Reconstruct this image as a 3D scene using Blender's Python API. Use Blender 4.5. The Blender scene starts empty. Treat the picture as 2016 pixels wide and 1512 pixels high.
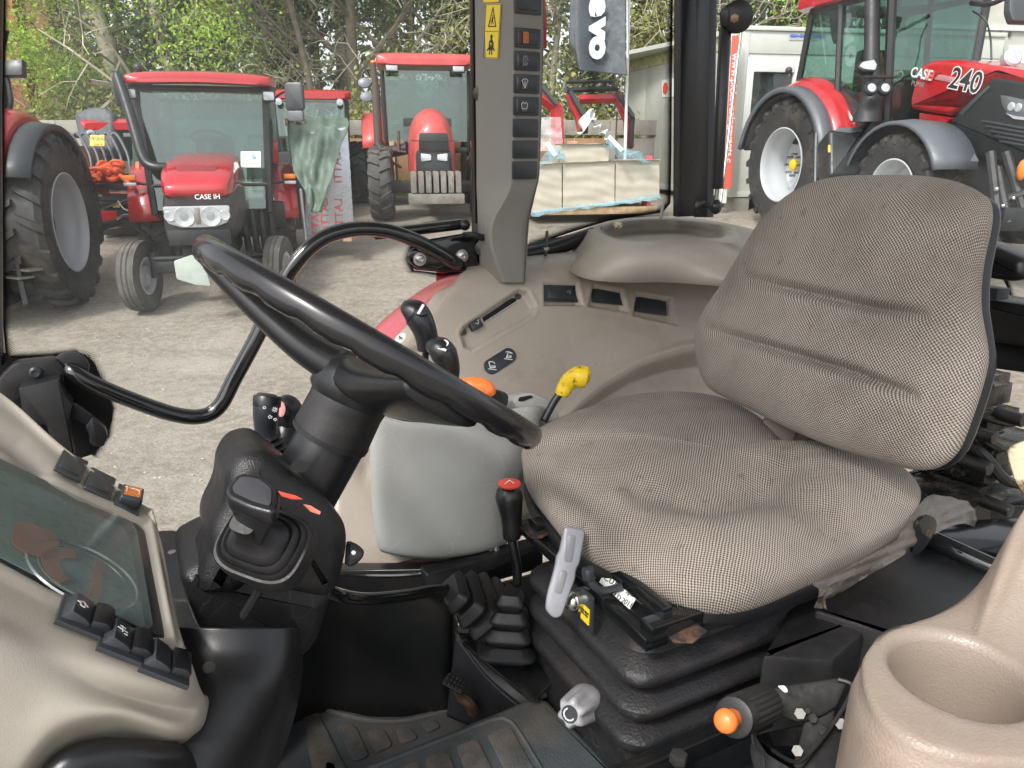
import bpy, math, random
import numpy as np
from mathutils import Vector, Matrix
rnd = random.Random(7)
nprng = np.random.default_rng(11)
SC = bpy.context.scene
COL = SC.collection
R_ = math.radians
CZ = 2.0                      # height of the eye above the yard near the cab
PITCH = R_(17.6)
FPX = 1467.0
# ---------------------------------------------------------------- camera
cam = bpy.data.cameras.new('camera')
cam.sensor_width = 36.0
cam.lens = 36.0 * FPX / 2016.0
cam.clip_start = 0.02
cam.clip_end = 600
camo = bpy.data.objects.new('camera', cam)
COL.objects.link(camo)
camo.location = (0, 0, CZ)
camo.rotation_euler = (math.pi / 2 - PITCH, 0, 0)
SC.camera = camo
# ---------------------------------------------------------------- world, sun, exposure
world = bpy.data.worlds.new('World')
SC.world = world
world.use_nodes = True
wn = world.node_tree
wn.nodes.clear()
SUN_EL, SUN_AZ = R_(46), R_(212)
sky = wn.nodes.new('ShaderNodeTexSky')
sky.sky_type = 'NISHITA'
sky.sun_disc = False
sky.sun_elevation = SUN_EL
sky.sun_rotation = SUN_AZ
sky.dust_density = 3.0
hs = wn.nodes.new('ShaderNodeHueSaturation')
hs.inputs['Saturation'].default_value = 0.22
bg = wn.nodes.new('ShaderNodeBackground')
bg.inputs['Strength'].default_value = 0.15
wo = wn.nodes.new('ShaderNodeOutputWorld')
wn.links.new(sky.outputs[0], hs.inputs['Color'])
wn.links.new(hs.outputs[0], bg.inputs[0])
wn.links.new(bg.outputs[0], wo.inputs[0])
sl = bpy.data.lights.new('sun', 'SUN')
sl.energy = 1.5
sl.angle = R_(10)
sl.color = (1.0, 0.97, 0.92)
so = bpy.data.objects.new('sun', sl)
COL.objects.link(so)
sdir = Vector((math.sin(SUN_AZ) * math.cos(SUN_EL), math.cos(SUN_AZ) * math.cos(SUN_EL), math.sin(SUN_EL)))
so.rotation_euler = sdir.to_track_quat('Z', 'Y').to_euler()
SC.view_settings.view_transform = 'Standard'
SC.view_settings.look = 'None'
SC.view_settings.exposure = 0.98
SC.view_settings.gamma = 1.0
SC.view_settings.use_curve_mapping = False
SC.cycles.max_bounces = 8
SC.cycles.transparent_max_bounces = 24
SC.cycles.use_denoising = True

# ---------------------------------------------------------------- measuring helpers
CAM = np.array([0.0, 0.0, CZ])
_cf = np.array([0, math.cos(PITCH), -math.sin(PITCH)])
_cu = np.array([0, math.sin(PITCH), math.cos(PITCH)])
_cx = np.array([1.0, 0, 0])
TH = R_(27)
AF = np.array([-math.cos(TH), -math.sin(TH), 0.0])      # our tractor: forward
AR = np.array([-math.sin(TH), math.cos(TH), 0.0])       # right
AU = np.array([0, 0, 1.0])

def ray(x, y): return _cf + (x - 1008) / FPX * _cx + (756 - y) / FPX * _cu
def T(f, r, u): return CAM + f * AF + r * AR + u * AU
def ft(P):
    d = np.asarray(P, float) - CAM
    return np.array([d @ AF, d @ AR, d @ AU])
def pd(x, y, d): return CAM + ray(x, y) * d
def pr(x, y, r):
    d = ray(x, y); return CAM + d * (r / (d @ AR))
def pu(x, y, u):
    d = ray(x, y); return CAM + d * (u / d[2])
def pf(x, y, f):
    d = ray(x, y); return CAM + d * (f / (d @ AF))
def pn(x, y, o, n):
    d = ray(x, y); return CAM + d * (((np.asarray(o) - CAM) @ n) / (d @ n))
def proj(P):
    q = np.asarray(P, float) - CAM
    z = q @ _cf
    return 1008 + FPX * (q @ _cx) / z, 756 - FPX * (q @ _cu) / z
def unit(v):
    v = np.asarray(v, float); return v / (np.linalg.norm(v) + 1e-12)

class Frame:
    def __init__(s, o, x, z):
        s.o = np.asarray(o, float)
        s.z = unit(z)
        x = np.asarray(x, float)
        s.x = unit(x - (x @ s.z) * s.z)
        s.y = np.cross(s.z, s.x)
    def __call__(s, a, b=0.0, c=0.0): return s.o + a * s.x + b * s.y + c * s.z
    def loc(s, P):
        q = np.asarray(P, float) - s.o
        return np.array([q @ s.x, q @ s.y, q @ s.z])
    def trace(s, pts):
        return [tuple(s.loc(pn(x, y, s.o, s.z))[:2]) for x, y in pts]
    def at(s, a, b=0, c=0, x=None, z=None):
        return Frame(s(a, b, c), s.x if x is None else s.vec(x), s.z if z is None else s.vec(z))
    def vec(s, v): return v[0] * s.x + v[1] * s.y + v[2] * s.z

def cr(pts, n, closed=False):
    """Catmull-Rom through the points, n steps per span"""
    P = [np.asarray(p, float) for p in pts]
    m = len(P); out = []
    spans = m if closed else m - 1
    for i in range(spans):
        if closed: a, b, c, d = P[(i - 1) % m], P[i], P[(i + 1) % m], P[(i + 2) % m]
        else: a, b, c, d = P[max(i - 1, 0)], P[i], P[i + 1], P[min(i + 2, m - 1)]
        for k in range(n):
            t = k / n
            out.append(0.5 * (2 * b + (c - a) * t + (2 * a - 5 * b + 4 * c - d) * t * t + (3 * b - a - 3 * c + d) * t ** 3))
    if not closed: out.append(P[-1])
    return out

def rrect(w, h, r, n=4):
    o = []
    r = min(r, w / 2 - 1e-5, h / 2 - 1e-5)
    for cx, cy, a0 in ((w / 2 - r, h / 2 - r, 0), (-w / 2 + r, h / 2 - r, 90), (-w / 2 + r, -h / 2 + r, 180), (w / 2 - r, -h / 2 + r, 270)):
        for k in range(n + 1):
            a = R_(a0 + 90 * k / n)
            o.append((cx + r * math.cos(a), cy + r * math.sin(a)))
    return o

def rpoly(pts, r, n=3):
    """round the corners of a 2D polygon"""
    m = len(pts); o = []
    for i in range(m):
        a, b, c = (np.asarray(pts[j % m], float) for j in (i - 1, i, i + 1))
        la, lc = np.linalg.norm(a - b), np.linalg.norm(c - b)
        q = min(r, la * .45, lc * .45)
        p0 = b + (a - b) / (la + 1e-9) * q; p1 = b + (c - b) / (lc + 1e-9) * q
        for k in range(n + 1):
            t = k / n
            o.append(tuple((1 - t) ** 2 * p0 + 2 * t * (1 - t) * b + t * t * p1))
    return o

def area2(p): return 0.5 * sum(p[i - 1][0] * p[i][1] - p[i][0] * p[i - 1][1] for i in range(len(p)))
def inset(pts, d):
    m = len(pts); o = []
    for i in range(m):
        a, b, c = (np.asarray(pts[j % m], float) for j in (i - 1, i, i + 1))
        e1, e2 = unit(b - a), unit(c - b)
        n = unit(np.array([-e1[1] - e2[1], e1[0] + e2[0]]))
        k = max(0.5, n @ np.array([-e1[1], e1[0]]))
        o.append(tuple(b + n * d / k))
    return o

class M:
    """collects geometry, then links it as ONE mesh object"""
    def __init__(s): s.v = []; s.f = []; s.uv = []; s.hasuv = False; s.flat = []
    def add(s, vs, fs, uvs=None):
        b = len(s.v)
        s.v.extend([tuple(map(float, p)) for p in vs])
        s.f.extend([tuple(i + b for i in f) for f in fs])
        if uvs is not None: s.hasuv = True; s.uv.extend(uvs)
        else: s.uv.extend([(0.0, 0.0)] * len(vs))
        return s
    def loft(s, rings, closed=True, caps=(True, True), uvs=None):
        n = len(rings[0]); vs = [p for r in rings for p in r]; fs = []; b0 = len(s.f)
        for i in range(len(rings) - 1):
            for j in range(n if closed else n - 1):
                k = (j + 1) % n
                fs.append((i * n + j, i * n + k, (i + 1) * n + k, (i + 1) * n + j))
        if closed and caps[0]: s.flat.append(b0 + len(fs)); fs.append(tuple(range(n - 1, -1, -1)))
        if closed and caps[1]: s.flat.append(b0 + len(fs)); fs.append(tuple((len(rings) - 1) * n + j for j in range(n)))
        return s.add(vs, fs, uvs)
    def prism(s, fr, pts, z0, z1, b=0.0, seg=2):
        if area2(pts) < 0: pts = pts[::-1]
        if z1 < z0: z0, z1 = z1, z0
        b = min(b, (z1 - z0) * .49)
        rings = []
        if b > 0:
            for k in range(seg + 1):
                a = math.pi / 2 * k / seg
                q = inset(pts, b * (1 - math.sin(a)))
                rings.append([fr(x, y, z0 + b * (1 - math.cos(a))) for x, y in q])
            for k in range(seg + 1):
                a = math.pi / 2 * (1 - k / seg)
                q = inset(pts, b * (1 - math.sin(a)))
                rings.append([fr(x, y, z1 - b * (1 - math.cos(a))) for x, y in q])
        else:
            rings = [[fr(x, y, z0) for x, y in pts], [fr(x, y, z1) for x, y in pts]]
        return s.loft(rings)
    def box(s, fr, c, size, b=0.0, r=None):
        w, h, d = size
        pts = [(c[0] + x, c[1] + y) for x, y in (rrect(w, h, r, 3) if r else ((w/2, h/2), (-w/2, h/2), (-w/2, -h/2), (w/2, -h/2)))]
        return s.prism(fr, pts, c[2] - d / 2, c[2] + d / 2, b)
    def tube(s, pts, r, seg=10, caps=True, closed=False):
        P = [np.asarray(p, float) for p in pts]
        m = len(P)
        rr = [r] * m if np.isscalar(r) else list(r)
        if len(rr) != m: rr = list(np.interp(np.linspace(0, 1, m), np.linspace(0, 1, len(rr)), rr))
        tg = []
        for i in range(m):
            if closed: t = P[(i + 1) % m] - P[i - 1]
            else: t = P[min(i + 1, m - 1)] - P[max(i - 1, 0)]
            tg.append(unit(t))
        a = np.array([0, 0, 1.0]) if abs(tg[0][2]) < .9 else np.array([1.0, 0, 0])
        x = unit(np.cross(tg[0], a)); rings = []
        for i in range(m):
            x = unit(x - (x @ tg[i]) * tg[i]); y = np.cross(tg[i], x)
            rings.append([P[i] + rr[i] * (math.cos(2 * math.pi * k / seg) * x + math.sin(2 * math.pi * k / seg) * y) for k in range(seg)])
        if closed: rings.append(rings[0]); caps = False
        return s.loft(rings, True, (caps, caps))
    def lathe(s, fr, prof, seg=24, a0=0, a1=360, caps=True):
        """profile of (radius, height along frame z)"""
        full = abs(a1 - a0) >= 360
        n = seg if full else seg + 1
        rings = [[fr(r * math.cos(R_(a0 + (a1 - a0) * k / seg)), r * math.sin(R_(a0 + (a1 - a0) * k / seg)), z) for k in range(n)] for r, z in prof]
        return s.loft(rings, full, (caps and prof[0][0] > 1e-5, caps and prof[-1][0] > 1e-5))
    def cyl(s, p0, p1, r0, r1=None, seg=16, b=0.0):
        p0 = np.asarray(p0, float); p1 = np.asarray(p1, float)
        r1 = r0 if r1 is None else r1
        z = unit(p1 - p0); L = np.linalg.norm(p1 - p0)
        fr = Frame(p0, (1, 0, 0) if abs(z[0]) < .8 else (0, 1, 0), z)
        if b: pf_ = [(r0 - b, 0), (r0 - .3 * b, .3 * b), (r0, b), (r1, L - b), (r1 - .3 * b, L - .3 * b), (r1 - b, L)]
        else: pf_ = [(r0, 0), (r1, L)]
        return s.lathe(fr, pf_, seg)
    def ball(s, c, r, seg=12, sc=(1, 1, 1), fr=None):
        fr = fr or Frame(c, (1, 0, 0), (0, 0, 1)); fr = Frame(c, fr.x, fr.z)
        rings = []
        n = max(4, seg // 2)
        for i in range(n + 1):
            a = math.pi * (i / n) - math.pi / 2
            a = max(-math.pi / 2 + .02, min(math.pi / 2 - .02, a))
            rings.append([fr(r * sc[0] * math.cos(a) * math.cos(2 * math.pi * k / seg), r * sc[1] * math.cos(a) * math.sin(2 * math.pi * k / seg), r * sc[2] * math.sin(a)) for k in range(seg)])
        return s.loft(rings)
    def grid(s, net, nu=4, nv=4, disp=None, uvf=None):
        """smooth surface through a net of 3D points (rows x columns)"""
        rows = [cr(r, nu) for r in net]
        cols = list(zip(*rows))
        cols = [cr(c, nv) for c in cols]
        G = np.array(cols).transpose(1, 0, 2)          # rows x columns x 3
        if disp is not None:
            du = np.gradient(G, axis=1); dv = np.gradient(G, axis=0)
            N = np.cross(du, dv); N /= (np.linalg.norm(N, axis=2, keepdims=True) + 1e-12)
            tocam = CAM - G
            sg = np.sign((N * tocam).sum(2, keepdims=True)); N *= sg
            q = G - CAM
            z = q @ _cf
            X = 1008 + FPX * (q @ _cx) / z; Y = 756 - FPX * (q @ _cu) / z
            G = G + N * disp(X, Y, G)[..., None]
        h, w = G.shape[:2]
        fs = [(i * w + j, i * w + j + 1, (i + 1) * w + j + 1, (i + 1) * w + j) for i in range(h - 1) for j in range(w - 1)]
        vs = G.reshape(-1, 3)
        return s.add(vs, fs, [uvf(p) for p in vs] if uvf else None)
    def obj(s, name, mat, parent=None, smooth=38, label=None, cat=None, group=None, kind=None, thick=0.0, shared=None):
        me = bpy.data.meshes.new(name)
        me.from_pydata(s.v, [], s.f)
        if s.hasuv:
            ul = me.uv_layers.new(name='UVMap')
            li = np.zeros(len(me.loops), dtype=np.int32); me.loops.foreach_get('vertex_index', li)
            ul.data.foreach_set('uv', np.array(s.uv, dtype=np.float32)[li].ravel())
        me.materials.append(mat)
        if smooth:
            me.polygons.foreach_set('use_smooth', [True] * len(me.polygons))
            if smooth < 180:
                for i in s.flat: me.polygons[i].use_smooth = False
            if smooth < 180: me.set_sharp_from_angle(angle=R_(smooth))
        me.update()
        o = bpy.data.objects.new(name, me)
        link(o, parent)
        if thick:
            md = o.modifiers.new('shell', 'SOLIDIFY'); md.thickness = thick; md.offset = 0
        tag(o, label, cat, group, kind)
        return o

def link(o, parent=None):
    COL.objects.link(o)
    if parent is not None:
        o.parent = parent
        pm = parent.matrix_world if parent.type == 'EMPTY' else None
        if pm is not None:
            o.matrix_parent_inverse = Matrix.Translation(-parent.location)
    return o
def tag(o, label=None, cat=None, group=None, kind=None):
    if label: o['label'] = label
    if cat: o['category'] = cat
    if group: o['group'] = group
    if kind: o['kind'] = kind
    return o
def thing(name, label, cat, base, group=None):
    o = bpy.data.objects.new(name, None)
    o.empty_display_size = 0.1
    o.location = [float(q) for q in base]
    COL.objects.link(o)
    return tag(o, label, cat, group)
def copy_tree(root, loc=None, label=None):
    """copy a thing (an Empty), its parts and their sub-parts"""
    c = root.copy(); COL.objects.link(c)
    if loc is not None: c.location = loc
    if label: c['label'] = label
    for ch in list(root.children):
        k = ch.copy(); COL.objects.link(k); k.parent = c
        for g in list(ch.children):
            g2 = g.copy(); COL.objects.link(g2); g2.parent = k
    return c

def text(body, fr, size, mat, parent, name='lettering', depth=0.0006, sx=1.0, bold=0.0, space=1.0, mirror=False, shear=0.0):
    cu = bpy.data.curves.new(name, 'FONT')
    cu.body = body; cu.size = size; cu.align_x = 'CENTER'; cu.align_y = 'CENTER'
    cu.extrude = depth; cu.offset = bold; cu.space_character = space; cu.shear = shear
    cu.resolution_u = 3
    tmp = bpy.data.objects.new('tmp', cu); COL.objects.link(tmp)
    dg = bpy.context.evaluated_depsgraph_get()
    me = bpy.data.meshes.new_from_object(tmp.evaluated_get(dg))
    bpy.data.objects.remove(tmp); bpy.data.curves.remove(cu)
    n = len(me.vertices); co = np.zeros(n * 3, dtype=np.float32)
    me.vertices.foreach_get('co', co); co = co.reshape(-1, 3)
    k = -1 if mirror else 1
    W = fr.o + (co[:, :1] * sx * k) * fr.x + co[:, 1:2] * fr.y + co[:, 2:3] * fr.z
    me.vertices.foreach_set('co', W.astype(np.float32).ravel()); me.materials.clear(); me.materials.append(mat); me.update()
    o = bpy.data.objects.new(name, me); link(o, parent); return o

def strokes(fr, lines, w, mat, parent, name='icon', h=0.0004):
    m = M()
    for ln in lines:
        for (a, b) in zip(ln[:-1], ln[1:]):
            a = np.asarray(a, float); b = np.asarray(b, float)
            d = unit(b - a); n = np.array([-d[1], d[0]]) * w / 2; e = d * w * .4
            m.prism(fr, [tuple(a - n - e), tuple(b - n + e), tuple(b + n + e), tuple(a + n - e)], 0, h)
    return m.obj(name, mat, parent, smooth=0)
# ---------------------------------------------------------------- materials
MATS = {}
def nodes(name):
    m = bpy.data.materials.new(name); m.use_nodes = True
    nt = m.node_tree; b = nt.nodes['Principled BSDF']
    return m, nt, b
def N(nt, t, **k):
    n = nt.nodes.new(t)
    for a, v in k.items():
        if a in n.inputs.keys() if hasattr(n.inputs, 'keys') else False: n.inputs[a].default_value = v
        else: setattr(n, a, v)
    return n
def mixcol(nt, fac, a, b, mode='MIX'):
    x = nt.nodes.new('ShaderNodeMix'); x.data_type = 'RGBA'; x.blend_type = mode
    for s, v in ((0, fac), (6, a), (7, b)):
        if hasattr(v, 'links') or hasattr(v, 'is_linked'): nt.links.new(v, x.inputs[s])
        else: x.inputs[s].default_value = v if s == 0 else (*v, 1)
    return x.outputs[2]
def noise(nt, scale, detail=4, rough=.6, coord=None, dim=None):
    n = nt.nodes.new('ShaderNodeTexNoise'); n.inputs['Scale'].default_value = scale
    n.inputs['Detail'].default_value = detail; n.inputs['Roughness'].default_value = rough
    if coord is not None: nt.links.new(coord, n.inputs['Vector'])
    return n.outputs[0]
def ramp(nt, src, stops):
    r = nt.nodes.new('ShaderNodeValToRGB')
    while len(r.color_ramp.elements) < len(stops): r.color_ramp.elements.new(.5)
    for e, (p, c) in zip(r.color_ramp.elements, stops):
        e.position = p; e.color = (c, c, c, 1) if np.isscalar(c) else (*c, 1)
    nt.links.new(src, r.inputs[0]); return r.outputs[0]
def bump(nt, b, h, strength, dist, prev=None):
    k = nt.nodes.new('ShaderNodeBump'); k.inputs['Strength'].default_value = strength; k.inputs['Distance'].default_value = dist
    nt.links.new(h, k.inputs['Height'])
    if prev is not None: nt.links.new(prev, k.inputs['Normal'])
    nt.links.new(k.outputs[0], b.inputs['Normal']); return k.outputs[0]
def geo(nt): return nt.nodes.new('ShaderNodeNewGeometry').outputs['Position']
def mat(name, col, rough=.5, metal=0.0, spec=.5, var=.12, vs=3.0, bmp=0.0, bs=400, dirt=None, dirtamt=.35, ds=2.0, coat=0.0, rvar=.1, grain=0.0, gs=600, dlo=.5, dhi=.72, scr=0.0):
    m, nt, b = nodes(name)
    g = geo(nt)
    c = tuple(col)
    n1 = noise(nt, vs, 5, .6, g)
    lo = tuple(x * (1 - var) for x in c); hi = tuple(min(1, x * (1 + var)) for x in c)
    f = ramp(nt, n1, [(.3, 0.0), (.7, 1.0)])
    out = mixcol(nt, f, lo, hi)
    if dirt is not None:
        n2 = noise(nt, ds, 8, .7, g)
        f2 = ramp(nt, n2, [(dlo, 0.0), (dhi, dirtamt)])
        out = mixcol(nt, f2, out, dirt)
    if scr:
        vv = nt.nodes.new('ShaderNodeTexVoronoi'); vv.feature = 'DISTANCE_TO_EDGE'; vv.inputs['Scale'].default_value = 19
        dn = nt.nodes.new('ShaderNodeTexNoise'); dn.inputs['Scale'].default_value = 7; nt.links.new(g, dn.inputs['Vector'])
        sc_ = nt.nodes.new('ShaderNodeVectorMath'); sc_.operation = 'MULTIPLY_ADD'; sc_.inputs[1].default_value = (.25, .25, .25)
        nt.links.new(dn.outputs[1], sc_.inputs[0]); nt.links.new(g, sc_.inputs[2]); nt.links.new(sc_.outputs[0], vv.inputs['Vector'])
        ln = ramp(nt, vv.outputs['Distance'], [(.006, 1.0), (.018, 0.0)]); mk = ramp(nt, noise(nt, 11, 3, .6, g), [(.52, 0.0), (.62, scr)])
        mu = nt.nodes.new('ShaderNodeMath'); mu.operation = 'MULTIPLY'; nt.links.new(ln, mu.inputs[0]); nt.links.new(mk, mu.inputs[1])
        out = mixcol(nt, mu.outputs[0], out, tuple(min(1, x * 1.5 + .05) for x in c))
        sp = nt.nodes.new('ShaderNodeTexVoronoi'); sp.inputs['Scale'].default_value = 130; nt.links.new(g, sp.inputs['Vector'])
        out = mixcol(nt, ramp(nt, sp.outputs['Distance'], [(.05, scr * .8), (.10, 0.0)]), out, tuple(x * .4 + .03 for x in c))
    nt.links.new(out, b.inputs['Base Color'])
    b.inputs['Metallic'].default_value = metal
    b.inputs['Specular IOR Level'].default_value = spec
    b.inputs['Coat Weight'].default_value = coat
    b.inputs['Coat Roughness'].default_value = .06
    n3 = noise(nt, vs * 6, 4, .6, g)
    rr = ramp(nt, n3, [(.3, max(0.02, rough - rvar)), (.7, min(1, rough + rvar))])
    nt.links.new(rr, b.inputs['Roughness'])
    prev = None
    if grain:
        v = nt.nodes.new('ShaderNodeTexVoronoi'); v.inputs['Scale'].default_value = gs
        nt.links.new(g, v.inputs['Vector'])
        prev = bump(nt, b, v.outputs['Distance'], grain, .0006)
    if bmp:
        prev = bump(nt, b, noise(nt, bs, 3, .6, g), bmp, .001, prev)
    MATS[name] = m
    return m

beige = mat('beige_moulded_plastic', (.385, .335, .282), .33, var=.04, vs=6, grain=.5, gs=520, scr=.12, dirt=(.17, .12, .085), dirtamt=.45, ds=5, rvar=.05)
beige_smooth = mat('beige_smooth_plastic', (.37, .335, .285), .34, var=.04, vs=5, grain=.18, gs=900, scr=.12, dirt=(.2, .15, .11), dirtamt=.3, ds=7, rvar=.06)
beige_worn = mat('beige_worn_armrest', (.285, .232, .19), .38, var=.08, vs=9, grain=.4, gs=620, scr=.08, dirt=(.24, .16, .12), dirtamt=.6, ds=11, rvar=.08)
pillar_grey = mat('pillar_taupe_plastic', (.20, .188, .168), .5, var=.03, grain=.15, gs=900)
pod_grey = mat('grey_green_plastic', (.37, .375, .36), .33, var=.04, vs=4, bmp=.05, bs=900, dirt=(.2, .18, .15), dirtamt=.2, ds=9, scr=.3, rvar=.04)
blk = mat('black_grained_plastic', (.010, .0103, .0115), .38, scr=.35, var=.15, vs=8, grain=.5, gs=900, dirt=(.06, .05, .045), dirtamt=.2, ds=6)
blk_smooth = mat('black_smooth_plastic', (.013, .0135, .015), .3, var=.1, vs=8, grain=.12, gs=1500, rvar=.03)
blk_gloss = mat('black_gloss_paint', (.008, .009, .010), .12, var=.2, coat=.6, rvar=.04, dirt=(.06, .05, .04), dirtamt=.2, ds=9)
rimblk = mat('polished_wheel_rim', (.011, .011, .013), .27, var=.2, coat=.3, rvar=.015)
rubber = mat('black_rubber', (.012, .012, .013), .48, var=.2, vs=12, bmp=.2, bs=300, dirt=(.08, .07, .06), dirtamt=.25, ds=12)
bellow = mat('creased_black_vinyl', (.013, .013, .0145), .46, var=.2, vs=10, bmp=1.0, bs=260, dirt=(.10, .06, .04), dirtamt=.35, ds=7, dlo=.52, dhi=.75)
matrub = mat('worn_floor_rubber', (.05, .058, .063), .5, var=.2, vs=8, grain=.6, gs=420, dirt=(.14, .11, .085), dirtamt=.5, ds=9, dlo=.47, dhi=.70)
sw_blk = mat('switch_black', (.028, .031, .036), .35, var=.08, bmp=.03)
icon_w = mat('white_print', (.75, .75, .75), .5, var=.03)
icon_g = mat('grey_print', (.28, .29, .3), .5, var=.03)
icon_k = mat('black_print', (.02, .02, .02), .5, var=.03)
amber = mat('amber_lens', (.62, .17, .03), .3, var=.08)
orangep = mat('orange_plastic', (.85, .20, .04), .35, var=.08, bmp=.05)
yellowp = mat('yellow_worn_plastic', (.80, .55, .02), .4, var=.08, dirt=(.10, .06, .015), dirtamt=.9, ds=60, dlo=.52, dhi=.62, bmp=.1)
matpad = mat('dusty_mat_pads', (.06, .062, .062), .6, var=.25, vs=30, grain=.8, gs=420, dirt=(.16, .12, .09), dirtamt=.75, ds=14, dlo=.42, dhi=.62)
dk_steel = mat('oily_bolt_steel', (.07, .068, .065), .4, .8, var=.2)
redp = mat('red_sticker', (.75, .09, .06), .4, var=.05)
greyp = mat('blue_grey_lever_plastic', (.23, .235, .26), .38, var=.08, bmp=.05, dirt=(.1, .08, .07), dirtamt=.3, ds=20)
chrome = mat('bright_steel', (.62, .62, .6), .25, 1.0, var=.1)
steel = mat('dull_zinc', (.30, .29, .27), .45, .9, var=.15, vs=30)
rusty = mat('rusty_steel', (.10, .055, .035), .8, .2, var=.5, vs=40, bmp=.6, bs=200)
yellow_lab = mat('yellow_sticker', (.80, .58, .03), .4, var=.03)
white_lab = mat('white_label', (.75, .76, .74), .4, var=.04)
mirror_d = mat('dark_screen_mirror', (.05, .055, .06), .08, var=.1, coat=.4)
creamp = mat('cream_chipped_paint', (.62, .56, .38), .5, var=.1, dirt=(.12, .07, .03), dirtamt=1, ds=30, dlo=.52, dhi=.6)

def fabric_mat():
    m, nt, b = nodes('woven_seat_cloth')
    uv = nt.nodes.new('ShaderNodeUVMap').outputs[0]
    g = geo(nt)
    nz = nt.nodes.new('ShaderNodeTexNoise'); nz.inputs['Scale'].default_value = 60; nt.links.new(uv, nz.inputs['Vector'])
    wob = nt.nodes.new('ShaderNodeVectorMath'); wob.operation = 'SCALE'; wob.inputs['Scale'].default_value = .0026
    nt.links.new(nz.outputs[1], wob.inputs[0])
    add = nt.nodes.new('ShaderNodeVectorMath'); add.operation = 'ADD'
    nz2 = nt.nodes.new('ShaderNodeTexNoise'); nz2.inputs['Scale'].default_value = 7; nt.links.new(uv, nz2.inputs['Vector'])
    wob2 = nt.nodes.new('ShaderNodeVectorMath'); wob2.operation = 'MULTIPLY_ADD'; wob2.inputs[1].default_value = (.022, .022, 0)
    nt.links.new(nz2.outputs[1], wob2.inputs[0]); nt.links.new(wob.outputs[0], wob2.inputs[2])
    nt.links.new(uv, add.inputs[0]); nt.links.new(wob2.outputs[0], add.inputs[1])
    sep = nt.nodes.new('ShaderNodeSeparateXYZ'); nt.links.new(add.outputs[0], sep.inputs[0])
    def mth(op, a, bb=None, c=None):
        n = nt.nodes.new('ShaderNodeMath'); n.operation = op
        for i, v in enumerate((a, bb, c)):
            if v is None: continue
            if hasattr(v, 'is_linked'): nt.links.new(v, n.inputs[i])
            else: n.inputs[i].default_value = v
        return n.outputs[0]
    k = 2 * math.pi / .0045
    sx = mth('SINE', mth('MULTIPLY', sep.outputs[0], k))
    sy = mth('SINE', mth('MULTIPLY', sep.outputs[1], k))
    pr_ = mth('MULTIPLY', sx, sy)
    s2 = mth('SINE', mth('MULTIPLY', mth('ADD', sep.outputs[0], sep.outputs[1]), k * 1.0))
    w = mth('ADD', mth('MULTIPLY', pr_, .62), mth('MULTIPLY', s2, .30))
    w = mth('ADD', mth('MULTIPLY', w, .5), .5)
    n2 = noise(nt, 700, 2, .5, uv)
    w = mth('ADD', w, mth('MULTIPLY', mth('SUBTRACT', n2, .5), .35))
    c = nt.nodes.new('ShaderNodeValToRGB')
    e = c.color_ramp.elements
    e[0].position = .22; e[0].color = (.055, .042, .035, 1)
    e[1].position = .80; e[1].color = (.50, .445, .39, 1)
    q = e.new(.46); q.color = (.235, .20, .172, 1)
    nt.links.new(w, c.inputs[0])
    big = noise(nt, 9, 4, .6, g)
    f = ramp(nt, big, [(.42, 0.0), (.75, .55)])
    col = mixcol(nt, f, c.outputs[0], (.13, .10, .08), 'MULTIPLY')
    col2 = mixcol(nt, .6, c.outputs[0], col)
    nt.links.new(col2, b.inputs['Base Color'])
    spk = ramp(nt, noise(nt, 42, 5, .7, g), [(.60, 0.0), (.72, .5)]); nt.links.new(mixcol(nt, spk, col2, (.075, .055, .042)), b.inputs['Base Color'])
    b.inputs['Roughness'].default_value = .85
    b.inputs['Specular IOR Level'].default_value = .2
    b.inputs['Sheen Weight'].default_value = .08
    b.inputs['Sheen Roughness'].default_value = .4
    bump(nt, b, w, .7, .0012)
    return m
fabric = fabric_mat()

def glass_mat(name, tint=(.96, .985, .97), refl=.05, haze=.02, hazecol=(.8, .85, .85), rough=0.0, smear=0.0):
    m = bpy.data.materials.new(name); m.use_nodes = True
    nt = m.node_tree; nt.nodes.clear()
    out = nt.nodes.new('ShaderNodeOutputMaterial')
    tr = nt.nodes.new('ShaderNodeBsdfTransparent'); tr.inputs[0].default_value = (*tint, 1)
    gl = nt.nodes.new('ShaderNodeBsdfGlossy'); gl.inputs['Roughness'].default_value = rough
    df = nt.nodes.new('ShaderNodeBsdfDiffuse'); df.inputs[0].default_value = (*hazecol, 1)
    fr = nt.nodes.new('ShaderNodeLayerWeight'); fr.inputs['Blend'].default_value = .5
    k0 = nt.nodes.new('ShaderNodeMath'); k0.operation = 'POWER'; k0.inputs[1].default_value = 4.5
    nt.links.new(fr.outputs['Facing'], k0.inputs[0])
    k = nt.nodes.new('ShaderNodeMath'); k.operation = 'MULTIPLY_ADD'; k.inputs[1].default_value = .55; k.inputs[2].default_value = refl
    nt.links.new(k0.outputs[0], k.inputs[0])
    k2 = nt.nodes.new('ShaderNodeMath'); k2.operation = 'MINIMUM'; k2.inputs[1].default_value = .8
    nt.links.new(k.outputs[0], k2.inputs[0])
    mx = nt.nodes.new('ShaderNodeMixShader'); nt.links.new(k2.outputs[0], mx.inputs[0])
    nt.links.new(tr.outputs[0], mx.inputs[1]); nt.links.new(gl.outputs[0], mx.inputs[2])
    m2 = nt.nodes.new('ShaderNodeMixShader')
    g = geo(nt)
    h = ramp(nt, noise(nt, 5, 6, .7, g), [(.35, haze * .4), (.8, haze * 1.6 + smear)])
    nt.links.new(h, m2.inputs[0])
    nt.links.new(mx.outputs[0], m2.inputs[1]); nt.links.new(df.outputs[0], m2.inputs[2])
    nt.links.new(m2.outputs[0], out.inputs[0])
    return m
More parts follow.
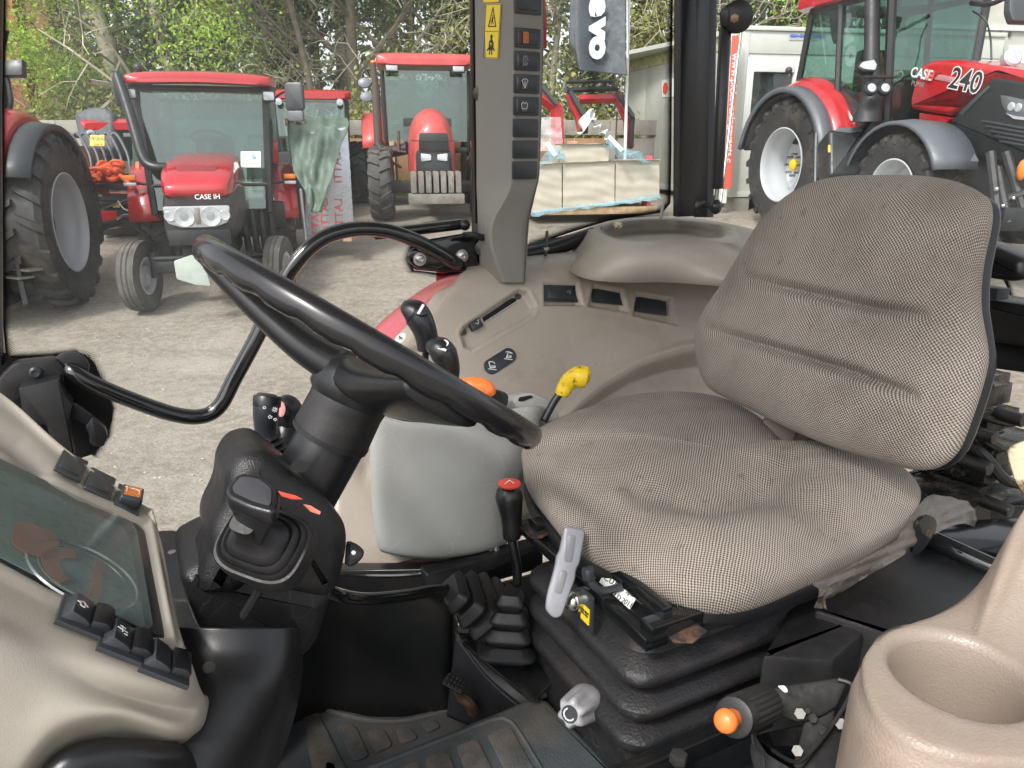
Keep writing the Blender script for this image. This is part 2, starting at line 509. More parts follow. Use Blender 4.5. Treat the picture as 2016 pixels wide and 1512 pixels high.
cabglass = glass_mat('cab_glass', (.985, .992, .988), .014, .007, (.8, .85, .85), 0.0, .03)
carglass = glass_mat('tractor_glass', (.46, .64, .59), .13, .015, (.5, .72, .66))
winglass = glass_mat('window_glass', (.75, .8, .78), .08, .03)
lensglass = glass_mat('lamp_lens', (.9, .92, .92), .12, .06)
film_clear = glass_mat('clear_film', (.95, .96, .96), .10, .22, (.9, .9, .9), .12, .1)
film_blue = glass_mat('blue_film', (.62, .80, .86), .10, .32, (.34, .58, .68), .15, .15)

def frit_mat():
    """black ceramic dots that shrink away from the solid edge; uv.x along, uv.y 0 (clear) .. 1 (solid)"""
    m = bpy.data.materials.new('ceramic_dots'); m.use_nodes = True
    nt = m.node_tree; nt.nodes.clear()
    out = nt.nodes.new('ShaderNodeOutputMaterial')
    uv = nt.nodes.new('ShaderNodeUVMap').outputs[0]
    sep = nt.nodes.new('ShaderNodeSeparateXYZ'); nt.links.new(uv, sep.inputs[0])
    sc = nt.nodes.new('ShaderNodeMapping'); sc.inputs['Rotation'].default_value = (0, 0, R_(45)); sc.inputs['Scale'].default_value = (1, 1, 1)
    comb = nt.nodes.new('ShaderNodeCombineXYZ')
    nt.links.new(sep.outputs[0], comb.inputs[0])
    mm = nt.nodes.new('ShaderNodeMath'); mm.operation = 'MULTIPLY'; mm.inputs[1].default_value = 9.0
    nt.links.new(sep.outputs[1], mm.inputs[0]); nt.links.new(mm.outputs[0], comb.inputs[1])
    nt.links.new(comb.outputs[0], sc.inputs[0])
    v = nt.nodes.new('ShaderNodeTexVoronoi'); v.inputs['Scale'].default_value = 1.0; v.inputs['Randomness'].default_value = 0.0; v.voronoi_dimensions = '2D'
    nt.links.new(sc.outputs[0], v.inputs['Vector'])
    rr = nt.nodes.new('ShaderNodeMath'); rr.operation = 'MULTIPLY_ADD'; rr.inputs[1].default_value = .62; rr.inputs[2].default_value = .12
    nt.links.new(sep.outputs[1], rr.inputs[0])
    lt = nt.nodes.new('ShaderNodeMath'); lt.operation = 'LESS_THAN'
    nt.links.new(v.outputs['Distance'], lt.inputs[0]); nt.links.new(rr.outputs[0], lt.inputs[1])
    tr = nt.nodes.new('ShaderNodeBsdfTransparent'); df = nt.nodes.new('ShaderNodeBsdfDiffuse'); df.inputs[0].default_value = (.01, .01, .01, 1)
    mx = nt.nodes.new('ShaderNodeMixShader'); nt.links.new(lt.outputs[0], mx.inputs[0])
    nt.links.new(tr.outputs[0], mx.inputs[1]); nt.links.new(df.outputs[0], mx.inputs[2])
    nt.links.new(mx.outputs[0], out.inputs[0])
    return m
frit = frit_mat()

# outside
paint_red = mat('red_paint', (.42, .014, .02), .22, var=.06, coat=.7, rvar=.05, dirt=(.3, .12, .1), dirtamt=.15, ds=3)
paint_faded = mat('faded_red_paint', (.52, .07, .065), .38, var=.12, coat=.2, dirt=(.45, .2, .17), dirtamt=.4, ds=2)
blk_matte = mat('black_matte_steel', (.010, .010, .011), .6, spec=.25, var=.3, vs=20, dirt=(.06, .05, .04), dirtamt=.3, ds=12)
paint_blk = mat('black_panel', (.013, .0145, .0165), .42, var=.15, vs=2, dirt=(.08, .07, .06), dirtamt=.2)
dark_iron = mat('dark_chassis', (.018, .019, .022), .55, var=.4, vs=4, bmp=.2, bs=40, dirt=(.08, .06, .045), dirtamt=.35, ds=3)
fender_grey = mat('grey_fender_plastic', (.10, .11, .125), .42, var=.06)
fender_dark = mat('dark_grey_flare', (.045, .05, .056), .45, var=.06)
silver = mat('silver_wheel_paint', (.43, .45, .47), .35, var=.05, coat=.2, rvar=.05)
tyrem = mat('tyre_rubber', (.028, .028, .029), .65, var=.2, vs=3, bmp=.25, bs=60, dirt=(.16, .125, .09), dirtamt=.5, ds=2.5)
tyre_dusty = mat('dusty_tyre', (.07, .068, .063), .7, var=.15, vs=3, bmp=.25, bs=60, dirt=(.22, .18, .14), dirtamt=.6, ds=3)
amber2 = mat('amber_indicator', (.75, .22, .03), .3, var=.05)
whitelens = mat('white_reflector', (.50, .52, .54), .2, .3, var=.15, vs=20)
cabdark = mat('dark_cab_interior', (.03, .03, .033), .6, var=.3, vs=3)
cabpale = mat('pale_cab_lining', (.42, .43, .38), .6, var=.1, vs=3)
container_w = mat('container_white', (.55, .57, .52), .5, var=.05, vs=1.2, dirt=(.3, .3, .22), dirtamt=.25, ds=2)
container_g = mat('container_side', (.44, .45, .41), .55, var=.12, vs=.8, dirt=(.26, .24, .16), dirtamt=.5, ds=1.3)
moss = mat('mossy_edge', (.42, .42, .24), .8, var=.4, vs=8)
concrete = mat('weathered_concrete', (.27, .25, .22), .85, var=.25, vs=3, bmp=.5, bs=30, dirt=(.12, .11, .08), dirtamt=.6, ds=1.7)
brickm = mat('red_brick', (.26, .085, .055), .85, var=.3, vs=5, bmp=.3, bs=30)
wood = mat('pallet_wood', (.42, .29, .17), .75, var=.25, vs=9, bmp=.3, bs=60)
brownpanel = mat('brown_board', (.30, .16, .085), .75, var=.3, vs=3)
wrapm = mat('cream_wrapped_stack', (.47, .435, .355), .45, var=.10, vs=4, coat=.15, bmp=.8, bs=7)
tarp = mat('green_tarpaulin', (.105, .15, .118), .55, var=.25, vs=7, bmp=.8, bs=14, dirt=(.3, .34, .28), dirtamt=.4, ds=5)
foil = mat('silver_foil_board', (.55, .58, .64), .28, .6, var=.08, vs=2)
flagm = mat('dark_blue_grey_flag', (.035, .045, .055), .6, var=.2, vs=2, bmp=.3, bs=3)
flagw = mat('pale_flag_print', (.62, .68, .76), .6, var=.03)
banner_w = mat('banner_white', (.68, .7, .66), .5, var=.05)
banner_r = mat('banner_red', (.68, .13, .085), .5, var=.06)
green_print = mat('green_print', (.08, .35, .18), .5, var=.05)
blue_print = mat('blue_print', (.08, .14, .5), .5, var=.05)
orange_strap = mat('orange_strap', (.85, .14, .04), .55, var=.12)
hi_yellow = mat('bright_yellow_note', (.8, .85, .02), .5, var=.03)
shelfm = mat('dark_shelf', (.06, .06, .05), .6, var=.4, vs=3)
clutter_o = mat('orange_carton', (.5, .15, .05), .6, var=.2)
clutter_g = mat('green_carton', (.1, .25, .13), .6, var=.2)
def ground_mat():
    m, nt, b = nodes('yard_gravel')
    g = geo(nt)
    a = noise(nt, .55, 6, .65, g); c1 = ramp(nt, a, [(.30, (.165, .132, .098)), (.5, (.24, .208, .168)), (.70, (.305, .276, .234))])
    mp = nt.nodes.new('ShaderNodeMapping'); mp.inputs['Scale'].default_value = (.35, 1.6, 1); mp.inputs['Rotation'].default_value = (0, 0, .35); nt.links.new(g, mp.inputs['Vector'])
    tr_ = noise(nt, 1.6, 5, .6, mp.outputs[0]); c1 = mixcol(nt, ramp(nt, tr_, [(.48, 0.0), (.66, .55)]), c1, (.15, .125, .10))
    s = noise(nt, 14, 6, .75, g); c2 = mixcol(nt, ramp(nt, s, [(.4, .0), (.7, .8)]), c1, (.37, .34, .29))
    s2 = noise(nt, 5, 5, .7, g); c3 = mixcol(nt, ramp(nt, s2, [(.5, 0.0), (.72, .5)]), c2, (.15, .12, .09))
    v = nt.nodes.new('ShaderNodeTexVoronoi'); v.inputs['Scale'].default_value = 38; nt.links.new(g, v.inputs['Vector'])
    c4 = mixcol(nt, ramp(nt, v.outputs['Distance'], [(.05, .55), (.22, 0.0)]), c3, (.60, .58, .54))
    nt.links.new(c4, b.inputs['Base Color']); b.inputs['Roughness'].default_value = .9
    p = bump(nt, b, s, .5, .02); bump(nt, b, v.outputs['Distance'], .4, .01, p)
    return m
groundm = ground_mat()
def leaf_mat(name, c1, c2):
    m, nt, b = nodes(name)
    g = geo(nt)
    oi = nt.nodes.new('ShaderNodeNewGeometry')
    f = noise(nt, 1.3, 4, .6, g)
    c = ramp(nt, f, [(.35, c1), (.65, c2)])
    wn_ = nt.nodes.new('ShaderNodeTexWhiteNoise'); wn_.noise_dimensions = '1D'
    nt.links.new(oi.outputs['Random Per Island'], wn_.inputs['W'])
    d = mixcol(nt, wn_.outputs['Value'], c, tuple(min(1, x * 1.9) for x in c2))
    nt.links.new(mixcol(nt, .45, c, d), b.inputs['Base Color'])
    b.inputs['Roughness'].default_value = .6
    b.inputs['Transmission Weight'].default_value = 0
    tl = nt.nodes.new('ShaderNodeBsdfTranslucent'); nt.links.new(d, tl.inputs[0])
    mx = nt.nodes.new('ShaderNodeMixShader'); mx.inputs[0].default_value = .3
    out = nt.nodes['Material Output']
    nt.links.new(b.outputs[0], mx.inputs[1]); nt.links.new(tl.outputs[0], mx.inputs[2]); nt.links.new(mx.outputs[0], out.inputs[0])
    return m
leaf_spring = leaf_mat('spring_leaves', (.16, .27, .03), (.30, .44, .05))
leaf_ivy = leaf_mat('ivy_leaves', (.045, .08, .025), (.09, .14, .04))
leaf_olive = leaf_mat('olive_leaves', (.15, .17, .05), (.26, .27, .08))
bark = mat('grey_brown_bark', (.20, .165, .125), .9, var=.35, vs=4, bmp=.8, bs=25, dirt=(.10, .12, .05), dirtamt=.5, ds=3)
bark_pale = mat('pale_twig_bark', (.48, .43, .34), .9, var=.25, vs=5, bmp=.4, bs=30)
# ---------------------------------------------------------------- cab roof above (out of the picture, shades the cab)
roof = thing('cab_roof', 'pale headliner of the cab roof above the seat', 'roof', T(-.5, .7, .75))
m = M(); m.box(Frame(T(-.48, .73, .72), -AF, AU), (0, 0, 0), (1.75, 1.50, .06), .02); m.obj('headliner', mat('headliner', (.42, .41, .37), .8), roof)
m = M(); m.box(Frame(T(-.48, .73, .80), -AF, AU), (0, 0, 0), (1.85, 1.60, .08), .03); m.obj('roof_shell', paint_red, roof)
# ================================================================ OUR CAB
def poly_in(X, Y, poly):
    """signed distance in pixels of the tracing, positive inside"""
    P = np.array(poly, float); Q = np.roll(P, -1, axis=0)
    ins = np.zeros(X.shape, bool); dm = np.full(X.shape, 1e9)
    for (x0, y0), (x1, y1) in zip(P, Q):
        c = ((y0 > Y) != (y1 > Y)) & (X < (x1 - x0) * (Y - y0) / (y1 - y0 + 1e-12) + x0)
        ins ^= c
        dx, dy = x1 - x0, y1 - y0
        t = np.clip(((X - x0) * dx + (Y - y0) * dy) / (dx * dx + dy * dy + 1e-9), 0, 1)
        dm = np.minimum(dm, np.hypot(X - x0 - t * dx, Y - y0 - t * dy))
    return np.where(ins, dm, -dm)
def line_dist(X, Y, pts):
    dm = np.full(X.shape, 1e9)
    for (x0, y0), (x1, y1) in zip(pts[:-1], pts[1:]):
        dx, dy = x1 - x0, y1 - y0
        t = np.clip(((X - x0) * dx + (Y - y0) * dy) / (dx * dx + dy * dy + 1e-9), 0, 1)
        dm = np.minimum(dm, np.hypot(X - x0 - t * dx, Y - y0 - t * dy))
    return dm
def sstep(d, w): t = np.clip(d / w, 0, 1); return t * t * (3 - 2 * t)
def pxy(G):
    q = G - CAM; z = q @ _cf
    return 1008 + FPX * (q @ _cx) / z, 756 - FPX * (q @ _cu) / z
def face_r(f, r, u, zr=-1, tilt=0):
    """frame standing in our tractor, z towards the left door, x towards the rear, y up"""
    z = unit(zr * AR + tilt * AU)
    return Frame(T(f, r, u), -AF, z)

def cushion(outline, Nrm, H, xdir, disp=None, K=30, under=.03, p=3.2, C=None, q=.5):
    O = np.array(outline); C = O.mean(0) if C is None else C
    Nrm = unit(Nrm)
    rings = [(0.93, -under), (0.975, -under * .8), (.995, -under * .4)]
    for k in range(K):
        s = 1 - (k / K) ** 1.5
        rings.append((s, H * (1 - s ** p) ** q))
    rings.append((0.004, H))
    fr = Frame(C, xdir, Nrm)
    V = []; UV = []
    for s, h in rings:
        W = C + (O - C) * s
        if disp is not None:
            X, Y = pxy(W + Nrm * h); h2 = h + disp(X, Y) * sstep(np.full(X.shape, 1 - s), .12)
        else: h2 = np.full(len(O), h)
        P = W + Nrm[None, :] * np.asarray(h2)[:, None]
        V.append(list(P))
    A_ = np.array(V); seg = np.linalg.norm(np.diff(A_, axis=0), axis=2)
    arc = np.concatenate([np.cumsum(seg[::-1], axis=0)[::-1], np.zeros((1, seg.shape[1]))])
    dx = (O - C) @ fr.x; dy = (O - C) @ fr.y; ln_ = np.hypot(dx, dy)
    plan = np.hypot((A_ - C) @ fr.x, (A_ - C) @ fr.y); s_ = np.clip((plan / ln_), 0, 1) ** 6
    rad = plan * (1 - s_) + arc * s_
    for i in range(len(V)): UV += [(float(x), float(y)) for x, y in zip(rad[i] * dx / ln_, rad[i] * dy / ln_)]
    m = M(); m.loft(V, True, (False, False), UV)
    return m

# ---------------------------------------------------------------- driver's seat
seat = thing('driver_seat', 'worn beige tweed tractor seat on black bellows suspension', 'seat', T(-.62, .69, -.88))
cush_px = [(1028, 915, -.448), (1030, 880, -.435), (1062, 850, -.43), (1130, 822, -.425), (1210, 796, -.42), (1300, 785, -.42), (1385, 790, -.42), (1450, 810, -.42), (1505, 845, -.425), (1540, 885, -.435), (1568, 908, -.44), (1605, 903, -.435), (1660, 905, -.43), (1720, 917, -.43), (1778, 935, -.43), (1806, 958, -.435), (1812, 985, -.44), (1785, 1028, -.455), (1700, 1080, -.465), (1600, 1128, -.47), (1500, 1170, -.47), (1420, 1184, -.47), (1335, 1168, -.47), (1230, 1118, -.468), (1122, 1052, -.46), (1066, 988, -.455), (1038, 950, -.452)]
cush_out = cr([pu(x, y, u) for x, y, u in cush_px], 6, True)
def cush_disp(X, Y):
    d = -.024 * np.exp(-(((X - 1440) / 120) ** 2 + ((Y - 945) / 52) ** 2))
    d += -.011 * np.exp(-(line_dist(X, Y, [(1560, 900), (1500, 945), (1400, 985), (1260, 960)]) / 26) ** 2)
    d += -.006 * np.exp(-(line_dist(X, Y, [(1500, 945), (1620, 1010), (1640, 1060)]) / 24) ** 2)
    d += .006 * np.exp(-(((X - 1250) / 110) ** 2 + ((Y - 880) / 50) ** 2))
    d += .006 * np.exp(-(((X - 1660) / 90) ** 2 + ((Y - 960) / 40) ** 2))
    return d
cushion(cush_out, AU, .046, AR, cush_disp, K=44).obj('seat_cushion', fabric, seat, smooth=180)
pc = np.mean(cush_out, axis=0)
m = M()
po = [tuple((p - T(-.63, .69, -.49))[[0, 1]]) for p in [pc + (np.array(q) - pc) * .985 for q in cush_out[::3]]]
frh = Frame(T(-.63, .69, -.49), (1, 0, 0), (0, 0, 1))
m.prism(frh, po, -.018, .006, .006).obj('seat_pan', blk_smooth, seat)
# backrest
back_px = [(1740, 345), (1640, 350), (1565, 378), (1505, 432), (1464, 495), (1424, 562), (1390, 612), (1374, 655), (1374, 702), (1386, 745), (1408, 772), (1470, 802), (1540, 838), (1640, 880), (1740, 910), (1800, 925), (1845, 920), (1882, 888), (1910, 820), (1934, 742), (1940, 690), (1926, 600), (1930, 520), (1946, 440), (1948, 402), (1932, 380), (1884, 358), (1820, 347)]
nb = unit(.955 * AF + .26 * AU + .0 * AR)
ob = T(-.845, .68, -.22)
back_out = [pn(x, y, ob, nb) for x, y in back_px]
back_out = cr(back_out, 10, True)
def back_disp(X, Y):
    t1 = np.clip(1 - ((X - 1640) / 190) ** 2, 0, 1) ** .7; t2_ = np.clip(1 - ((X - 1595) / 215) ** 2, 0, 1) ** .7
    d = -.017 * t1 * np.exp(-(line_dist(X, Y, [(1440, 540), (1600, 578), (1700, 600), (1850, 625)]) / 12) ** 2)
    d += -.019 * t2_ * np.exp(-(line_dist(X, Y, [(1370, 640), (1425, 658), (1540, 692), (1660, 728), (1830, 790)]) / 12) ** 2)
    d += -.006 * t1 * np.exp(-(line_dist(X, Y, [(1440, 540), (1600, 578), (1700, 600), (1850, 625)]) / 4) ** 2) - .006 * t2_ * np.exp(-(line_dist(X, Y, [(1370, 640), (1425, 658), (1540, 692), (1660, 728), (1830, 790)]) / 4) ** 2)
    d += -.010 * np.exp(-(((X - 1640) / 150) ** 2 + ((Y - 650) / 130) ** 2))
    return d
cushion(back_out, nb, .042, AR, back_disp, K=80, under=.02).obj('backrest', fabric, seat, smooth=180)
frb = Frame(ob, AR, nb)
pc = np.mean(back_out, axis=0)
bo = [tuple(frb.loc(pc + (np.array(q) - pc) * .992)[:2]) for q in back_out[::5]]
M().prism(frb, bo, -.036, -.014, .010).obj('backrest_shell', blk_smooth, seat)
m = M(); m.tube(cr([T(-.80, .70, -.46), T(-.83, .70, -.42), T(-.86, .70, -.33)], 5), .018, 10)
m.obj('backrest_hinge', rusty, seat)
m = M(); m.box(Frame(pd(1572, 872, 1.12), unit(ray(1620, 895) - ray(1530, 850)), -unit(ray(1572, 872))), (0, 0, 0), (.12, .06, .02), .006); m.obj('hinge_cover', mat('brown_hinge_cover', (.17, .12, .09), .45, var=.3, vs=30), seat)
# suspension bellows
def rr_ring(cf_, cr_, hf, hr, rad, u, n=6):
    return [T(cf_ + a, cr_ + b, u) for a, b in rrect(2 * hf, 2 * hr, rad, n)]
m = M(); prof = [(-.515, -.016), (-.545, -.018), (-.556, -.014), (-.566, .002), (-.571, .006), (-.577, .007), (-.583, .005), (-.588, -.002), (-.596, -.026), (-.602, -.026), (-.612, .001), (-.617, .006), (-.623, .007), (-.629, .005), (-.634, -.002), (-.642, -.026), (-.648, -.026), (-.658, .001), (-.663, .006), (-.669, .007), (-.676, .005), (-.684, -.004), (-.70, -.014), (-.74, -.016), (-.80, -.016)]
m.loft([rr_ring(-.617, .685, .178 + o, .130 + o, .035, u) for u, o in prof])
m.obj('suspension_bellows', bellow, seat)
m = M(); fr = Frame(T(-.62, .69, -.84), -AF, AU)
m.box(fr, (0, 0, 0), (.42, .40, .09), .008); m.obj('seat_plinth', blk, seat)
# slide rails and frame under the cushion
m = M(); fr = face_r(-.62, .69, -.50)
for rr_ in (.545, .80):
    m.box(Frame(T(-.62, rr_, -.497), -AF, AU), (0, 0, 0), (.36, .022, .022), .003)
m.box(Frame(T(-.452, .69, -.512), -AF, AU), (0, 0, 0), (.03, .30, .018), .003)
m.box(Frame(T(-.468, .675, -.49), -AF, AU), (0, 0, 0), (.012, .26, .03), .003)
m.obj('slide_rail', blk_gloss, seat)
for q_, w_, h_ in ((pu(1335, 1235, -.505), .060, .04), (pu(1055, 1045, -.50), .045, .03), (pu(1300, 1205, -.512), .07, .035)):
    M().prism(Frame(q_, -AR, AU + .15 * AF), [(-w_ / 2, -h_ / 2), (w_ * .3, -h_ / 2), (w_ / 2, -h_ * .1), (w_ * .42, h_ / 2), (-w_ * .1, h_ * .42), (-w_ / 2, h_ / 2)], 0, .003, .001).obj('rusty_bracket', mat('rust_streaked_black', (.03, .026, .024), .5, .3, var=.4, vs=40, dirt=(.16, .085, .055), dirtamt=.9, ds=45, dlo=.48, dhi=.6), seat)
# blue grey adjuster lever on a chromed ball
fo = Frame(pf(1108, 1130, -.405), unit(ray(1150, 1130) - ray(1050, 1130)), -unit(ray(1108, 1130)))
def lpx(pts): return fo.trace(pts)
m = M(); m.prism(fo, rpoly(lpx([(1110, 1034), (1153, 1044), (1141, 1110), (1134, 1122), (1133, 1140), (1123, 1165), (1106, 1214), (1090, 1218), (1072, 1200), (1076, 1170), (1092, 1112), (1094, 1095), (1100, 1085)]), .006), -.012, .006, .004)
lv = m.obj('adjuster_lever', greyp, seat)
for q in ([(1117, 1052), (1134, 1055), (1126, 1108), (1110, 1106)], [(1104, 1122), (1118, 1125), (1105, 1170), (1090, 1166)]):
    M().prism(fo, rpoly(lpx(q), .004), .0062, .0072, .0004).obj('recess_shade', mat('lever_recess_shade', (.165, .17, .19), .45), lv)  # darker raised patches paint the shade of the finger recesses
m = M(); cb = pf(1128, 1184, -.42); m.ball(cb, .012, 14); m.cyl(cb, cb - AF * .02, .014, .014, 16); m.obj('lever_ball', chrome, seat)
m = M(); a = pf(1158, 1126, -.425); m.tube(cr([pf(1225, 1155, -.46), pf(1190, 1163, -.44), pf(1172, 1155, -.43), pf(1160, 1136, -.425), a], 4), .0048, 8)
m.cyl(pf(1160, 1140, -.425), pf(1157, 1118, -.424), .0085, .0075, 12, .002); m.obj('height_lever', sw_blk, seat)
# sticker plates: pale label and yellow label
fl = Frame(pf(1215, 1163, -.458), unit(pf(1250, 1193, -.458) - pf(1180, 1150, -.458)), AF + .9 * AU)
lab = M().prism(fl, rrect(.062, .026, .002), 0, .001).obj('maker_label', white_lab, seat)
text('C.O.B.O. Spa', fl.at(.0, .006, .0012), .010, icon_k, lab)
text('MADE 03 D 2011', fl.at(.0, -.006, .0012), .009, icon_k, lab)
fy = Frame(pf(1161, 1206, -.4335), unit(AR * -1 + 0 * AU), AF)
fy.o = fy.o + AF * .006
yl = M().prism(fy, rrect(.018, .022, .001), 0, .001).obj('yellow_label', yellow_lab, seat)
text('THE BEST\nFIX ON', fy.at(0, .002, .0012), .0042, icon_k, yl)
fk = Frame(pf(1161, 1200, -.4335) + AF * .004, -AR, AF); M().prism(fk, rrect(.026, .05, .003), -.002, .0015, .0005).obj('label_backing', sw_blk, seat)
# grey rotary knob low on the front
kf = Frame(pf(1145, 1390, -.425), (0, 0, 1), unit(pf(1103, 1420, -.40) - pf(1150, 1388, -.46)))
m = M()
rg = []
for z, r, a in ((-.02, .022, .0), (-.012, .024, .0), (.0, .021, .10), (.012, .019, .16), (.030, .017, .16), (.034, .0155, .12), (.036, .013, .1)):
    rg.append([kf(r * (1 + a * math.cos(6 * t)) * math.cos(t), r * (1 + a * math.cos(6 * t)) * math.sin(t), z) for t in np.linspace(0, 2 * math.pi, 48, endpoint=False)])
m.loft(rg); kn = m.obj('weight_knob', mat('light_grey_knob', (.33, .325, .34), .35, dirt=(.15, .12, .1), dirtamt=.3, ds=30), seat)
M().cyl(kf(0, 0, .0365), kf(0, 0, .0375), .0105, seg=20).obj('knob_badge', sw_blk, kn)
strokes(kf.at(0, 0, .0376), [[(math.cos(a) * .007, math.sin(a) * .007) for a in np.linspace(.6, 4.2, 9)]], .0016, icon_w, kn)

# ---------------------------------------------------------------- steering wheel
pA = pd(1046, 858, .695); pB = pd(438, 506, .705)
wc = (pA + pB) / 2
Rm = np.linalg.norm(pA - pB) / 2
ew = unit(pA - pB); nw = unit(np.cross(ew, wc - CAM)); nw *= np.sign(nw[2])
nw = unit(nw - .004 * unit(wc - CAM))
swf = Frame(wc, ew, nw)            # x along the visible rim line
wheel = thing('steering_wheel', 'large black steering wheel with finger grips under its rim', 'steering wheel', wc)
m = M(); rings = []
NS = 144
for k in range(NS + 1):
    a = 2 * math.pi * k / NS
    er = swf.vec((math.cos(a), math.sin(a), 0)); c = swf.o + Rm * er
    grip = max(0.0, math.cos(a * 26)) ** 1.2
    rg = []
    for j in range(16):
        b = 2 * math.pi * j / 16
        rx, rz = .0102 * math.cos(b), .0110 * math.sin(b)
        if rz < 0: rz *= 1.0 + .22 * (1 - grip)
        if rx < 0: rx *= 1.0 + .05 * (1 - grip)
        rg.append(c + er * rx + swf.z * rz)
    rings.append(rg)
m.loft(rings, True, (False, False)); m.obj('rim', rimblk, wheel, smooth=180)
# hub and three spokes dish down from the rim
hubo = swf.o - swf.z * .058
hubf = Frame(pd(705, 745, .70), swf.x, swf.z)
m = M(); m.lathe(Frame(hubf.o, swf.x, swf.z), [(.030, -.03), (.038, -.022), (.040, -.006), (.039, .004), (.034, .012), (.02, .016), (.0001, .017)], 32)
m.obj('hub', blk_smooth, wheel)
for ang in (178, 305, 62):
    a = R_(ang); er = swf.vec((math.cos(a), math.sin(a), 0)); et = swf.vec((-math.sin(a), math.cos(a), 0))
    h0 = hubf.o
    p0 = h0 + er * .018; p3 = swf.o + er * (Rm - .004) - swf.z * .010
    hz = (h0 - swf.o) @ swf.z
    mid1 = swf.o + er * .06 + swf.z * (hz * .95); mid2 = swf.o + er * (.120) + swf.z * (hz * .60)
    path = cr([p0, mid1, mid2, p3], 7); rings = []
    for i, P in enumerate(path):
        t = i / (len(path) - 1); tg = unit(path[min(i + 1, len(path) - 1)] - path[max(i - 1, 0)])
        up = unit(np.cross(tg, et)); w = .032 * (1 - t) + .036 * t; th = .019 * (1 - t) + .011 * t
        rings.append([P + et * x * w + up * y * th for x, y in ((math.copysign(abs(math.cos(b)) ** .7, math.cos(b)), math.copysign(abs(math.sin(b)) ** .7, math.sin(b))) for b in np.linspace(0, 2 * math.pi, 18, endpoint=False))])
    m = M(); m.loft(rings); m.obj('spoke', blk_smooth, wheel, smooth=180)

# ---------------------------------------------------------------- steering column
col = thing('steering_column', 'black steering column with rubber boot and shuttle lever under the wheel', 'steering column', pr(470, 1245, .66))
cA = pd(700, 762, .70); cB = pr(655, 862, .668); cC = pr(596, 968, .668)
m = M(); ax = unit(cC - cA)
L1 = np.linalg.norm(cB - cA)
sf = Frame(cA, -AF, ax)
m.lathe(sf, [(.036, 0), (.0375, .006), (.036, .02), (.0375, .055), (.038, .050), (.0375, L1 - .004), (.034, L1 - .003)], 36)
m.obj('upper_sleeve', rubber, col)
m = M(); m.lathe(Frame(cB, -AF, unit(cC - cB)), [(.033, -.02), (.0335, 0), (.0335, np.linalg.norm(cC - cB) + .02)], 36); lt = m.obj('lower_tube', blk_smooth, col)
fh = Frame(pd(590, 918, .640), (1, 0, 0), -unit(ray(587, 915)))
M().prism(fh, [(x * 1.0, y) for x, y in [(.0075 * math.cos(t), .0052 * math.sin(t)) for t in np.linspace(0, 2 * math.pi, 20, endpoint=False)]], -.006, .0015).obj('bolt_hole', mat('hole_shadow_black', (.004, .004, .004), .8), lt)
# cowl
cwf = face_r(-.09, .605, -.33, tilt=.12)
m = M(); m.prism(cwf, rpoly(cwf.trace([(470, 893), (520, 880), (585, 935), (648, 985), (683, 1035), (684, 1075), (668, 1150), (645, 1176), (590, 1168), (520, 1150), (430, 1112), (408, 1080), (412, 1040), (440, 985), (445, 930)]), .012, 4), -.105, .012, .018, 4)
m.obj('cowl', blk, col)
m = M(); cw2 = face_r(-.06, .66, -.33)
m.prism(cw2, rpoly(cw2.trace([(452, 900), (500, 880), (560, 900), (560, 1000), (470, 1150), (385, 1150), (382, 1120), (430, 1020), (450, 930)]), .015, 4), -.06, .03, .02, 3)
m.obj('cowl_shoulder', blk, col)
pdf = face_r(-.05, .655, -.45)
m = M(); m.prism(pdf, rpoly(pdf.trace([(352, 1128), (430, 1085), (655, 1165), (628, 1250), (600, 1290), (480, 1290), (390, 1242), (362, 1170)]), .014, 4), -.10, .012, .016, 3)
m.obj('pedestal', blk, col)
M().prism(pdf.at(0, 0, .012), rpoly(pdf.trace([(420, 1130), (452, 1140), (446, 1158), (420, 1148)]), .002), -.004, .0008).obj('slot', MATS['hole_shadow_black'], col)
M().prism(pdf.at(0, 0, .012), rpoly(pdf.trace([(383, 1120), (390, 1124), (383, 1142), (376, 1138)]), .002), -.004, .0008).obj('slot', MATS['hole_shadow_black'], col)
m = M(); m.tube([pd(512, 1160, .615), pd(480, 1212, .63)], .004, 8); m.obj('mould_rib', blk, col)
# rubber boot and shuttle lever head
bd = unit(pd(470, 960, .50) - pd(528, 1090, .60))
bf = Frame(pd(520, 1072, .590), unit(ray(600, 1110) - ray(450, 1050)), unit(-.75 * unit(ray(520, 1060)) + .35 * AU - .2 * _cx))
def sq(fr, w, h, z, p=.55, n=40, dx=0, dy=0):
    return [fr(dx + math.copysign(abs(math.cos(t)) ** p, math.cos(t)) * w, dy + math.copysign(abs(math.sin(t)) ** p, math.sin(t)) * h, z) for t in np.linspace(0, 2 * math.pi, n, endpoint=False)]
m = M(); rg = []
for w, z in ((.046, -.012), (.046, .0), (.044, .004), (.041, .004), (.040, .008), (.038, .010), (.036, .008), (.034, .012), (.031, .014), (.029, .012), (.026, .017), (.023, .019), (.019, .022), (.013, .03), (.012, .045)):
    rg.append(sq(bf, w * .80, w * .66, z, .62, dx=-.001 * z * 100, dy=.0))
m.loft(rg); m.obj('lever_boot', rubber, col)
hf = Frame(pd(500, 985, .545), unit(ray(560, 1005) - ray(450, 975)), unit(-.35 * unit(ray(500, 985)) + .95 * AU))
hp = hf.trace([(470, 936), (520, 945), (550, 968), (549, 1000), (538, 1018), (490, 1005), (448, 985), (444, 968)])
m = M(); m.prism(hf, rpoly(hp, .006, 4), -.010, .004, .003, 3)
base = pd(500, 1058, .565)
rg = []
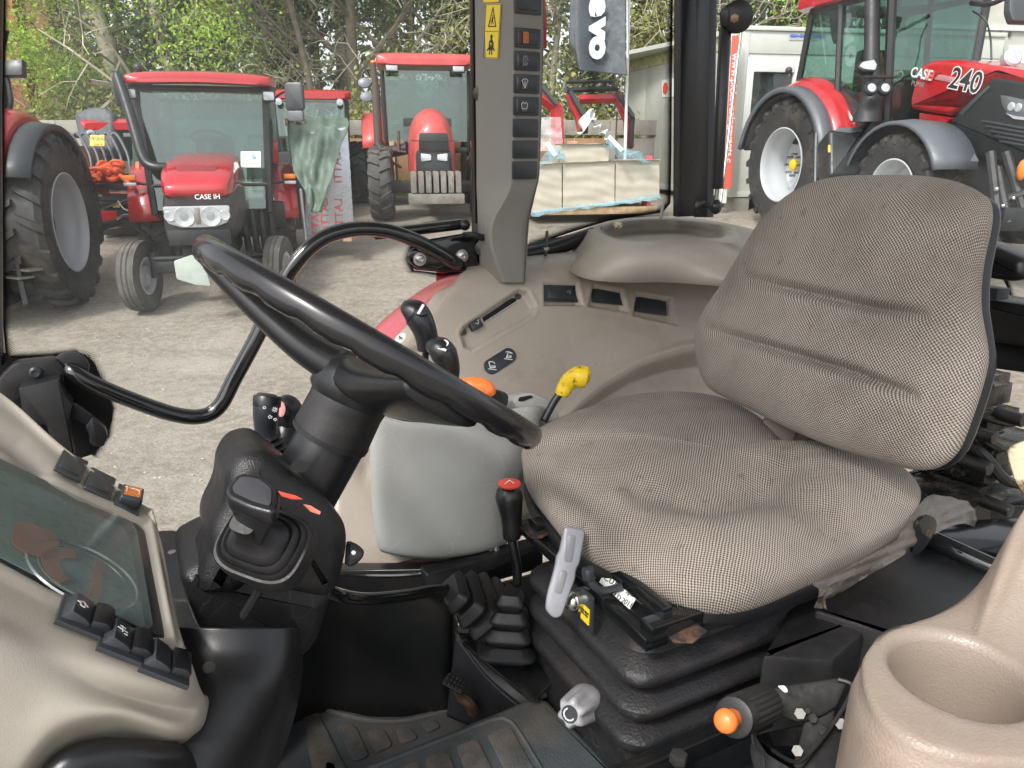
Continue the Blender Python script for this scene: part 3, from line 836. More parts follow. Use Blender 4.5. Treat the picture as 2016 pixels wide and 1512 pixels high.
for t in np.linspace(0, 1, 7):
    c = hf(0, 0, -.008) * (1 - t) + base * t; k = (1 - t) * .95 + t * .38
    cc = np.mean([hf(x, y, -.008) for x, y in hp], axis=0) * (1 - t) + base * t
    rg.append([cc + (hf(x, y, -.008) - np.mean([hf(a, b, -.008) for a, b in hp], axis=0)) * k for x, y in rpoly(hp, .006, 4)])
m.loft(rg); hd = m.obj('shuttle_lever', blk_smooth, col)
M().prism(hf, rpoly(inset(hp if area2(hp) > 0 else hp[::-1], .005), .005, 4), .0042, .0052, .0004).obj('lever_pad', mat('lever_pad_grey', (.05, .05, .056), .3), hd)
# torn red stickers
for pts in ([(548, 974), (566, 979), (582, 983), (596, 990), (575, 990), (556, 984)], [(598, 1000), (612, 1003), (632, 1015), (630, 1020), (612, 1014)]):
    fs_ = Frame(pd(590, 995, .60), (1, 0, 0), unit(-.5 * unit(ray(590, 1000)) + .8 * AU))
    M().prism(fs_, fs_.trace(pts), 0.004, .0048).obj('torn_sticker', redp if pts[0][0] < 560 else mat('faded_red_print', (.8, .22, .15), .4), col)
# indicator stalk, knurled end, boot
stalk = thing('indicator_stalk', 'black indicator stalk with white lamp symbols rising left of the column', 'stalk', pd(525, 885, .80))
s0 = pd(523, 892, .76); s1 = pd(525, 800, .75); s2 = pd(527, 776, .75)
m = M(); m.tube(cr([pd(527, 868, .76), pd(523, 840, .757), pd(524, 805, .75), pd(526, 782, .75), pd(527, 775, .75)], 5), [.0095, .011, .0125, .0128, .011, .008], 20); st_ = m.obj('stalk_grip', sw_blk, stalk)
m = M(); rg = []
axs = unit(s2 - s1); kfr = Frame(pd(525, 801, .75), (1, 0, 0), axs)
for z, r in ((0, .0131), (.002, .0134), (.010, .0134), (.0112, .0128)):
    rg.append([kfr((r + (.0003 if i % 2 else 0)) * math.cos(2 * math.pi * i / 80), (r + (.0003 if i % 2 else 0)) * math.sin(2 * math.pi * i / 80), z) for i in range(80)])
m.loft(rg); m.obj('knurled_ring', blk_smooth, stalk)
m = M(); bx_ = Frame(pd(534, 895, .765), (1, 0, 0), unit(pd(525, 865, .76) - pd(534, 895, .765)))
m.lathe(bx_, [(.019, -.008), (.019, .0), (.015, .003), (.0185, .006), (.014, .009), (.0165, .012), (.012, .015), (.014, .018), (.0095, .022), (.009, .03)], 24); m.obj('stalk_boot', rubber, stalk)
isf = Frame(pd(527, 822, .736), unit(ray(548, 826) - ray(505, 818)), -unit(ray(527, 820)))
def ic(cx, cy, s, pts): return [[(cx + x * s, cy + y * s) for x, y in ln] for ln in pts]
circ = [[(math.cos(a), math.sin(a)) for a in np.linspace(0, 2 * math.pi, 9)]]
strokes(isf, ic(-.005, .009, .0013, circ), .0005, icon_w, st_)
strokes(isf, ic(.005, .009, .0012, circ) + [[(.005 + .0017 * math.cos(a), .009 + .0017 * math.sin(a)), (.005 + .0027 * math.cos(a), .009 + .0027 * math.sin(a))] for a in np.linspace(0, 5.5, 8)], .0004, icon_w, st_)
arrow = [[(-1, 0), (0, 1), (0, .45), (1, .45), (1, -.45), (0, -.45), (0, -1), (-1, 0)]]
strokes(isf, ic(.002, .001, .0018, arrow) + ic(.0075, -.0005, -.0015, arrow), .0004, icon_w, st_)
# small knob with a pink face behind the stalk (key or throttle knob), side knob on the right of the cowl
kb = thing('rounded_black_knob', 'rounded black knob with a pink sticker just behind the indicator stalk', 'knob', pd(565, 880, .84))
m = M(); m.ball(pd(567, 818, .84), .021, 20, (.85, .9, 1.15)); m.tube([pd(567, 820, .84), pd(562, 860, .84), pd(568, 910, .84)], [.016, .014, .018], 16); k_ = m.obj('knob_body', blk_smooth, kb, smooth=180)
kff = Frame(pd(554, 806, .815), (1, 0, 0), -unit(ray(554, 806))); M().prism(kff, [(.0045 * math.cos(t), .0085 * math.sin(t)) for t in np.linspace(0, 6.28, 16, endpoint=False)], -.008, .002, .001).obj('pink_face', mat('pink_print', (.75, .35, .35), .4), k_)
M().cyl(pd(545, 845, .825), pd(545, 845, .84), .010, seg=20, b=.002).obj('side_button', blk_smooth, k_)
tk = thing('tilt_knob', 'small black tilt release knob on the right flank of the column cowl', 'knob', pd(685, 1090, .70))
tf = Frame(pd(696, 1088, .69), (1, 0, 0), -unit(ray(696, 1088)))
M().prism(tf, rpoly(tf.trace([(682, 1062), (705, 1072), (718, 1085), (714, 1098), (700, 1112), (688, 1116), (678, 1110)]), .005, 4), -.012, .006, .004).obj('knob_body', blk, tk)
M().cyl(tf(0, 0, .006), tf(0, 0, .0075), .002, seg=10).obj('screw', chrome, tk)

# ---------------------------------------------------------------- dashboard
dash = thing('instrument_panel', 'beige moulded dashboard holding a glass covered instrument display at lower left', 'dashboard', T(.1, .66, -.88))
TD = R_(40)
nd = -math.sin(TD) * AF + math.cos(TD) * AU
od = pr(310, 1150, .66)
dF = Frame(od, AR, nd)            # x right, y forward-down? (z cross x)
def pdn(x, y, h=0.0):
    return pn(x, y, od + nd * h, nd)
def dd(P, dr=0, du=0, df=0): return P + AR * dr + AU * du + AF * df
rows = [
 [dd(pdn(-330, 640), .03, -.10), dd(pdn(-160, 715), .03, -.10), dd(pdn(0, 800), .03, -.10), dd(pdn(112, 893), .03, -.10), dd(pdn(200, 963), .03, -.10), dd(pdn(282, 1018), .02, -.10), dd(pdn(298, 1032), 0, -.10), dd(pdn(302, 1040), -.01, -.10, .03)],
 [pdn(-330, 622), pdn(-160, 700), pdn(0, 784), pdn(112, 880), pdn(200, 950), pdn(282, 1006), pdn(300, 1022), dd(pdn(304, 1036), 0, -.03, .02)],
 [pdn(-330, 640), pdn(-160, 722), pdn(0, 806), pdn(110, 898), pdn(200, 966), pdn(288, 1024), pdn(306, 1050), dd(pdn(311, 1062), 0, -.03, .02)],
 [pdn(-330, 770), pdn(-160, 850), pdn(0, 930), pdn(110, 985), pdn(200, 1035), pdn(300, 1090), pdn(323, 1115), dd(pdn(329, 1120), 0, -.03, .02)],
 [pdn(-330, 930), pdn(-160, 1010), pdn(0, 1080), pdn(110, 1135), pdn(220, 1185), pdn(318, 1225), pdn(348, 1240), dd(pdn(355, 1245), 0, -.03, .02)],
 [pdn(-330, 1060), pdn(-160, 1130), pdn(0, 1200), pdn(110, 1252), pdn(230, 1305), pdn(345, 1335), pdn(378, 1322), dd(pdn(386, 1322), 0, -.03, .02)],
 [pr(-330, 1180, .50), pr(-160, 1240, .50), pr(0, 1290, .503), pr(110, 1325, .508), pr(230, 1368, .515), pr(355, 1395, .525), pr(396, 1378, .54), pr(404, 1372, .56)],
 [pr(-330, 1600, .487), pr(-160, 1590, .489), pr(0, 1530, .491), pr(110, 1425, .494), pr(230, 1402, .499), pr(350, 1432, .509), pr(396, 1420, .53), pr(402, 1410, .56)],
 [pr(-330, 1650, .497), pr(-160, 1640, .499), pr(0, 1580, .503), pr(120, 1462, .512), pr(232, 1432, .520), pr(345, 1455, .528), pr(378, 1448, .545), pr(385, 1440, .565)],
 [pr(-330, 1700, .50), pr(-160, 1690, .505), pr(0, 1640, .515), pr(130, 1505, .53), pr(232, 1474, .537), pr(330, 1482, .548), pr(345, 1478, .56), pr(350, 1470, .58)],
 [pr(-330, 1780, .52), pr(-160, 1760, .52), pr(0, 1710, .53), pr(140, 1570, .55), pr(232, 1520, .56), pr(320, 1510, .57), pr(335, 1508, .58), pr(340, 1500, .59)]]
def dash_disp(X, Y, G):
    bez = poly_in(X, Y, [(-200, 800), (0, 905), (150, 985), (285, 1038), (300, 1120), (328, 1262), (300, 1262), (90, 1165), (0, 1115), (-200, 1010)])
    d = -.004 * sstep(bez, 8)
    d += .004 * np.exp(-((bez + 10) / 9) ** 2)
    # swoop near the top edge
    d += -.010 * np.exp(-(line_dist(X, Y, [(-60, 820), (30, 880), (75, 930)]) / 22) ** 2)
    return d
m = M(); m.grid(rows, 26, 14, dash_disp); dsh = m.obj('moulded_body', beige_smooth, dash, smooth=180, thick=.003)
# dark bezel and the glass
bz = [(-160, 815), (0, 905), (130, 968), (262, 1028), (284, 1048), (327, 1250), (318, 1262), (300, 1262), (200, 1222), (95, 1168), (80, 1157), (0, 1118), (-160, 1040)]
df2 = Frame(od, AR, nd)
m = M(); m.prism(df2, rpoly(df2.trace(bz), .004), -.006, .0015, .001); bzo = m.obj('display_bezel', blk_smooth, dash)
gl = [(-160, 850), (0, 930), (120, 985), (240, 1042), (252, 1062), (282, 1236), (275, 1240), (180, 1195), (0, 1103), (-160, 1022)]
m = M(); m.prism(df2, rpoly(df2.trace(gl), .003), .0016, .0024); m.obj('display_face', mat('instrument_face', (.17, .21, .215), .3, var=.3, vs=12, dirt=(.20, .25, .25), dirtamt=.6, ds=9), bzo)
m = M(); m.prism(df2, rpoly(df2.trace([(-160, 836), (0, 918), (125, 978), (250, 1034), (262, 1055), (292, 1244), (282, 1250), (180, 1203), (0, 1110), (-160, 1030)]), .003), .0052, .0062); m.obj('display_glass', glass_mat('display_glass', (.85, .88, .88), .018, .07, (.42, .50, .49), .10, .10), bzo)
gc = pdn(165, 1130, .003)
gfr = Frame(gc, AR, nd)
m = M(); m.lathe(gfr, [(.044, 0), (.045, .0015), (.046, 0)], 48, caps=False); m.obj('gauge_ring', chrome, bzo)
m = M(); m.lathe(gfr, [(.036, 0), (.0362, .001), (.037, 0)], 48, caps=False); m.obj('gauge_ring', steel, bzo)
refl_red = mat('red_reflection', (.40, .13, .10), .4, var=.2, vs=25)  # red reflections in the display, put in as coloured shapes under the glass
m = M(); m.prism(gfr, [(.034 * math.cos(t), .034 * math.sin(t)) for t in np.linspace(.3, 2.6, 12)] + [(.020 * math.cos(t), .020 * math.sin(t)) for t in np.linspace(2.6, .3, 12)], 0, .001); m.obj('reflection_arc', refl_red, bzo)
m = M(); m.prism(gfr, [(-.034, -.004), (.03, -.009), (.03, -.016), (-.034, -.013)], 0, .001); m.obj('reflection_bar', refl_red, bzo)
m = M(); m.prism(Frame(pdn(70, 1065, .003), AR, nd), rrect(.05, .035, .012), 0, .001); m.obj('reflection_patch', refl_red, bzo)
for x, y in ((262, 1048), (308, 1248), (60, 950)):
    fq = Frame(pdn(x, y, .0016), AR, nd); M().lathe(fq, [(.0028, 0), (.0028, .001), (.0018, .0012), (.0001, .0006)], 12).obj('screw', sw_blk, bzo)

def blank_switch(fr, w, h, parent, name='blank_switch_cover'):
    o = M().box(fr, (0, 0, .0006), (w, h, .003), .0007, .0015).obj(name, sw_blk, parent)
    M().box(fr, (0, 0, .0026), (w * .74, h * .68, .0014), .0005, .001).obj('cover_face', sw_blk, o)
    return o
def rocker(fr, w, h, parent, icon=None, iconmat=None, window=None, tall=.007, name='rocker_switch', vert=False):
    o = M().box(fr, (0, 0, .0006), (w, h, .0032), .0007, .0015).obj(name, sw_blk, parent)
    m = M(); a, b = w * .39, h * .36
    prof = [(-a, .003), (-a * .85, .0075), (-.05 * a, .0035), (.8 * a, .0058), (a, .003)] if tall > .006 else [(-a, .002), (-a * .9, .0042), (-.2 * a, .003), (.9 * a, .0048), (a, .002)]
    pf2 = Frame(fr.o, fr.x, fr.y)      # x along, local y = -fr.z
    m.prism(pf2, [(x, -z) for x, z in prof] + [(a, -.0008), (-a, -.0008)], -b, b, .0005)
    p = m.obj('rocker', sw_blk, o)
    if window is not None:
        M().prism(fr.at(-.28 * a, 0, .0048), rrect(w * .2, h * .6, .0006), 0, .0006).obj('window', window, o)
    if icon is not None:
        strokes(fr.at(-.28 * a, 0, .0056), [[(x * h * .2, y * h * .2) for x, y in ln] for ln in icon], .0007, iconmat or icon_g, o)
    return o
# far row of switches (along the slope) and near row
fy_dir = unit(pdn(285, 1040) - pdn(0, 905))       # along the panel edge
swy = Frame(od, fy_dir, nd)
for i, (x, y) in enumerate(((140, 918), (197, 953), (252, 985))):
    fr = Frame(pdn(x, y, .0045), AR, nd)
    fr = Frame(fr.o, fy_dir, nd)
    if i < 2: blank_switch(fr, .027, .062, dash)
    else:
        o = M().box(fr, (0, 0, .0006), (.026, .060, .003), .0006).obj('hazard_switch', sw_blk, dash)
        fr2 = Frame(pdn(256, 983, .006), fy_dir, unit(nd - .25 * fy_dir))
        M().prism(fr2, rrect(.022, .036, .003), -.002, .009, .0025).obj('rocker', sw_blk, o)
        M().prism(fr2, rrect(.016, .026, .001), .009, .0097).obj('amber_window', amber, o)
        strokes(fr2.at(0, 0, .0098), [[(-.006, -.006), (-.006, .003), (-.003, .006), (.003, .006), (.006, .003), (.006, -.006)], [(-.006, .006), (-.0075, .0075)], [(.006, .006), (.0075, .0075)], [(0, .007), (0, .009)]], .0007, icon_w, o)
icons = [[[(-1, 0), (0, .9), (1, 0), (.4, 0), (.4, -.8), (-.4, -.8), (-.4, 0), (-1, 0)]],
         [[(-1, 0), (1, 0)], [(0, -.6), (0, .6)], [(-.5, .9), (.5, .9)], [(.5, -.9), (1, -.9)]], None]
for i, (x, y) in enumerate(((167, 1218), (245, 1268), (323, 1308))):
    fr = Frame(pdn(x, y, .0065), fy_dir, nd)
    o = M().box(fr, (0, 0, .0006), (.038, .040, .004), .0006).obj('latching_switch', sw_blk, dash)
    m = M(); pf2 = Frame(fr.o, fr.x, fr.y); b = .0145
    m.prism(pf2, [(-.017, -.002), (-.012, -.0095), (-.002, -.0075), (.003, -.005), (.003, -.001), (-.017, -.001)], -b, b, .001)
    m.obj('rocker', sw_blk, o)
    m = M(); m.prism(pf2, [(.003, -.001), (.003, -.0085), (.012, -.010), (.017, -.008), (.018, -.001)], -b, b, .0015); m.obj('latch_tab', blk_smooth, o)
    if icons[i]: strokes(Frame(fr(-.007, 0, .0092), unit(fr.x - .2 * fr.z), unit(fr.z + .2 * fr.x)), [[(px_ * .004, py_ * .004) for px_, py_ in ln] for ln in icons[i]], .0009, icon_w, o)
m = M(); m.box(Frame(T(.22, .655, -.66), AF, AU), (0, 0, 0), (.30, .20, .44), .02); m.obj('inner_body', blk, dash)
dark_screw = mat('dark_screw', (.06, .06, .06), .4, .7)
# black base of the dash that flows to the floor
base = [[pr(x, y + dy_, r) for x, r in row] for y, dy_, row in (
 (1236, 0, ((330, .63), (420, .602), (510, .596), (572, .604), (586, .66), (588, .74))),
 (1285, 0, ((345, .605), (430, .588), (518, .582), (578, .596), (592, .66), (594, .74))),
 (1350, 0, ((355, .580), (435, .564), (518, .562), (574, .586), (588, .66), (590, .74))),
 (1430, 0, ((345, .550), (425, .540), (503, .545), (554, .574), (568, .65), (572, .74))),
 (1520, 0, ((310, .525), (398, .518), (474, .530), (520, .560), (535, .64), (540, .74))),
 (1640, 0, ((265, .505), (362, .500), (432, .520), (474, .550), (490, .63), (496, .74))))]
m = M(); m.grid(base, 8, 8); lb = m.obj('lower_fairing', blk_smooth, dash, smooth=180, thick=.003)
fq = Frame(pr(411, 1313, .562), -AF, -AR + .2 * AU); M().lathe(fq, [(.005, 0), (.005, .001), (.003, .0014), (.0001, .0008)], 14).obj('screw', dark_screw, dash)
m = M(); m.tube(cr([pr(90, 1560, .50), pr(135, 1508, .50), pr(200, 1492, .505), pr(280, 1496, .51), pr(345, 1500, .52), pr(360, 1550, .52)], 6), [.012, .012, .013, .013, .012, .012], 12)
m.prism(Frame(pr(240, 1500, .52), -AF, -AR), Frame(pr(240, 1500, .52), -AF, -AR).trace([(100, 1545), (140, 1498), (350, 1502), (370, 1600), (90, 1620)]), -.02, 0.0, .004); m.obj('lower_trim', blk_smooth, dash)
M().lathe(Frame(pr(150, 1508, .508), -AF, -AR), [(.008, 0), (.008, .004), (.005, .006), (.0001, .006)], 16).obj('screw', sw_blk, dash)
# dark shelf between the dash and the door, seen beside the column
ds = thing('front_footwell_cover', 'dark shelf with a screw between dashboard and right door', 'panel', T(.05, .95, -.9))
m = M(); fr = Frame(pu(350, 1080, -.56), AR, AU); m.prism(fr, rpoly(fr.trace([(300, 1044), (340, 1040), (395, 1060), (440, 1085), (440, 1180), (330, 1180), (280, 1060)]), .01), -.34, 0, .006); m.obj('shelf_panel', blk, ds)
M().lathe(Frame(pu(339, 1087, -.56), AR, AU), [(.006, 0), (.006, .001), (.003, .0016), (.0001, .001)], 14).obj('screw', steel, ds)

# ---------------------------------------------------------------- right hand console
KS = .6
nC = unit(AR * 1.0 - KS * AU); nC = nC if (CAM - T(-.6, 1.2, -.4)) @ nC > 0 else -nC
oC = T(-.6, 1.29, -.25)
def pc_(x, y, h=0.0): return pn(x, y, oC + nC * h, nC)
console = thing('right_side_console', 'beige moulded side console with switches under the right window', 'console', T(-.8, 1.15, -.88))
bound = [(882, 548, 560), (850, 590, 600), (800, 640, 650), (752, 690, 705), (712, 740, 760), (672, 800, 820), (655, 870, 880), (642, 950, 950), (640, 1030, 1030), (648, 1095, 1090), (655, 1118, 1112)]
rows = []
def sill(u, r, f0=-.555, f1=-1.42, n=9): return [T(f0 + (f1 - f0) * k / (n - 1), r, u + .02 * k / (n - 1)) for k in range(n)]
rows.append(sill(-.250, 1.47, -.62)); rows.append(sill(-.224, 1.40, -.60)); rows.append(sill(-.228, 1.335, -.58))
def rowp(x0, y0, x1, y1, n=9): return [pc_(x0 + (x1 - x0) * (k / (n - 1)), y0 + (y1 - y0) * (k / (n - 1))) for k in range(n)]
rows.append(rowp(884, 552, 1640, 588))
for (x0, y0, _), (x1, y1) in zip(bound[1:], ((1640, 625), (1640, 670), (1640, 730), (1600, 790), (1550, 850), (1450, 900), (1250, 950), (1100, 1030), (900, 1090), (785, 1112))):
    rows.append(rowp(x0, y0, x1, y1))
pock = [([(912, 640), (903, 655), (912, 686), (930, 692), (1050, 622), (1058, 604), (1040, 572), (1022, 566)], .013, 9),
        ([(1068, 554), (1138, 556), (1149, 604), (1070, 604)], .016, 8),
        ([(1166, 560), (1228, 571), (1238, 618), (1156, 604)], .016, 8),
        ([(1252, 576), (1324, 588), (1333, 642), (1243, 622)], .016, 8)]
arch = [(1060, 900), (1110, 828), (1180, 762), (1260, 714), (1340, 688), (1420, 678), (1700, 690), (1700, 1100), (1060, 1100)]
def con_disp(X, Y, G):
    d = np.zeros(X.shape)
    for poly, dep, w in pock:
        s = poly_in(X, Y, poly); d -= dep * sstep(s, w); d += .0012 * np.exp(-((s + 3) / 3) ** 2)
    a = poly_in(X, Y, arch); d -= .060 * sstep(a - 3, 26); d += .006 * np.exp(-((a + 5) / 8) ** 2)
    e = line_dist(X, Y, [(884, 545), (846, 590), (800, 640), (752, 690), (712, 740), (672, 800), (655, 870), (642, 950), (640, 1030), (650, 1120)])
    d -= .03 * np.exp(-(e / 14) ** 2)
    d -= .006 * np.exp(-(((X - 722) / 18) ** 2 + ((Y - 925) / 26) ** 2))
    return d
m = M(); m.grid(rows, 46, 20, con_disp); m.obj('moulded_panel', beige, console, smooth=180, thick=.002)
# slot insert (heater slide) in the long recess
mh = MATS['hole_shadow_black']
xs = unit(pc_(1040, 590) - pc_(915, 650))
sf_ = Frame(pc_(985, 618, -.012), xs, nC)
slot = M().prism(sf_, rpoly(sf_.trace([(948, 622), (1012, 582), (1017, 592), (953, 634)]), .002), -.004, .001).obj('slide_slot', mh, console)
M().tube([pc_(955, 633, -.010), pc_(1016, 594, -.010)], .0009, 6).obj('slot_edge', chrome, console)
sk = Frame(pc_(934, 641, -.012), xs, nC)
M().prism(sk, rrect(.026, .018, .002), 0, .010, .002).obj('slide_knob', sw_blk, console)
strokes(sk.at(.003, .0, .0102), [[(-.004, .002), (0, -.002), (.004, .003)], [(.002, .005), (.006, .005)]], .0008, icon_w, console)
for x, y in ((1019, 583), (911, 653)):
    fq = Frame(pc_(x, y, -.011), xs, nC); M().lathe(fq, [(.0075, 0), (.0072, .002), (.004, .003), (.0001, .002)], 14).obj('screw', dk_steel, console)
# three switches in the pockets
for i, (cx_, cy_, wx, wy) in enumerate(((1103, 576, 66, 3), (1196, 580, 62, 7), (1280, 599, 62, 9))):
    ex = unit(pc_(cx_ + wx / 2, cy_ + wy / 2) - pc_(cx_ - wx / 2, cy_ - wy / 2))
    W = np.linalg.norm(pc_(cx_ + wx / 2, cy_ + wy / 2) - pc_(cx_ - wx / 2, cy_ - wy / 2))
    Hh = np.linalg.norm(pc_(cx_, cy_ + 18) - pc_(cx_, cy_ - 18))
    fr = Frame(pc_(cx_, cy_, -.008), ex, nC)
    if i == 0:
        o = rocker(fr, W, Hh, console, tall=.005)
        strokes(fr.at(W * .22, 0, .0056), [[(-.005, 0), (0, 0)], [(-.003, .002), (-.003, -.002)], [(.002 + .0022 * math.cos(a), .002 + .0022 * math.sin(a)) for a in np.linspace(0, 6.28, 8)], [(.003 + .0018 * math.cos(a), -.002 + .0018 * math.sin(a)) for a in np.linspace(0, 6.28, 8)]], .0006, icon_g, o)
    else: blank_switch(fr, W, Hh, console)
# lift symbols plate
pf_ = Frame(pc_(984, 711, .001), unit(pc_(1015, 692) - pc_(955, 730)), nC)
pl = M().prism(pf_, rrect(.074, .029, .0145, 8), 0, .003, .001, 3).obj('symbol_plate', sw_blk, console)
for sx_, fl_ in ((-.020, 1), (.020, -1)):
    fr = Frame(pf_(sx_, 0, .0032), unit(pf_.x * .80 - pf_.y * .6), nC)
    strokes(fr, [[(-.008, -.007), (.008, -.007)]], .0014, icon_w, pl)
    strokes(fr, [[(-.004, -.004), (-.004 - fl_ * .0035, .006)], [(-.004, -.0045), (.0055, -.0025), (.0055, .0), (-.002, -.001)], [(.006 * math.cos(a) - .001, .002 + .006 * math.sin(a)) for a in np.linspace(.5, 2.3, 7)], [(-.005 * fl_ - .003 * fl_, .0055), (-.004 * fl_ - .001, .0075)]], .0016, icon_w, pl)
# white mark at the left edge of the console
fr = Frame(pc_(788, 666, .03), unit(pc_(800, 655) - pc_(775, 680)), nC)
wm = M().prism(fr, [(.013 * math.cos(t), .007 * math.sin(t)) for t in np.linspace(0, 6.28, 18, endpoint=False)], 0, .0006).obj('small_white_label', white_lab, console)
text('4', fr.at(0, 0, .0008), .012, icon_k, wm)
# storage tray hump at the rear
tray = thing('rear_storage_tray', 'beige moulded storage tray with a notched front lip beside the rear pillar', 'tray', T(-1.0, 1.3, -.24))
def ring(pts, u, n=5): return cr([pu(x, y, u if len(q) == 0 else q[0]) for x, y, *q in pts], n, True)
R0 = [(1108, 500), (1112, 525), (1150, 548), (1220, 556), (1310, 556), (1400, 562), (1500, 570), (1560, 560), (1570, 500), (1500, 455), (1350, 445), (1240, 445), (1170, 455), (1128, 474)]
R1 = [(1126, 490), (1132, 510), (1165, 530), (1225, 538), (1310, 538), (1400, 542), (1490, 548), (1530, 540), (1535, 492), (1480, 450), (1350, 438), (1245, 438), (1180, 447), (1142, 466)]
R2 = [(1145, 468), (1155, 486), (1185, 503), (1235, 512), (1310, 514), (1400, 512), (1470, 512), (1496, 502), (1498, 478), (1460, 446), (1350, 431), (1250, 431), (1190, 439), (1155, 452)]
R3 = [(1160, 452), (1170, 463), (1200, 476), (1245, 482), (1295, 480), (1345, 474), (1400, 476), (1450, 478), (1466, 468), (1440, 442), (1350, 427), (1255, 428), (1200, 435), (1168, 444)]
R4 = [(1180, 450), (1186, 458), (1210, 468), (1248, 474), (1296, 471), (1345, 465), (1390, 468), (1420, 468), (1430, 460), (1415, 445), (1345, 434), (1260, 434), (1210, 439), (1186, 445)]
R5 = [(1190, 458), (1198, 470), (1220, 480), (1255, 486), (1300, 484), (1345, 478), (1385, 478), (1410, 476), (1418, 468), (1405, 455), (1345, 446), (1265, 445), (1218, 448), (1196, 453)]
m = M()
m.loft([ring(R0, -.252), ring(R0, -.240), ring(R1, -.222), ring(R2, -.196), ring(R3, -.172), ring(R4, -.170), ring(R5, -.192), ring([(1260 + (x - 1290) * .8 + 30, 470 + (y - 462) * .8) for x, y in R5], -.204), ring([(1260 + (x - 1290) * .3 + 30, 470 + (y - 462) * .3) for x, y in R5], -.205)], True, (False, True))
m.obj('tray_body', beige_smooth, tray, smooth=180)
# notch lip
fr = Frame(pu(1327, 478, -.186), -AF, -AR + .3 * AU)
m = M(); m.prism(fr, rpoly(fr.trace([(1312, 468), (1319, 470), (1323, 488), (1332, 488), (1338, 468), (1348, 464), (1352, 505), (1330, 512), (1308, 505)]), .002), -.006, .003, .0015); m.obj('notched_lip', beige_smooth, tray)
# mounting bolt on the shelf and the nut, the clip on the tray rim
bolt = thing('threaded_stud', 'upright zinc threaded stud with a nut on the beige sill beside the pillar', 'bolt', pu(1074, 505, -.222))
m = M(); m.cyl(pu(1074, 508, -.222), pd(1077, 456, 1.50), .0032, seg=10); bo_ = m.obj('stud', steel, bolt)
fr = Frame(pd(1075, 490, 1.50), (1, 0, 0), AU); M().prism(fr, [(.007 * math.cos(t), .007 * math.sin(t)) for t in np.linspace(0, 6.28, 6, endpoint=False)], -.003, .003, .0006).obj('nut', steel, bolt)
M().lathe(Frame(pu(1074, 506, -.222), (1, 0, 0), AU), [(.016, 0), (.015, .003), (.010, .0035), (.009, .001)], 24).obj('washer', beige_smooth, bolt)
clip = thing('torn_foam_scrap', 'torn brown foam scrap stuck on the rim of the beige tray', 'scrap', pd(1216, 445, 1.66))
m = M(); m.ball(pd(1216, 444, 1.66), .011, 9, (1.0, .7, .8)); o = m.obj('scrap', creamp, clip)
rodb = thing('thin_rear_rod', 'thin grey rod standing behind the tray in front of the window', 'rod', pd(1301, 428, 1.7))
M().cyl(pd(1301, 430, 1.7), pd(1306, 398, 1.7), .0035, seg=10).obj('rod', steel, rodb)

# ---------------------------------------------------------------- lever pod
pod = thing('control_pod', 'grey green control pod with lever slots between seat and console', 'control pod', T(-.37, 1.0, -.6))
ptop = [(741, 812), (790, 818), (880, 822), (960, 812), (1010, 795), (1050, 800)]
rows = []
def podrow(pts): return [pr(x, y, r) for x, y, r in pts]
rows = [podrow([(742, 800, 1.08), (738, 808, .99), (745, 818, .958), (790, 830, .95), (880, 835, .95), (960, 826, .95), (1010, 806, .955), (1060, 800, .97), (1080, 800, 1.05)]),
        podrow([(738, 812, 1.08), (733, 815, .985), (739, 822, .950), (790, 842, .942), (880, 846, .94), (960, 838, .94), (1010, 822, .945), (1060, 820, .96), (1080, 820, 1.05)]),
        podrow([(736, 900, 1.08), (731, 905, .98), (737, 912, .944), (790, 920, .937), (880, 925, .932), (960, 920, .934), (1010, 912, .94), (1045, 912, .96), (1060, 912, 1.05)]),
        podrow([(742, 1000, 1.08), (736, 1005, .98), (741, 1008, .944), (790, 1014, .937), (880, 1018, .932), (950, 1014, .934), (985, 1008, .94), (1008, 1004, .96), (1015, 1000, 1.05)]),
        podrow([(748, 1056, 1.08), (744, 1066, .985), (750, 1074, .948), (800, 1084, .938), (870, 1086, .934), (935, 1079, .936), (984, 1066, .942), (1002, 1058, .96), (1006, 1050, 1.05)]),
        podrow([(752, 1064, 1.08), (748, 1074, 1.0), (755, 1084, .962), (803, 1094, .953), (870, 1097, .95), (935, 1089, .951), (984, 1074, .956), (1000, 1064, .975), (1004, 1056, 1.05)]),
        podrow([(752, 1066, 1.08), (748, 1076, 1.04), (755, 1086, 1.0), (803, 1096, .99), (870, 1099, .99), (935, 1091, .99), (984, 1076, .99), (1000, 1066, 1.01), (1004, 1058, 1.05)])]
m = M(); m.grid(rows, 6, 8); m.obj('pod_shell', pod_grey, pod, smooth=180, thick=.003)
# black top plate with slots
fp = Frame(pd(870, 800, 1.11), -AF, unit(AU - .55 * AR))
tp = [(748, 798), (760, 812), (800, 822), (880, 828), (950, 822), (1000, 800), (1002, 775), (975, 765), (900, 775), (780, 785)]
m = M(); m.prism(fp, rpoly(fp.trace(tp), .01, 4), -.01, .001, .002); top = m.obj('top_plate', blk_smooth, pod)
M().prism(fp, rpoly(fp.trace([(778, 812), (860, 818), (925, 812), (925, 808), (860, 812), (780, 806)]), .002), .0011, .0018).obj('lever_slot', mh, top)
M().prism(fp, rpoly(fp.trace([(968, 775), (984, 772), (992, 795), (975, 798)]), .002), .0011, .0018).obj('lever_slot', mh, top)
for x, y in ((768, 812), (868, 824)):
    M().lathe(Frame(fp(*fp.trace([(x, y)])[0], .001), -AF, fp.z), [(.0042, 0), (.004, .0016), (.002, .002), (.0001, .001)], 12).obj('screw', steel, top)
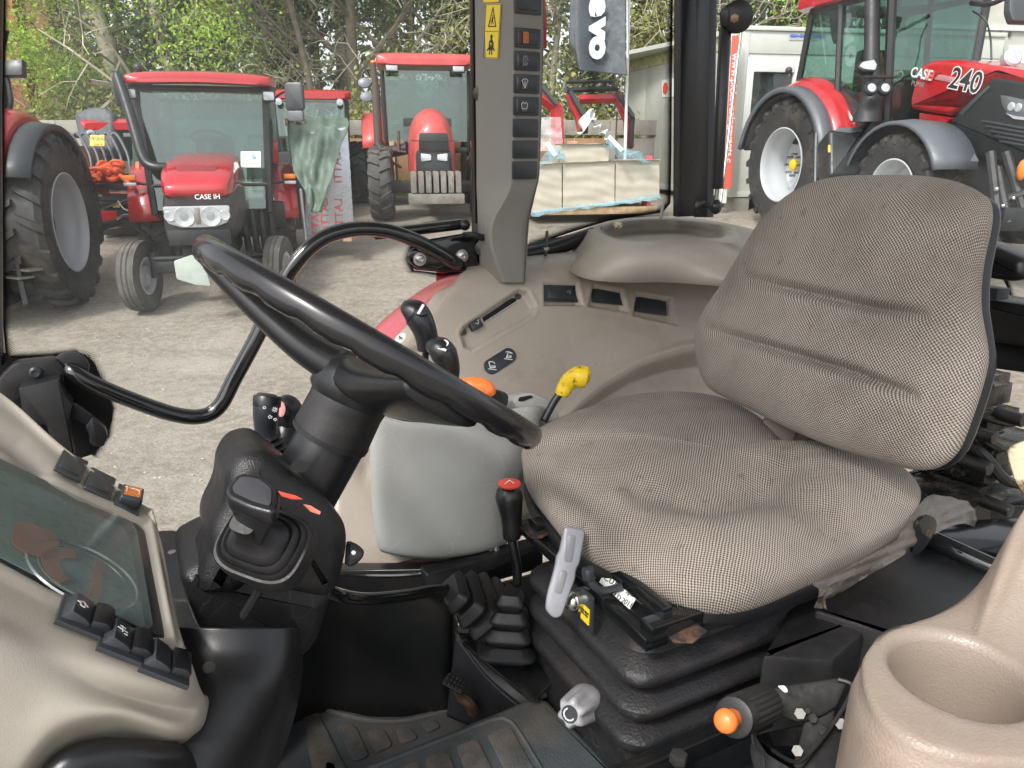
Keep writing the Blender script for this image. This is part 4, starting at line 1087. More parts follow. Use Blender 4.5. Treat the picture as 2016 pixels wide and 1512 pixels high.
# rounded quadrant for the yellow lever
fq = Frame(pr(1055, 830, .985), -AF, unit(-AR + .25 * AU))
m = M(); m.prism(fq, rpoly(fq.trace([(1000, 800), (1018, 778), (1045, 772), (1080, 785), (1100, 812), (1105, 850), (1040, 885), (985, 885), (985, 830)]), .010, 5), -.04, .004, .006, 3); qd = m.obj('lever_quadrant', pod_grey, pod)
fqa = fq.at(0, 0, .0045)
M().prism(fqa, rpoly(fqa.trace([(1022, 782), (1045, 778), (1050, 782), (1030, 790), (1020, 790)]), .002), 0, .0008).obj('lever_slot', mh, qd)
for x, y in ((1047, 810), (1077, 812)):
    a, b = fqa.trace([(x, y)])[0]
    fr = fqa.at(a, b, 0)
    M().prism(fr, [(.0028 * math.cos(t), .0028 * math.sin(t)) for t in np.linspace(0, 6.28, 8, endpoint=False)], 0, .0006).obj('shaft_symbol', icon_k, qd)
    strokes(fr, [[(-.0055, -.003), (-.0055, .005), (.0055, .005), (.0055, -.002)]] + ([[(-.004, -.0055), (.004, -.0055)]] if x == 1047 else []), .0009, icon_k, qd)
M().prism(fqa, [tuple(np.array(fqa.trace([(1088, 872)])[0]) + np.array((.021 * math.cos(t), .018 * math.sin(t)))) for t in np.linspace(0, 6.28, 20, endpoint=False)], 0, .001).obj('round_plug', sw_blk, qd)

def bent_lever(name, label, px_knob, px_shaft, radii, kmat, smat, shaft_r=.005, cat='lever'):
    b = px_shaft[-1]
    t = thing(name, label, cat, pd(*b))
    m = M(); m.tube(cr([pd(*q) for q in px_knob], 6), radii, 18); k = m.obj('grip', kmat, t, smooth=180)
    m = M(); m.tube(cr([pd(*q) for q in px_shaft], 5), shaft_r, 10); m.obj('shaft', smat, t, smooth=180)
    return t, k
t1, k1 = bent_lever('spool_lever', 'black lever knob marked 1, nearer the red wing', [(800, 617, 1.085), (806, 612, 1.08), (820, 620, 1.08), (832, 640, 1.08), (840, 665, 1.085), (842, 690, 1.09), (841, 697, 1.09)], [(840, 685, 1.09), (838, 715, 1.10), (850, 790, 1.12)], [.004, .016, .0205, .0195, .0175, .0165, .015, .003], blk_smooth, blk_smooth)
t2, k2 = bent_lever('spool_lever', 'black lever knob marked 2, behind the wheel rim right of lever 1', [(848, 694, 1.06), (855, 685, 1.055), (868, 690, 1.05), (878, 705, 1.05), (884, 725, 1.055), (884, 742, 1.06), (883, 748, 1.06)], [(880, 735, 1.06), (878, 765, 1.07), (885, 800, 1.10)], [.004, .014, .0185, .0190, .0165, .0150, .014, .003], blk_smooth, blk_smooth)
for k, (x, y, d), s in ((k1, (828, 611, 1.062), '1'), (k2, (874, 682, 1.036), '2')):
    fr = Frame(pd(x, y, d), unit(ray(x + 20, y + 9) - ray(x, y)), unit(-unit(ray(x, y)) + .9 * AU))
    M().prism(fr, [(.011 * math.cos(t), .0085 * math.sin(t)) for t in np.linspace(0, 6.28, 20, endpoint=False)], -.004, .001, .001).obj('number_cap', sw_blk, k)
    text(s, fr.at(0, 0, .0014), .024, icon_w, k, bold=.0008)
bent_lever('hand_throttle', 'orange hand throttle knob peeping out above the wheel rim', [(890, 775, 1.02), (905, 763, 1.02), (930, 760, 1.02), (952, 763, 1.02), (964, 772, 1.02), (969, 780, 1.02)], [(900, 770, 1.02), (890, 810, 1.06)], [.006, .011, .0130, .0125, .0100, .004], orangep, blk_smooth)
yt, yk = bent_lever('pto_lever', 'yellow worn bent knob of the power take-off lever', [(1105, 780, 1.17), (1108, 772, 1.17), (1116, 757, 1.17), (1128, 746, 1.165), (1142, 742, 1.16), (1154, 742, 1.16), (1162, 744, 1.16)], [(1108, 768, 1.17), (1090, 792, 1.17), (1070, 830, 1.17)], [.009, .0118, .0135, .0155, .0180, .0172, .006], yellowp, blk_smooth, .0062)
yt['label'] = 'yellow worn bent lever knob beside the seat cushion'
rt, rk = bent_lever('transfer_lever', 'tall black lever with a red topped knob in front of the cushion', [(1003, 955, 1.03), (1002, 968, 1.03), (1003, 985, 1.03), (1006, 1010, 1.035), (1008, 1040, 1.04), (1007, 1058, 1.045), (1007, 1063, 1.045)], [(1007, 1055, 1.045), (1012, 1085, 1.05), (1018, 1115, 1.06), (1018, 1150, 1.07)], [.010, .0175, .0195, .0170, .0145, .0140, .012, .003], blk_smooth, blk_gloss, .007)
fr = Frame(pd(1003, 952, 1.015), (1, 0, 0), unit(AU - .8 * unit(ray(1003, 950))))
M().prism(fr, [(.0155 * math.cos(t), .0085 * math.sin(t)) for t in np.linspace(0, 6.28, 20, endpoint=False)], -.004, .002, .0015).obj('red_cap', redp, rk)
strokes(fr.at(0, 0, .0022), [[(-.006, -.002), (.0, .004), (.006, -.001)]], .0012, icon_w, rk)
# ---------------------------------------------------------------- floor, tunnel, mats
flo = thing('cab_floor', 'black painted cab floor pan under the rubber mats', 'floor', T(-.4, .7, -.93))
m = M(); m.box(Frame(T(-.45, .55, -.935), -AF, AU), (0, 0, 0), (1.5, 1.3, .03), .005); m.obj('floor_pan', dark_iron, flo)
tun = thing('curved_footwell_wall', 'glossy black curved steel wall under the beige console', 'panel', T(-.3, 1.05, -.9))
rows = []
for yy, off in ((1106, .03), (1118, .004), (1126, 0), (1200, .0), (1300, .0), (1400, .0), (1460, .0)):
    base_ = [(470, 1.0), (560, 1.02), (640, 1.025), (720, 1.005), (790, .975), (845, .95), (880, .935), (893, .95), (900, 1.02)]
    rows.append([pr(x, yy + (4 if yy < 1130 else 0) - (6 * ((x - 720) / 200) ** 2 if yy < 1130 else 0), r + off) for x, r in base_])
m = M(); m.grid(rows, 6, 4); m.obj('wall_sheet', mat('scuffed_black_steel', (.007, .0075, .008), .34, rvar=.06, dirt=(.05, .04, .03), dirtamt=.25, ds=7), tun, smooth=180, thick=.003)
m = M(); m.tube(cr([pr(x, y, r - .001) for x, y, r in ((560, 1122, 1.02), (650, 1128, 1.025), (720, 1132, 1.005), (790, 1132, .975), (845, 1126, .95), (885, 1116, .935))], 5), .0035, 8); m.obj('rolled_edge', blk_gloss, tun)
m = M(); m.box(Frame(pr(850, 1108, 1.03), -AF, AU), (0, 0, 0), (.11, .04, .01), .002); m.obj('rusty_strip', rusty, tun)
# seat riser / tunnel front between mat and bellows
rs = thing('seat_riser', 'scuffed black steel riser with gaiter opening in front of the seat', 'riser', T(-.6, .75, -.88))
m = M(); rf = face_r(-.6, .93, -.6)
fr = Frame(T(-.62, .76, -.80), -AF, AU)
m.box(fr, (0, 0, 0), (.34, .40, .26), .02); m.obj('riser_box', blk, rs)
rows = [[pd(895, 1245, 1.13), pd(950, 1320, 1.11), pd(1000, 1370, 1.09), pd(1040, 1400, 1.08)],
        [pd(930, 1235, 1.15), pd(990, 1300, 1.12), pd(1050, 1340, 1.09), pd(1080, 1372, 1.08)],
        [pd(900, 1130, 1.22), pd(1000, 1180, 1.18), pd(1060, 1260, 1.13), pd(1130, 1340, 1.10)]]
m = M(); m.grid(rows, 6, 6); m.obj('sloping_plate', blk, rs, smooth=180, thick=.002)
rows = [[pd(898, 1250, 1.128), pd(950, 1322, 1.108), pd(1000, 1372, 1.088), pd(1040, 1400, 1.078)],
        [pd(888, 1330, 1.15), pd(940, 1370, 1.13), pd(990, 1400, 1.11), pd(1030, 1430, 1.10)],
        [pd(880, 1410, 1.18), pd(930, 1430, 1.16), pd(985, 1450, 1.14), pd(1020, 1460, 1.13)]]
m = M(); m.grid(rows, 6, 6); m.obj('front_plate', dark_iron, rs, smooth=180, thick=.002)
m = M()
for x, y in ((982, 1302), (1014, 1338), (965, 1280)):
    m.cyl(pd(x, y, 1.09), pd(x + 1, y - 6, 1.085), .005, seg=8)
m.obj('hex_bolt', mat('brass_bolt', (.45, .33, .14), .4, .8), rs)
m = M(); m.prism(Frame(pd(978, 1275, 1.10), unit(pd(1010, 1312, 1.09) - pd(940, 1245, 1.12)), AU), rrect(.10, .016, .004), 0, .004, .001); m.obj('rusty_plate', rusty, rs)
m = M(); m.prism(Frame(pd(1000, 1300, 1.085), unit(pd(1030, 1335, 1.09) - pd(960, 1265, 1.12)), unit(AU - .3 * AR)), rrect(.14, .055, .008), -.004, .003, .002); m.obj('opening_frame', blk_gloss, rs)
# black box behind the pod with brackets, dark shelf
bx2 = thing('valve_cover_bracket', 'small steel bracket and bolts in the gap below the grey pod', 'bracket', pd(930, 1100, 1.17))
m = M(); m.prism(Frame(pd(925, 1098, 1.19), AR, unit(AU - .2 * AR)), rrect(.05, .075, .002), 0, .003, .0006); m.obj('bracket_plate', steel, bx2)
for x, y in ((944, 1092), (966, 1090), (978, 1086)): M().cyl(pd(x, y + 8, 1.18), pd(x, y - 12, 1.18), .005, seg=8).obj('bolt', steel, bx2)
m = M(); m.prism(Frame(pd(960, 1125, 1.16), -AF, -AR), rrect(.20, .045, .004), -.03, 0, .004); m.obj('cross_plate', blk, bx2)

# park brake / tilt bar into a pleated gaiter
bar = thing('control_bar', 'shiny black bent bar running from the column into a pleated gaiter', 'bar', pd(760, 1170, 1.0))
m = M(); m.tube(cr([pd(640, 1160, .86), pd(668, 1172, .90), pd(720, 1180, .93), pd(800, 1172, 1.0), pd(850, 1163, 1.04), pd(900, 1160, 1.08)], 7), .0085, 14); m.obj('bar', blk_gloss, bar, smooth=180)
def gaiter(p0, p1, sizes, xdir, name, parent, pf_=.5):
    z = unit(p1 - p0); L = np.linalg.norm(p1 - p0); fr = Frame(p0, xdir, z)
    n = len(sizes); rg = []
    for i, (w, h) in enumerate(sizes):
        t0 = i / n; t1 = (i + 1) / n
        for k, (t, s) in enumerate(((t0, .70), (t0 + .40 / n, .985), (t0 + .50 / n, 1.0), (t0 + .60 / n, .985), (t1 - .02 / n, .70))):
            rg.append([fr(math.copysign(abs(math.cos(a)) ** pf_, math.cos(a)) * w * s, math.copysign(abs(math.sin(a)) ** pf_, math.sin(a)) * h * s, t * L) for a in np.linspace(0, 2 * math.pi, 28, endpoint=False)])
    m = M(); m.loft(rg); return m.obj(name, rubber, parent, smooth=34)
g1 = thing('pleated_gaiter', 'black pleated rubber gaiter lying sideways on the end of the bar', 'gaiter', pd(930, 1190, 1.08))
gaiter(pd(886, 1160, 1.055), pd(1000, 1222, 1.12), [(.020, .030), (.026, .042), (.030, .050), (.033, .052), (.034, .052)], unit(AU + .9 * _cx), 'gaiter_body', g1, .36)
g2 = thing('pleated_gaiter', 'upright black pleated rubber gaiter under the red topped lever', 'gaiter', pd(1000, 1250, 1.08))
gaiter(pd(1006, 1165, 1.055), pd(996, 1290, 1.075), [(.020, .020), (.028, .026), (.034, .032), (.042, .038)], _cx, 'gaiter_body', g2, .36)
for o_ in (g1, g2): o_['group'] = 'pleated rubber gaiters'
# foot pedal with a ribbed pad
ped = thing('small_pedal', 'small ribbed foot pedal at the floor beside the glossy curved wall', 'pedal', pd(900, 1400, 1.12))
pf3 = Frame(pd(896, 1344, 1.10), unit(pd(910, 1358, 1.10) - pd(880, 1334, 1.10)), unit(AU * .7 - .7 * unit(ray(896, 1345))))
m = M(); m.prism(pf3, rrect(.034, .020, .003), -.005, 0, .001)
m.obj('pad', rubber, ped)
m = M()
for i in range(5):
    for j in range(3): m.box(pf3, (-.0125 + i * .0062, -.0062 + j * .0062, .0015), (.0045, .0045, .003), .0006)
m.obj('pad_studs', rubber, ped)
m = M(); m.tube(cr([pd(897, 1350, 1.11), pd(908, 1372, 1.12), pd(925, 1385, 1.12), pd(932, 1400, 1.13)], 5), [.006, .008, .008, .01], 8); m.obj('pedal_arm', rusty, ped)
# mats
mat1 = thing('upper_rubber_mat', 'worn black rubber mat with raised pads on the step nearest the seat', 'floor mat', pu(950, 1480, -.75))
fm = Frame(pu(950, 1480, -.75), _cx, AU)
m = M(); m.prism(fm, rpoly(fm.trace([(1050, 1366), (1078, 1372), (1300, 1600), (1500, 1800), (500, 1800), (520, 1570), (690, 1512), (1000, 1388)]), .02, 6), -.13, 0, .012, 4); m1 = m.obj('mat_body', matrub, mat1)
padsA = [[(958, 1448), (990, 1434), (1008, 1438), (1060, 1530), (1120, 1640), (1075, 1660), (1000, 1530)], [(897, 1470), (932, 1458), (942, 1462), (985, 1545), (1040, 1660), (985, 1680), (925, 1545)], [(836, 1494), (868, 1482), (882, 1484), (915, 1560), (955, 1680), (900, 1700), (850, 1560)], [(770, 1520), (815, 1502), (825, 1506), (850, 1580), (870, 1700), (800, 1700), (775, 1580)]]
for p in padsA: M().prism(fm, rpoly(fm.trace(p), .008, 4), -.001, .003, .0018, 2).obj('raised_pad', matpad, m1)
m = M(); m.tube(cr([fm(*fm.trace([q])[0], 0) for q in ((640, 1545), (760, 1500), (900, 1445), (975, 1416), (1000, 1418), (1020, 1438), (1075, 1530), (1130, 1640))], 5), .0028, 8); m.obj('mat_ridge', matrub, m1)
mat2 = thing('lower_rubber_mat', 'worn black rubber mat with raised pads in the footwell below the step', 'floor mat', pu(740, 1440, -.875))
fm2 = Frame(pu(740, 1440, -.875), _cx, AU)
m = M(); m.prism(fm2, rpoly(fm2.trace([(560, 1340), (600, 1362), (660, 1392), (730, 1408), (800, 1408), (870, 1392), (930, 1372), (960, 1420), (960, 1560), (640, 1700), (480, 1700), (500, 1400)]), .012, 4), -.04, 0, .006, 3); m2 = m.obj('mat_body', matrub, mat2)
padsB = [[(596, 1406), (618, 1401), (626, 1404), (690, 1530), (620, 1540), (606, 1470)], [(662, 1431), (690, 1426), (700, 1432), (728, 1490), (705, 1500), (692, 1498)], [(722, 1442), (748, 1436), (758, 1440), (774, 1470), (742, 1484), (734, 1478)], [(778, 1437), (804, 1433), (812, 1438), (824, 1455), (790, 1468)], [(828, 1424), (852, 1416), (860, 1422), (868, 1433), (840, 1446)], [(640, 1500), (660, 1505), (680, 1560), (640, 1600)]]
for p in padsB: M().prism(fm2, rpoly(fm2.trace(p), .008, 4), -.001, .0035, .002, 2).obj('raised_pad', matpad, m2)
m = M(); m.tube(cr([fm2(*fm2.trace([q])[0], .001) for q in ((575, 1368), (610, 1384), (660, 1404), (730, 1420), (800, 1420), (870, 1404), (905, 1396))], 5), .004, 8); m.obj('mat_ridge', matrub, m2)

# ---------------------------------------------------------------- beside and behind the seat
rc = thing('rear_floor_cover', 'dark grained cover panels behind and beside the seat base', 'panel', T(-.9, .45, -.6))
fr = Frame(pu(1780, 1130, -.545), _cx, AU)
M().prism(fr, rpoly(fr.trace([(1600, 1200), (1720, 1080), (1830, 1060), (2000, 1150), (2120, 1230), (1960, 1330), (1850, 1275)]), .006), -.3, 0, .006).obj('deck_panel', blk, rc)
fr2 = Frame(pu(1690, 1210, -.555), _cx, AU)
M().prism(fr2, rpoly(fr2.trace([(1560, 1190), (1660, 1150), (1748, 1205), (1640, 1300), (1500, 1290)]), .006), -.3, 0, .008).obj('side_box', blk, rc)
fr3 = face_r(-.62, .50, -.75)
M().prism(fr3, rrect(.50, .24, .01), -.02, 0, .004).obj('side_plate', blk_gloss, rc)
fr3 = face_r(-.45, .42, -.80)
M().prism(fr3, rrect(.5, .10, .01), -.03, 0, .004).obj('sill_channel', blk_gloss, rc)
# torn clear film under the seat edge
tf_ = thing('torn_clear_film', 'crumpled clear protective film hanging from the near edge of the seat pan', 'plastic film', pd(1700, 1130, .85))
rg = []
fpts = [[(1600, 1148, .80), (1680, 1108, .85), (1760, 1065, .90), (1800, 1010, .95), (1830, 975, 1.0), (1905, 985, 1.05)],
        [(1620, 1168, .80), (1690, 1128, .85), (1768, 1085, .90), (1815, 1050, .95), (1860, 1010, 1.0), (1918, 1010, 1.05)],
        [(1615, 1190, .80), (1668, 1155, .85), (1772, 1098, .90), (1800, 1075, .95), (1880, 1030, 1.0), (1918, 1034, 1.05)]]
rr0 = random.Random(3)
net = [[pd(x + rr0.uniform(-3, 3), y + rr0.uniform(-4, 4), d + rr0.uniform(-.005, .005)) for x, y, d in r] for r in fpts]
m = M(); m.grid(net, 8, 6, lambda X, Y, G: .0016 * np.sin(X * .16 + Y * .1) * np.sin(Y * .2 - X * .05)); m.obj('film', glass_mat('dusty_film', (.72, .67, .62), .12, .16, (.30, .25, .21), .3, .15), tf_, smooth=20)
m = M(); net = [[pd(1610 + rr0.uniform(-6, 6) + i * 9 - j * 3, 1160 + j * 13 + rr0.uniform(-3, 3), .79 + rr0.uniform(-.01, .01)) for i in range(4)] for j in range(4)]
m.grid(net, 4, 4); m.obj('film_tatter', MATS.get('x') or bpy.data.materials['dusty_film'], tf_, smooth=20)
hb = thing('seat_hinge_lug', 'black round ended steel lug with a bolt hole behind the cushion corner', 'bracket', pd(1820, 1060, .95))
fr = Frame(pd(1822, 1045, .95), _cx, unit(-AR + .2 * AF))
m = M(); m.prism(fr, rpoly(fr.trace([(1793, 1090), (1800, 1030), (1816, 1014), (1835, 1014), (1843, 1028), (1838, 1048), (1822, 1072), (1806, 1090)]), .006), -.003, .003, .001); l_ = m.obj('lug', blk_gloss, hb)
a, b = fr.trace([(1823, 1045)])[0]; M().cyl(fr(a, b, .0031), fr(a, b, .0038), .004, seg=12).obj('bolt_hole', rusty, l_)

# handbrake with orange button
hbk = thing('hand_brake', 'black ribbed hand brake lever with an orange release button', 'hand brake', T(-.42, .36, -.55))
h0 = pd(1432, 1418, .585); h1 = pd(1512, 1382, .66)
axh = unit(h1 - h0); Lh = np.linalg.norm(h1 - h0)
hfr = Frame(h0, AU, axh); rg = []
for z, r in ((.012, .0125), (.013, .0155), (.020, .0165), (.026, .0160), (.028, .0165), (Lh * .9, .0165), (Lh, .012)):
    rg.append([hfr((r - (.0012 if (i % 4 == 0 and .027 < z < Lh * .95) else 0)) * math.cos(2 * math.pi * i / 72), (r - (.0012 if (i % 4 == 0 and .027 < z < Lh * .95) else 0)) * math.sin(2 * math.pi * i / 72), z) for i in range(72)])
m = M(); m.loft(rg); gp = m.obj('ribbed_grip', rubber, hbk)
m = M(); m.lathe(Frame(h0 - axh * .006, AU, axh), [(.0001, -.004), (.005, -.0035), (.0085, -.001), (.0095, .003), (.009, .005), (.0070, .006), (.0070, .028)], 24); m.obj('release_button', orangep, hbk, smooth=60)
fr = Frame(pd(1570, 1372, .70), unit(ray(1640, 1345) - ray(1520, 1375)), -unit(ray(1570, 1372)))
m = M(); m.prism(fr, rpoly(fr.trace([(1500, 1362), (1530, 1350), (1650, 1334), (1668, 1345), (1648, 1392), (1620, 1410), (1575, 1425), (1535, 1410), (1500, 1398)]), .004), -.018, 0, .003); m.obj('lever_channel', blk_matte, hbk)
M().prism(fr.at(0, 0, .0003), rpoly(fr.trace([(1530, 1350), (1546, 1350), (1552, 1362), (1545, 1364)]), .002), 0, .0006).obj('white_print', icon_w, hbk)
m = M(); m.prism(fr.at(0, 0, -.01), rpoly(fr.trace([(1590, 1392), (1600, 1382), (1645, 1395), (1640, 1440), (1575, 1520), (1560, 1510)]), .004), -.01, .002, .002)
m.prism(fr.at(0, 0, -.02), rpoly(fr.trace([(1480, 1440), (1500, 1455), (1505, 1480), (1540, 1500), (1570, 1520), (1660, 1400), (1680, 1460), (1640, 1600), (1500, 1600), (1470, 1480)]), .006), -.03, -.01, .003)
m.obj('quadrant_plate', blk_matte, hbk)
for x, y, r in ((1575, 1405, .006), (1600, 1414, .005), (1620, 1438, .005), (1655, 1425, .006), (1570, 1478, .006), (1590, 1400, .003)):
    q = pd(x, y, .69); M().cyl(q, q - unit(ray(x, y)) * .010, r * .85, seg=6).obj('bolt', blk_matte if r < .006 else dk_steel, hbk)
m = M(); m.tube(cr([pd(*q) for q in ((1650, 1337, .69), (1676, 1348, .685), (1668, 1380, .685), (1640, 1425, .68), (1600, 1475, .68), (1565, 1500, .68), (1520, 1476, .68))], 5), .0018, 6)
m.tube(cr([pd(*q) for q in ((1480, 1438, .66), (1486, 1470, .66), (1502, 1486, .66), (1506, 1530, .66))], 5), .0016, 6); m.obj('return_spring_wire', dk_steel, hbk)
fb = thing('floor_bracket', 'oily black bracket with a bolt on the sill below the hand brake', 'bracket', pd(1350, 1500, .75))
m = M(); m.box(Frame(pd(1440, 1500, .76), -AF, AU), (0, 0, -.03), (.26, .06, .03), .004); m.obj('bracket_body', blk_gloss, fb)
q = pd(1335, 1500, .74); M().cyl(q, q + AU * .010, .009, seg=6, b=.001).obj('hex_head', dark_iron, fb)

# ---------------------------------------------------------------- armrest with cup holder, lower right
arm = thing('armrest_console', 'worn beige armrest console with a round empty cup holder', 'armrest', T(-.42, .2, -.6))
UO = -.288
out_px = [(1700, 1288, UO), (1694, 1322, UO), (1700, 1362, UO), (1728, 1415, UO), (1790, 1462, UO), (1880, 1492, UO), (1990, 1505, UO), (2120, 1490, UO), (2260, 1400, UO), (2330, 1200, UO + .02), (2300, 1040, UO + .05), (2150, 900, UO + .09), (2060, 940, UO + .075), (2005, 1010, UO + .055), (1972, 1066, UO + .035), (1940, 1120, UO + .016), (1900, 1165, UO + .004), (1850, 1198, UO), (1790, 1228, UO), (1735, 1256, UO)]
outp = cr([pu(*q) for q in out_px], 5, True)
cupc = pu(1890, 1326, UO); CR = .0370
n = len(outp)
def ringc(r, u, c=cupc, ph=None):
    rg = []
    for i in range(n):
        d = outp[i] - cupc; a = math.atan2(d[1], d[0])
        rg.append(np.array([c[0] + r * math.cos(a), c[1] + r * math.sin(a), CZ + u]))
    return rg
def blend(ra, rb, t, dz=0.0): return [a * (1 - t) + b * t + np.array([0, 0, dz]) for a, b in zip(ra, rb)]
cr_ = ringc(CR + .006, UO - .001)
rgs = [ringc(.002, UO - .075), ringc(CR * .80, UO - .075), ringc(CR * .87, UO - .068), ringc(CR * .95, UO - .02), ringc(CR * .985, UO - .006), ringc(CR + .001, UO - .001), ringc(CR + .0045, UO + .0012), ringc(CR + .009, UO + .0005)]
rgs += [blend(ringc(CR + .009, UO + .0005), outp, .35, .0), blend(ringc(CR + .009, UO), outp, .7, .0), blend(ringc(CR + .009, UO), outp, .90, -.002)]
ctr = np.mean(outp, axis=0)
def off(rg, d, dz): return [p + unit(np.array([p[0] - ctr[0], p[1] - ctr[1], 0])) * d + np.array([0, 0, dz]) for p in rg]
rgs += [off(outp, -.003, -.005), off(outp, .001, -.010), off(outp, .004, -.020), off(outp, .005, -.05), off(outp, .006, -.12), off(outp, .008, -.22), off(outp, .008, -.34)]
m = M(); m.loft(rgs, True, (True, False)); m.obj('armrest_body', beige_worn, arm, smooth=180)
M().prism(Frame(np.array([cupc[0], cupc[1], CZ + UO - .0745]), (1, 0, 0), AU), [(.022 * math.cos(t) * (1 + .25 * math.sin(3 * t)), .020 * math.sin(t)) for t in np.linspace(0, 6.28, 22, endpoint=False)], 0, .0008).obj('dried_red_stain', mat('dried_red', (.16, .04, .03), .6, var=.4, vs=90), arm)

m = M(); m.box(Frame(T(-.78, .13, -.72), AF, AU), (0, 0, 0), (.5, .28, .24), .03); m.obj('wing_cover', blk, arm)
# ---------------------------------------------------------------- right door: glass, dots, latch, bar
door = thing('right_cab_door', 'glazed right cab door with curved black grab bar', 'cab door', T(.15, 1.38, -.6))
RG = 1.385
def rg_(x, y, dr=0): return pr(x, y, RG + dr)
gf = Frame(rg_(500, 500), -AF, -AR)
m = M(); m.prism(gf, gf.trace([(8, -120), (934, -120), (934, 538), (880, 560), (780, 640), (700, 730), (560, 900), (480, 1010), (400, 1070), (260, 1070), (180, 930), (8, 705)]), -.003, .003); m.obj('glass_pane', cabglass, door, smooth=0)
def fritband(pairs, parent, name, off=-.004, R0=RG, fn=None):
    """pairs: (inner px, outer px); inner is the clear side"""
    fn = fn or (lambda x, y: pr(x, y, R0 + off))
    m = M(); vs = []; uv = []; L = 0; prev = None
    for (ix, iy), (ox, oy) in pairs:
        a = fn(ix, iy); b = fn(ox, oy)
        if prev is not None: L += np.linalg.norm((a + b) / 2 - prev)
        prev = (a + b) / 2
        W = np.linalg.norm(a - b)
        vs += [a, b]; uv += [(L / .0032, 0.0), (L / .0032, 1.0)]
    fs = [(2 * i, 2 * i + 1, 2 * i + 3, 2 * i + 2) for i in range(len(pairs) - 1)]
    m.add(vs, fs, uv); return m.obj(name, frit, parent, smooth=0)
fritband([((22, -60), (8, -60)), ((16, 200), (4, 200)), ((18, 500), (6, 500)), ((22, 640), (6, 640)), ((34, 690), (12, 705)), ((100, 686), (98, 702)), ((150, 680), (150, 696)), ((185, 690), (168, 708)), ((215, 745), (196, 752)), ((232, 800), (220, 805)), ((225, 860), (210, 860)), ((195, 905), (180, 895))], door, 'dotted_edge')
fritband([((800, 470), (815, 480)), ((788, 510), (806, 510)), ((800, 540), (815, 532)), ((860, 552), (870, 538)), ((905, 545), (905, 536))], door, 'dotted_edge')
fritband([((925, -80), (934, -80)), ((927, 200), (936, 200)), ((930, 300), (938, 300)), ((932, 440), (940, 440))], door, 'dotted_edge')
gf2 = Frame(rg_(100, 800, -.006), -AF, -AR)
m = M(); m.prism(gf2, rpoly(gf2.trace([(-60, 640), (4, 690), (20, 705), (98, 702), (165, 696), (185, 712), (218, 790), (222, 825), (205, 870), (185, 893), (150, 905), (100, 960), (-60, 800)]), .006), -.002, .001); m.obj('black_printed_corner', mat('black_ceramic_print', (.006, .006, .007), .35), door)
m = M(); m.prism(gf2, rpoly(gf2.trace([(816, 478), (850, 470), (940, 455), (945, 540), (880, 537), (815, 531), (804, 510)]), .006), -.002, .001); m.obj('black_printed_corner', MATS['black_ceramic_print'], door)
m = M(); m.tube(cr([pr(x, y, 1.34 + dr) for x, y, dr in ((128, 722, .035), (140, 728, .0), (175, 752, -.01), (260, 788, -.01), (340, 815, -.01), (395, 820, -.01), (432, 800, -.01), (462, 745, -.01), (505, 665, -.01), (545, 582, -.01), (580, 520, -.01), (630, 472, -.01), (690, 452, -.01), (755, 453, -.01), (810, 470, -.01), (860, 495, -.005), (893, 515, .0), (905, 520, .03))], 8), .0135, 16); m.obj('grab_bar', blk_gloss, door, smooth=180)
lf = face_r(0.1, 1.335, -.36)
lf = Frame(pr(80, 800, 1.335), -AF, -AR)
m = M(); m.prism(lf, rpoly(lf.trace([(0, 740), (30, 712), (110, 704), (128, 722), (128, 760), (60, 770), (20, 800), (-20, 800)]), .008), -.02, .004, .004); m.obj('latch_cover', blk, door)
m = M(); lf2 = Frame(pr(95, 800, 1.31), -AF, -AR)
m.prism(lf2, rpoly(lf2.trace([(38, 760), (118, 742), (128, 775), (143, 792), (137, 830), (148, 890), (105, 870), (92, 832), (50, 830)]), .003), -.03, .012, .003); m.obj('lock_housing', blk, door)
m = M(); lf3 = Frame(pr(170, 830, 1.32), -AF, -AR)
m.prism(lf3, rpoly(lf3.trace([(138, 792), (150, 795), (182, 818), (170, 836), (140, 822)]), .003), -.006, .0, .001); m.obj('release_arm', sw_blk, door)
m = M(); m.prism(lf3, rpoly(lf3.trace([(182, 817), (208, 842), (212, 855), (205, 875), (188, 876), (176, 868), (176, 852), (168, 836)]), .003), -.010, .010, .002); m.obj('release_tab', blk_smooth, door)
M().lathe(Frame(pr(70, 733, 1.33), -AF, -AR), [(.009, 0), (.009, .003), (.006, .005), (.0001, .004)], 18).obj('cross_screw', sw_blk, door)
m = M(); m.cyl(pr(66, 838, 1.31), pr(66, 856, 1.31), .010, seg=14); m.obj('striker_pin', steel, door)
M().lathe(Frame(pr(140, 722, 1.345), -AF, -AR), [(.026, 0), (.025, .006), (.018, .008), (.0001, .008)], 24).obj('bar_boss', rubber, door)
# hinge plate at the pillar, bolts, gas stay
m = M(); hp_ = Frame(pr(870, 505, 1.352), -AF, -AR)
m.prism(hp_, rpoly(hp_.trace([(806, 495), (830, 480), (880, 470), (938, 460), (942, 535), (880, 535), (820, 530), (803, 512)]), .012, 4), -.01, 0, .003); m.obj('hinge_plate', blk_gloss, door)
for x, y in ((826, 510), (909, 504)):
    fr = Frame(pr(x, y, 1.352), -AF, -AR)
    m = M(); m.lathe(fr, [(.013, 0), (.013, .002), (.008, .0022), (.008, .008), (.006, .009), (.004, .009), (.0035, .006), (.0001, .006)], 20); m.obj('socket_bolt', chrome, door)
stay = thing('door_gas_stay', 'slim black gas stay lying behind the top of the grab bar', 'gas stay', pr(830, 445, 1.37))
M().cyl(pr(722, 436, 1.37), pr(790, 462, 1.375), .004, seg=10).obj('rod', steel, stay)
M().cyl(pr(735, 462, 1.37), pr(912, 441, 1.37), .0105, seg=14, b=.002).obj('cylinder', blk_gloss, stay)
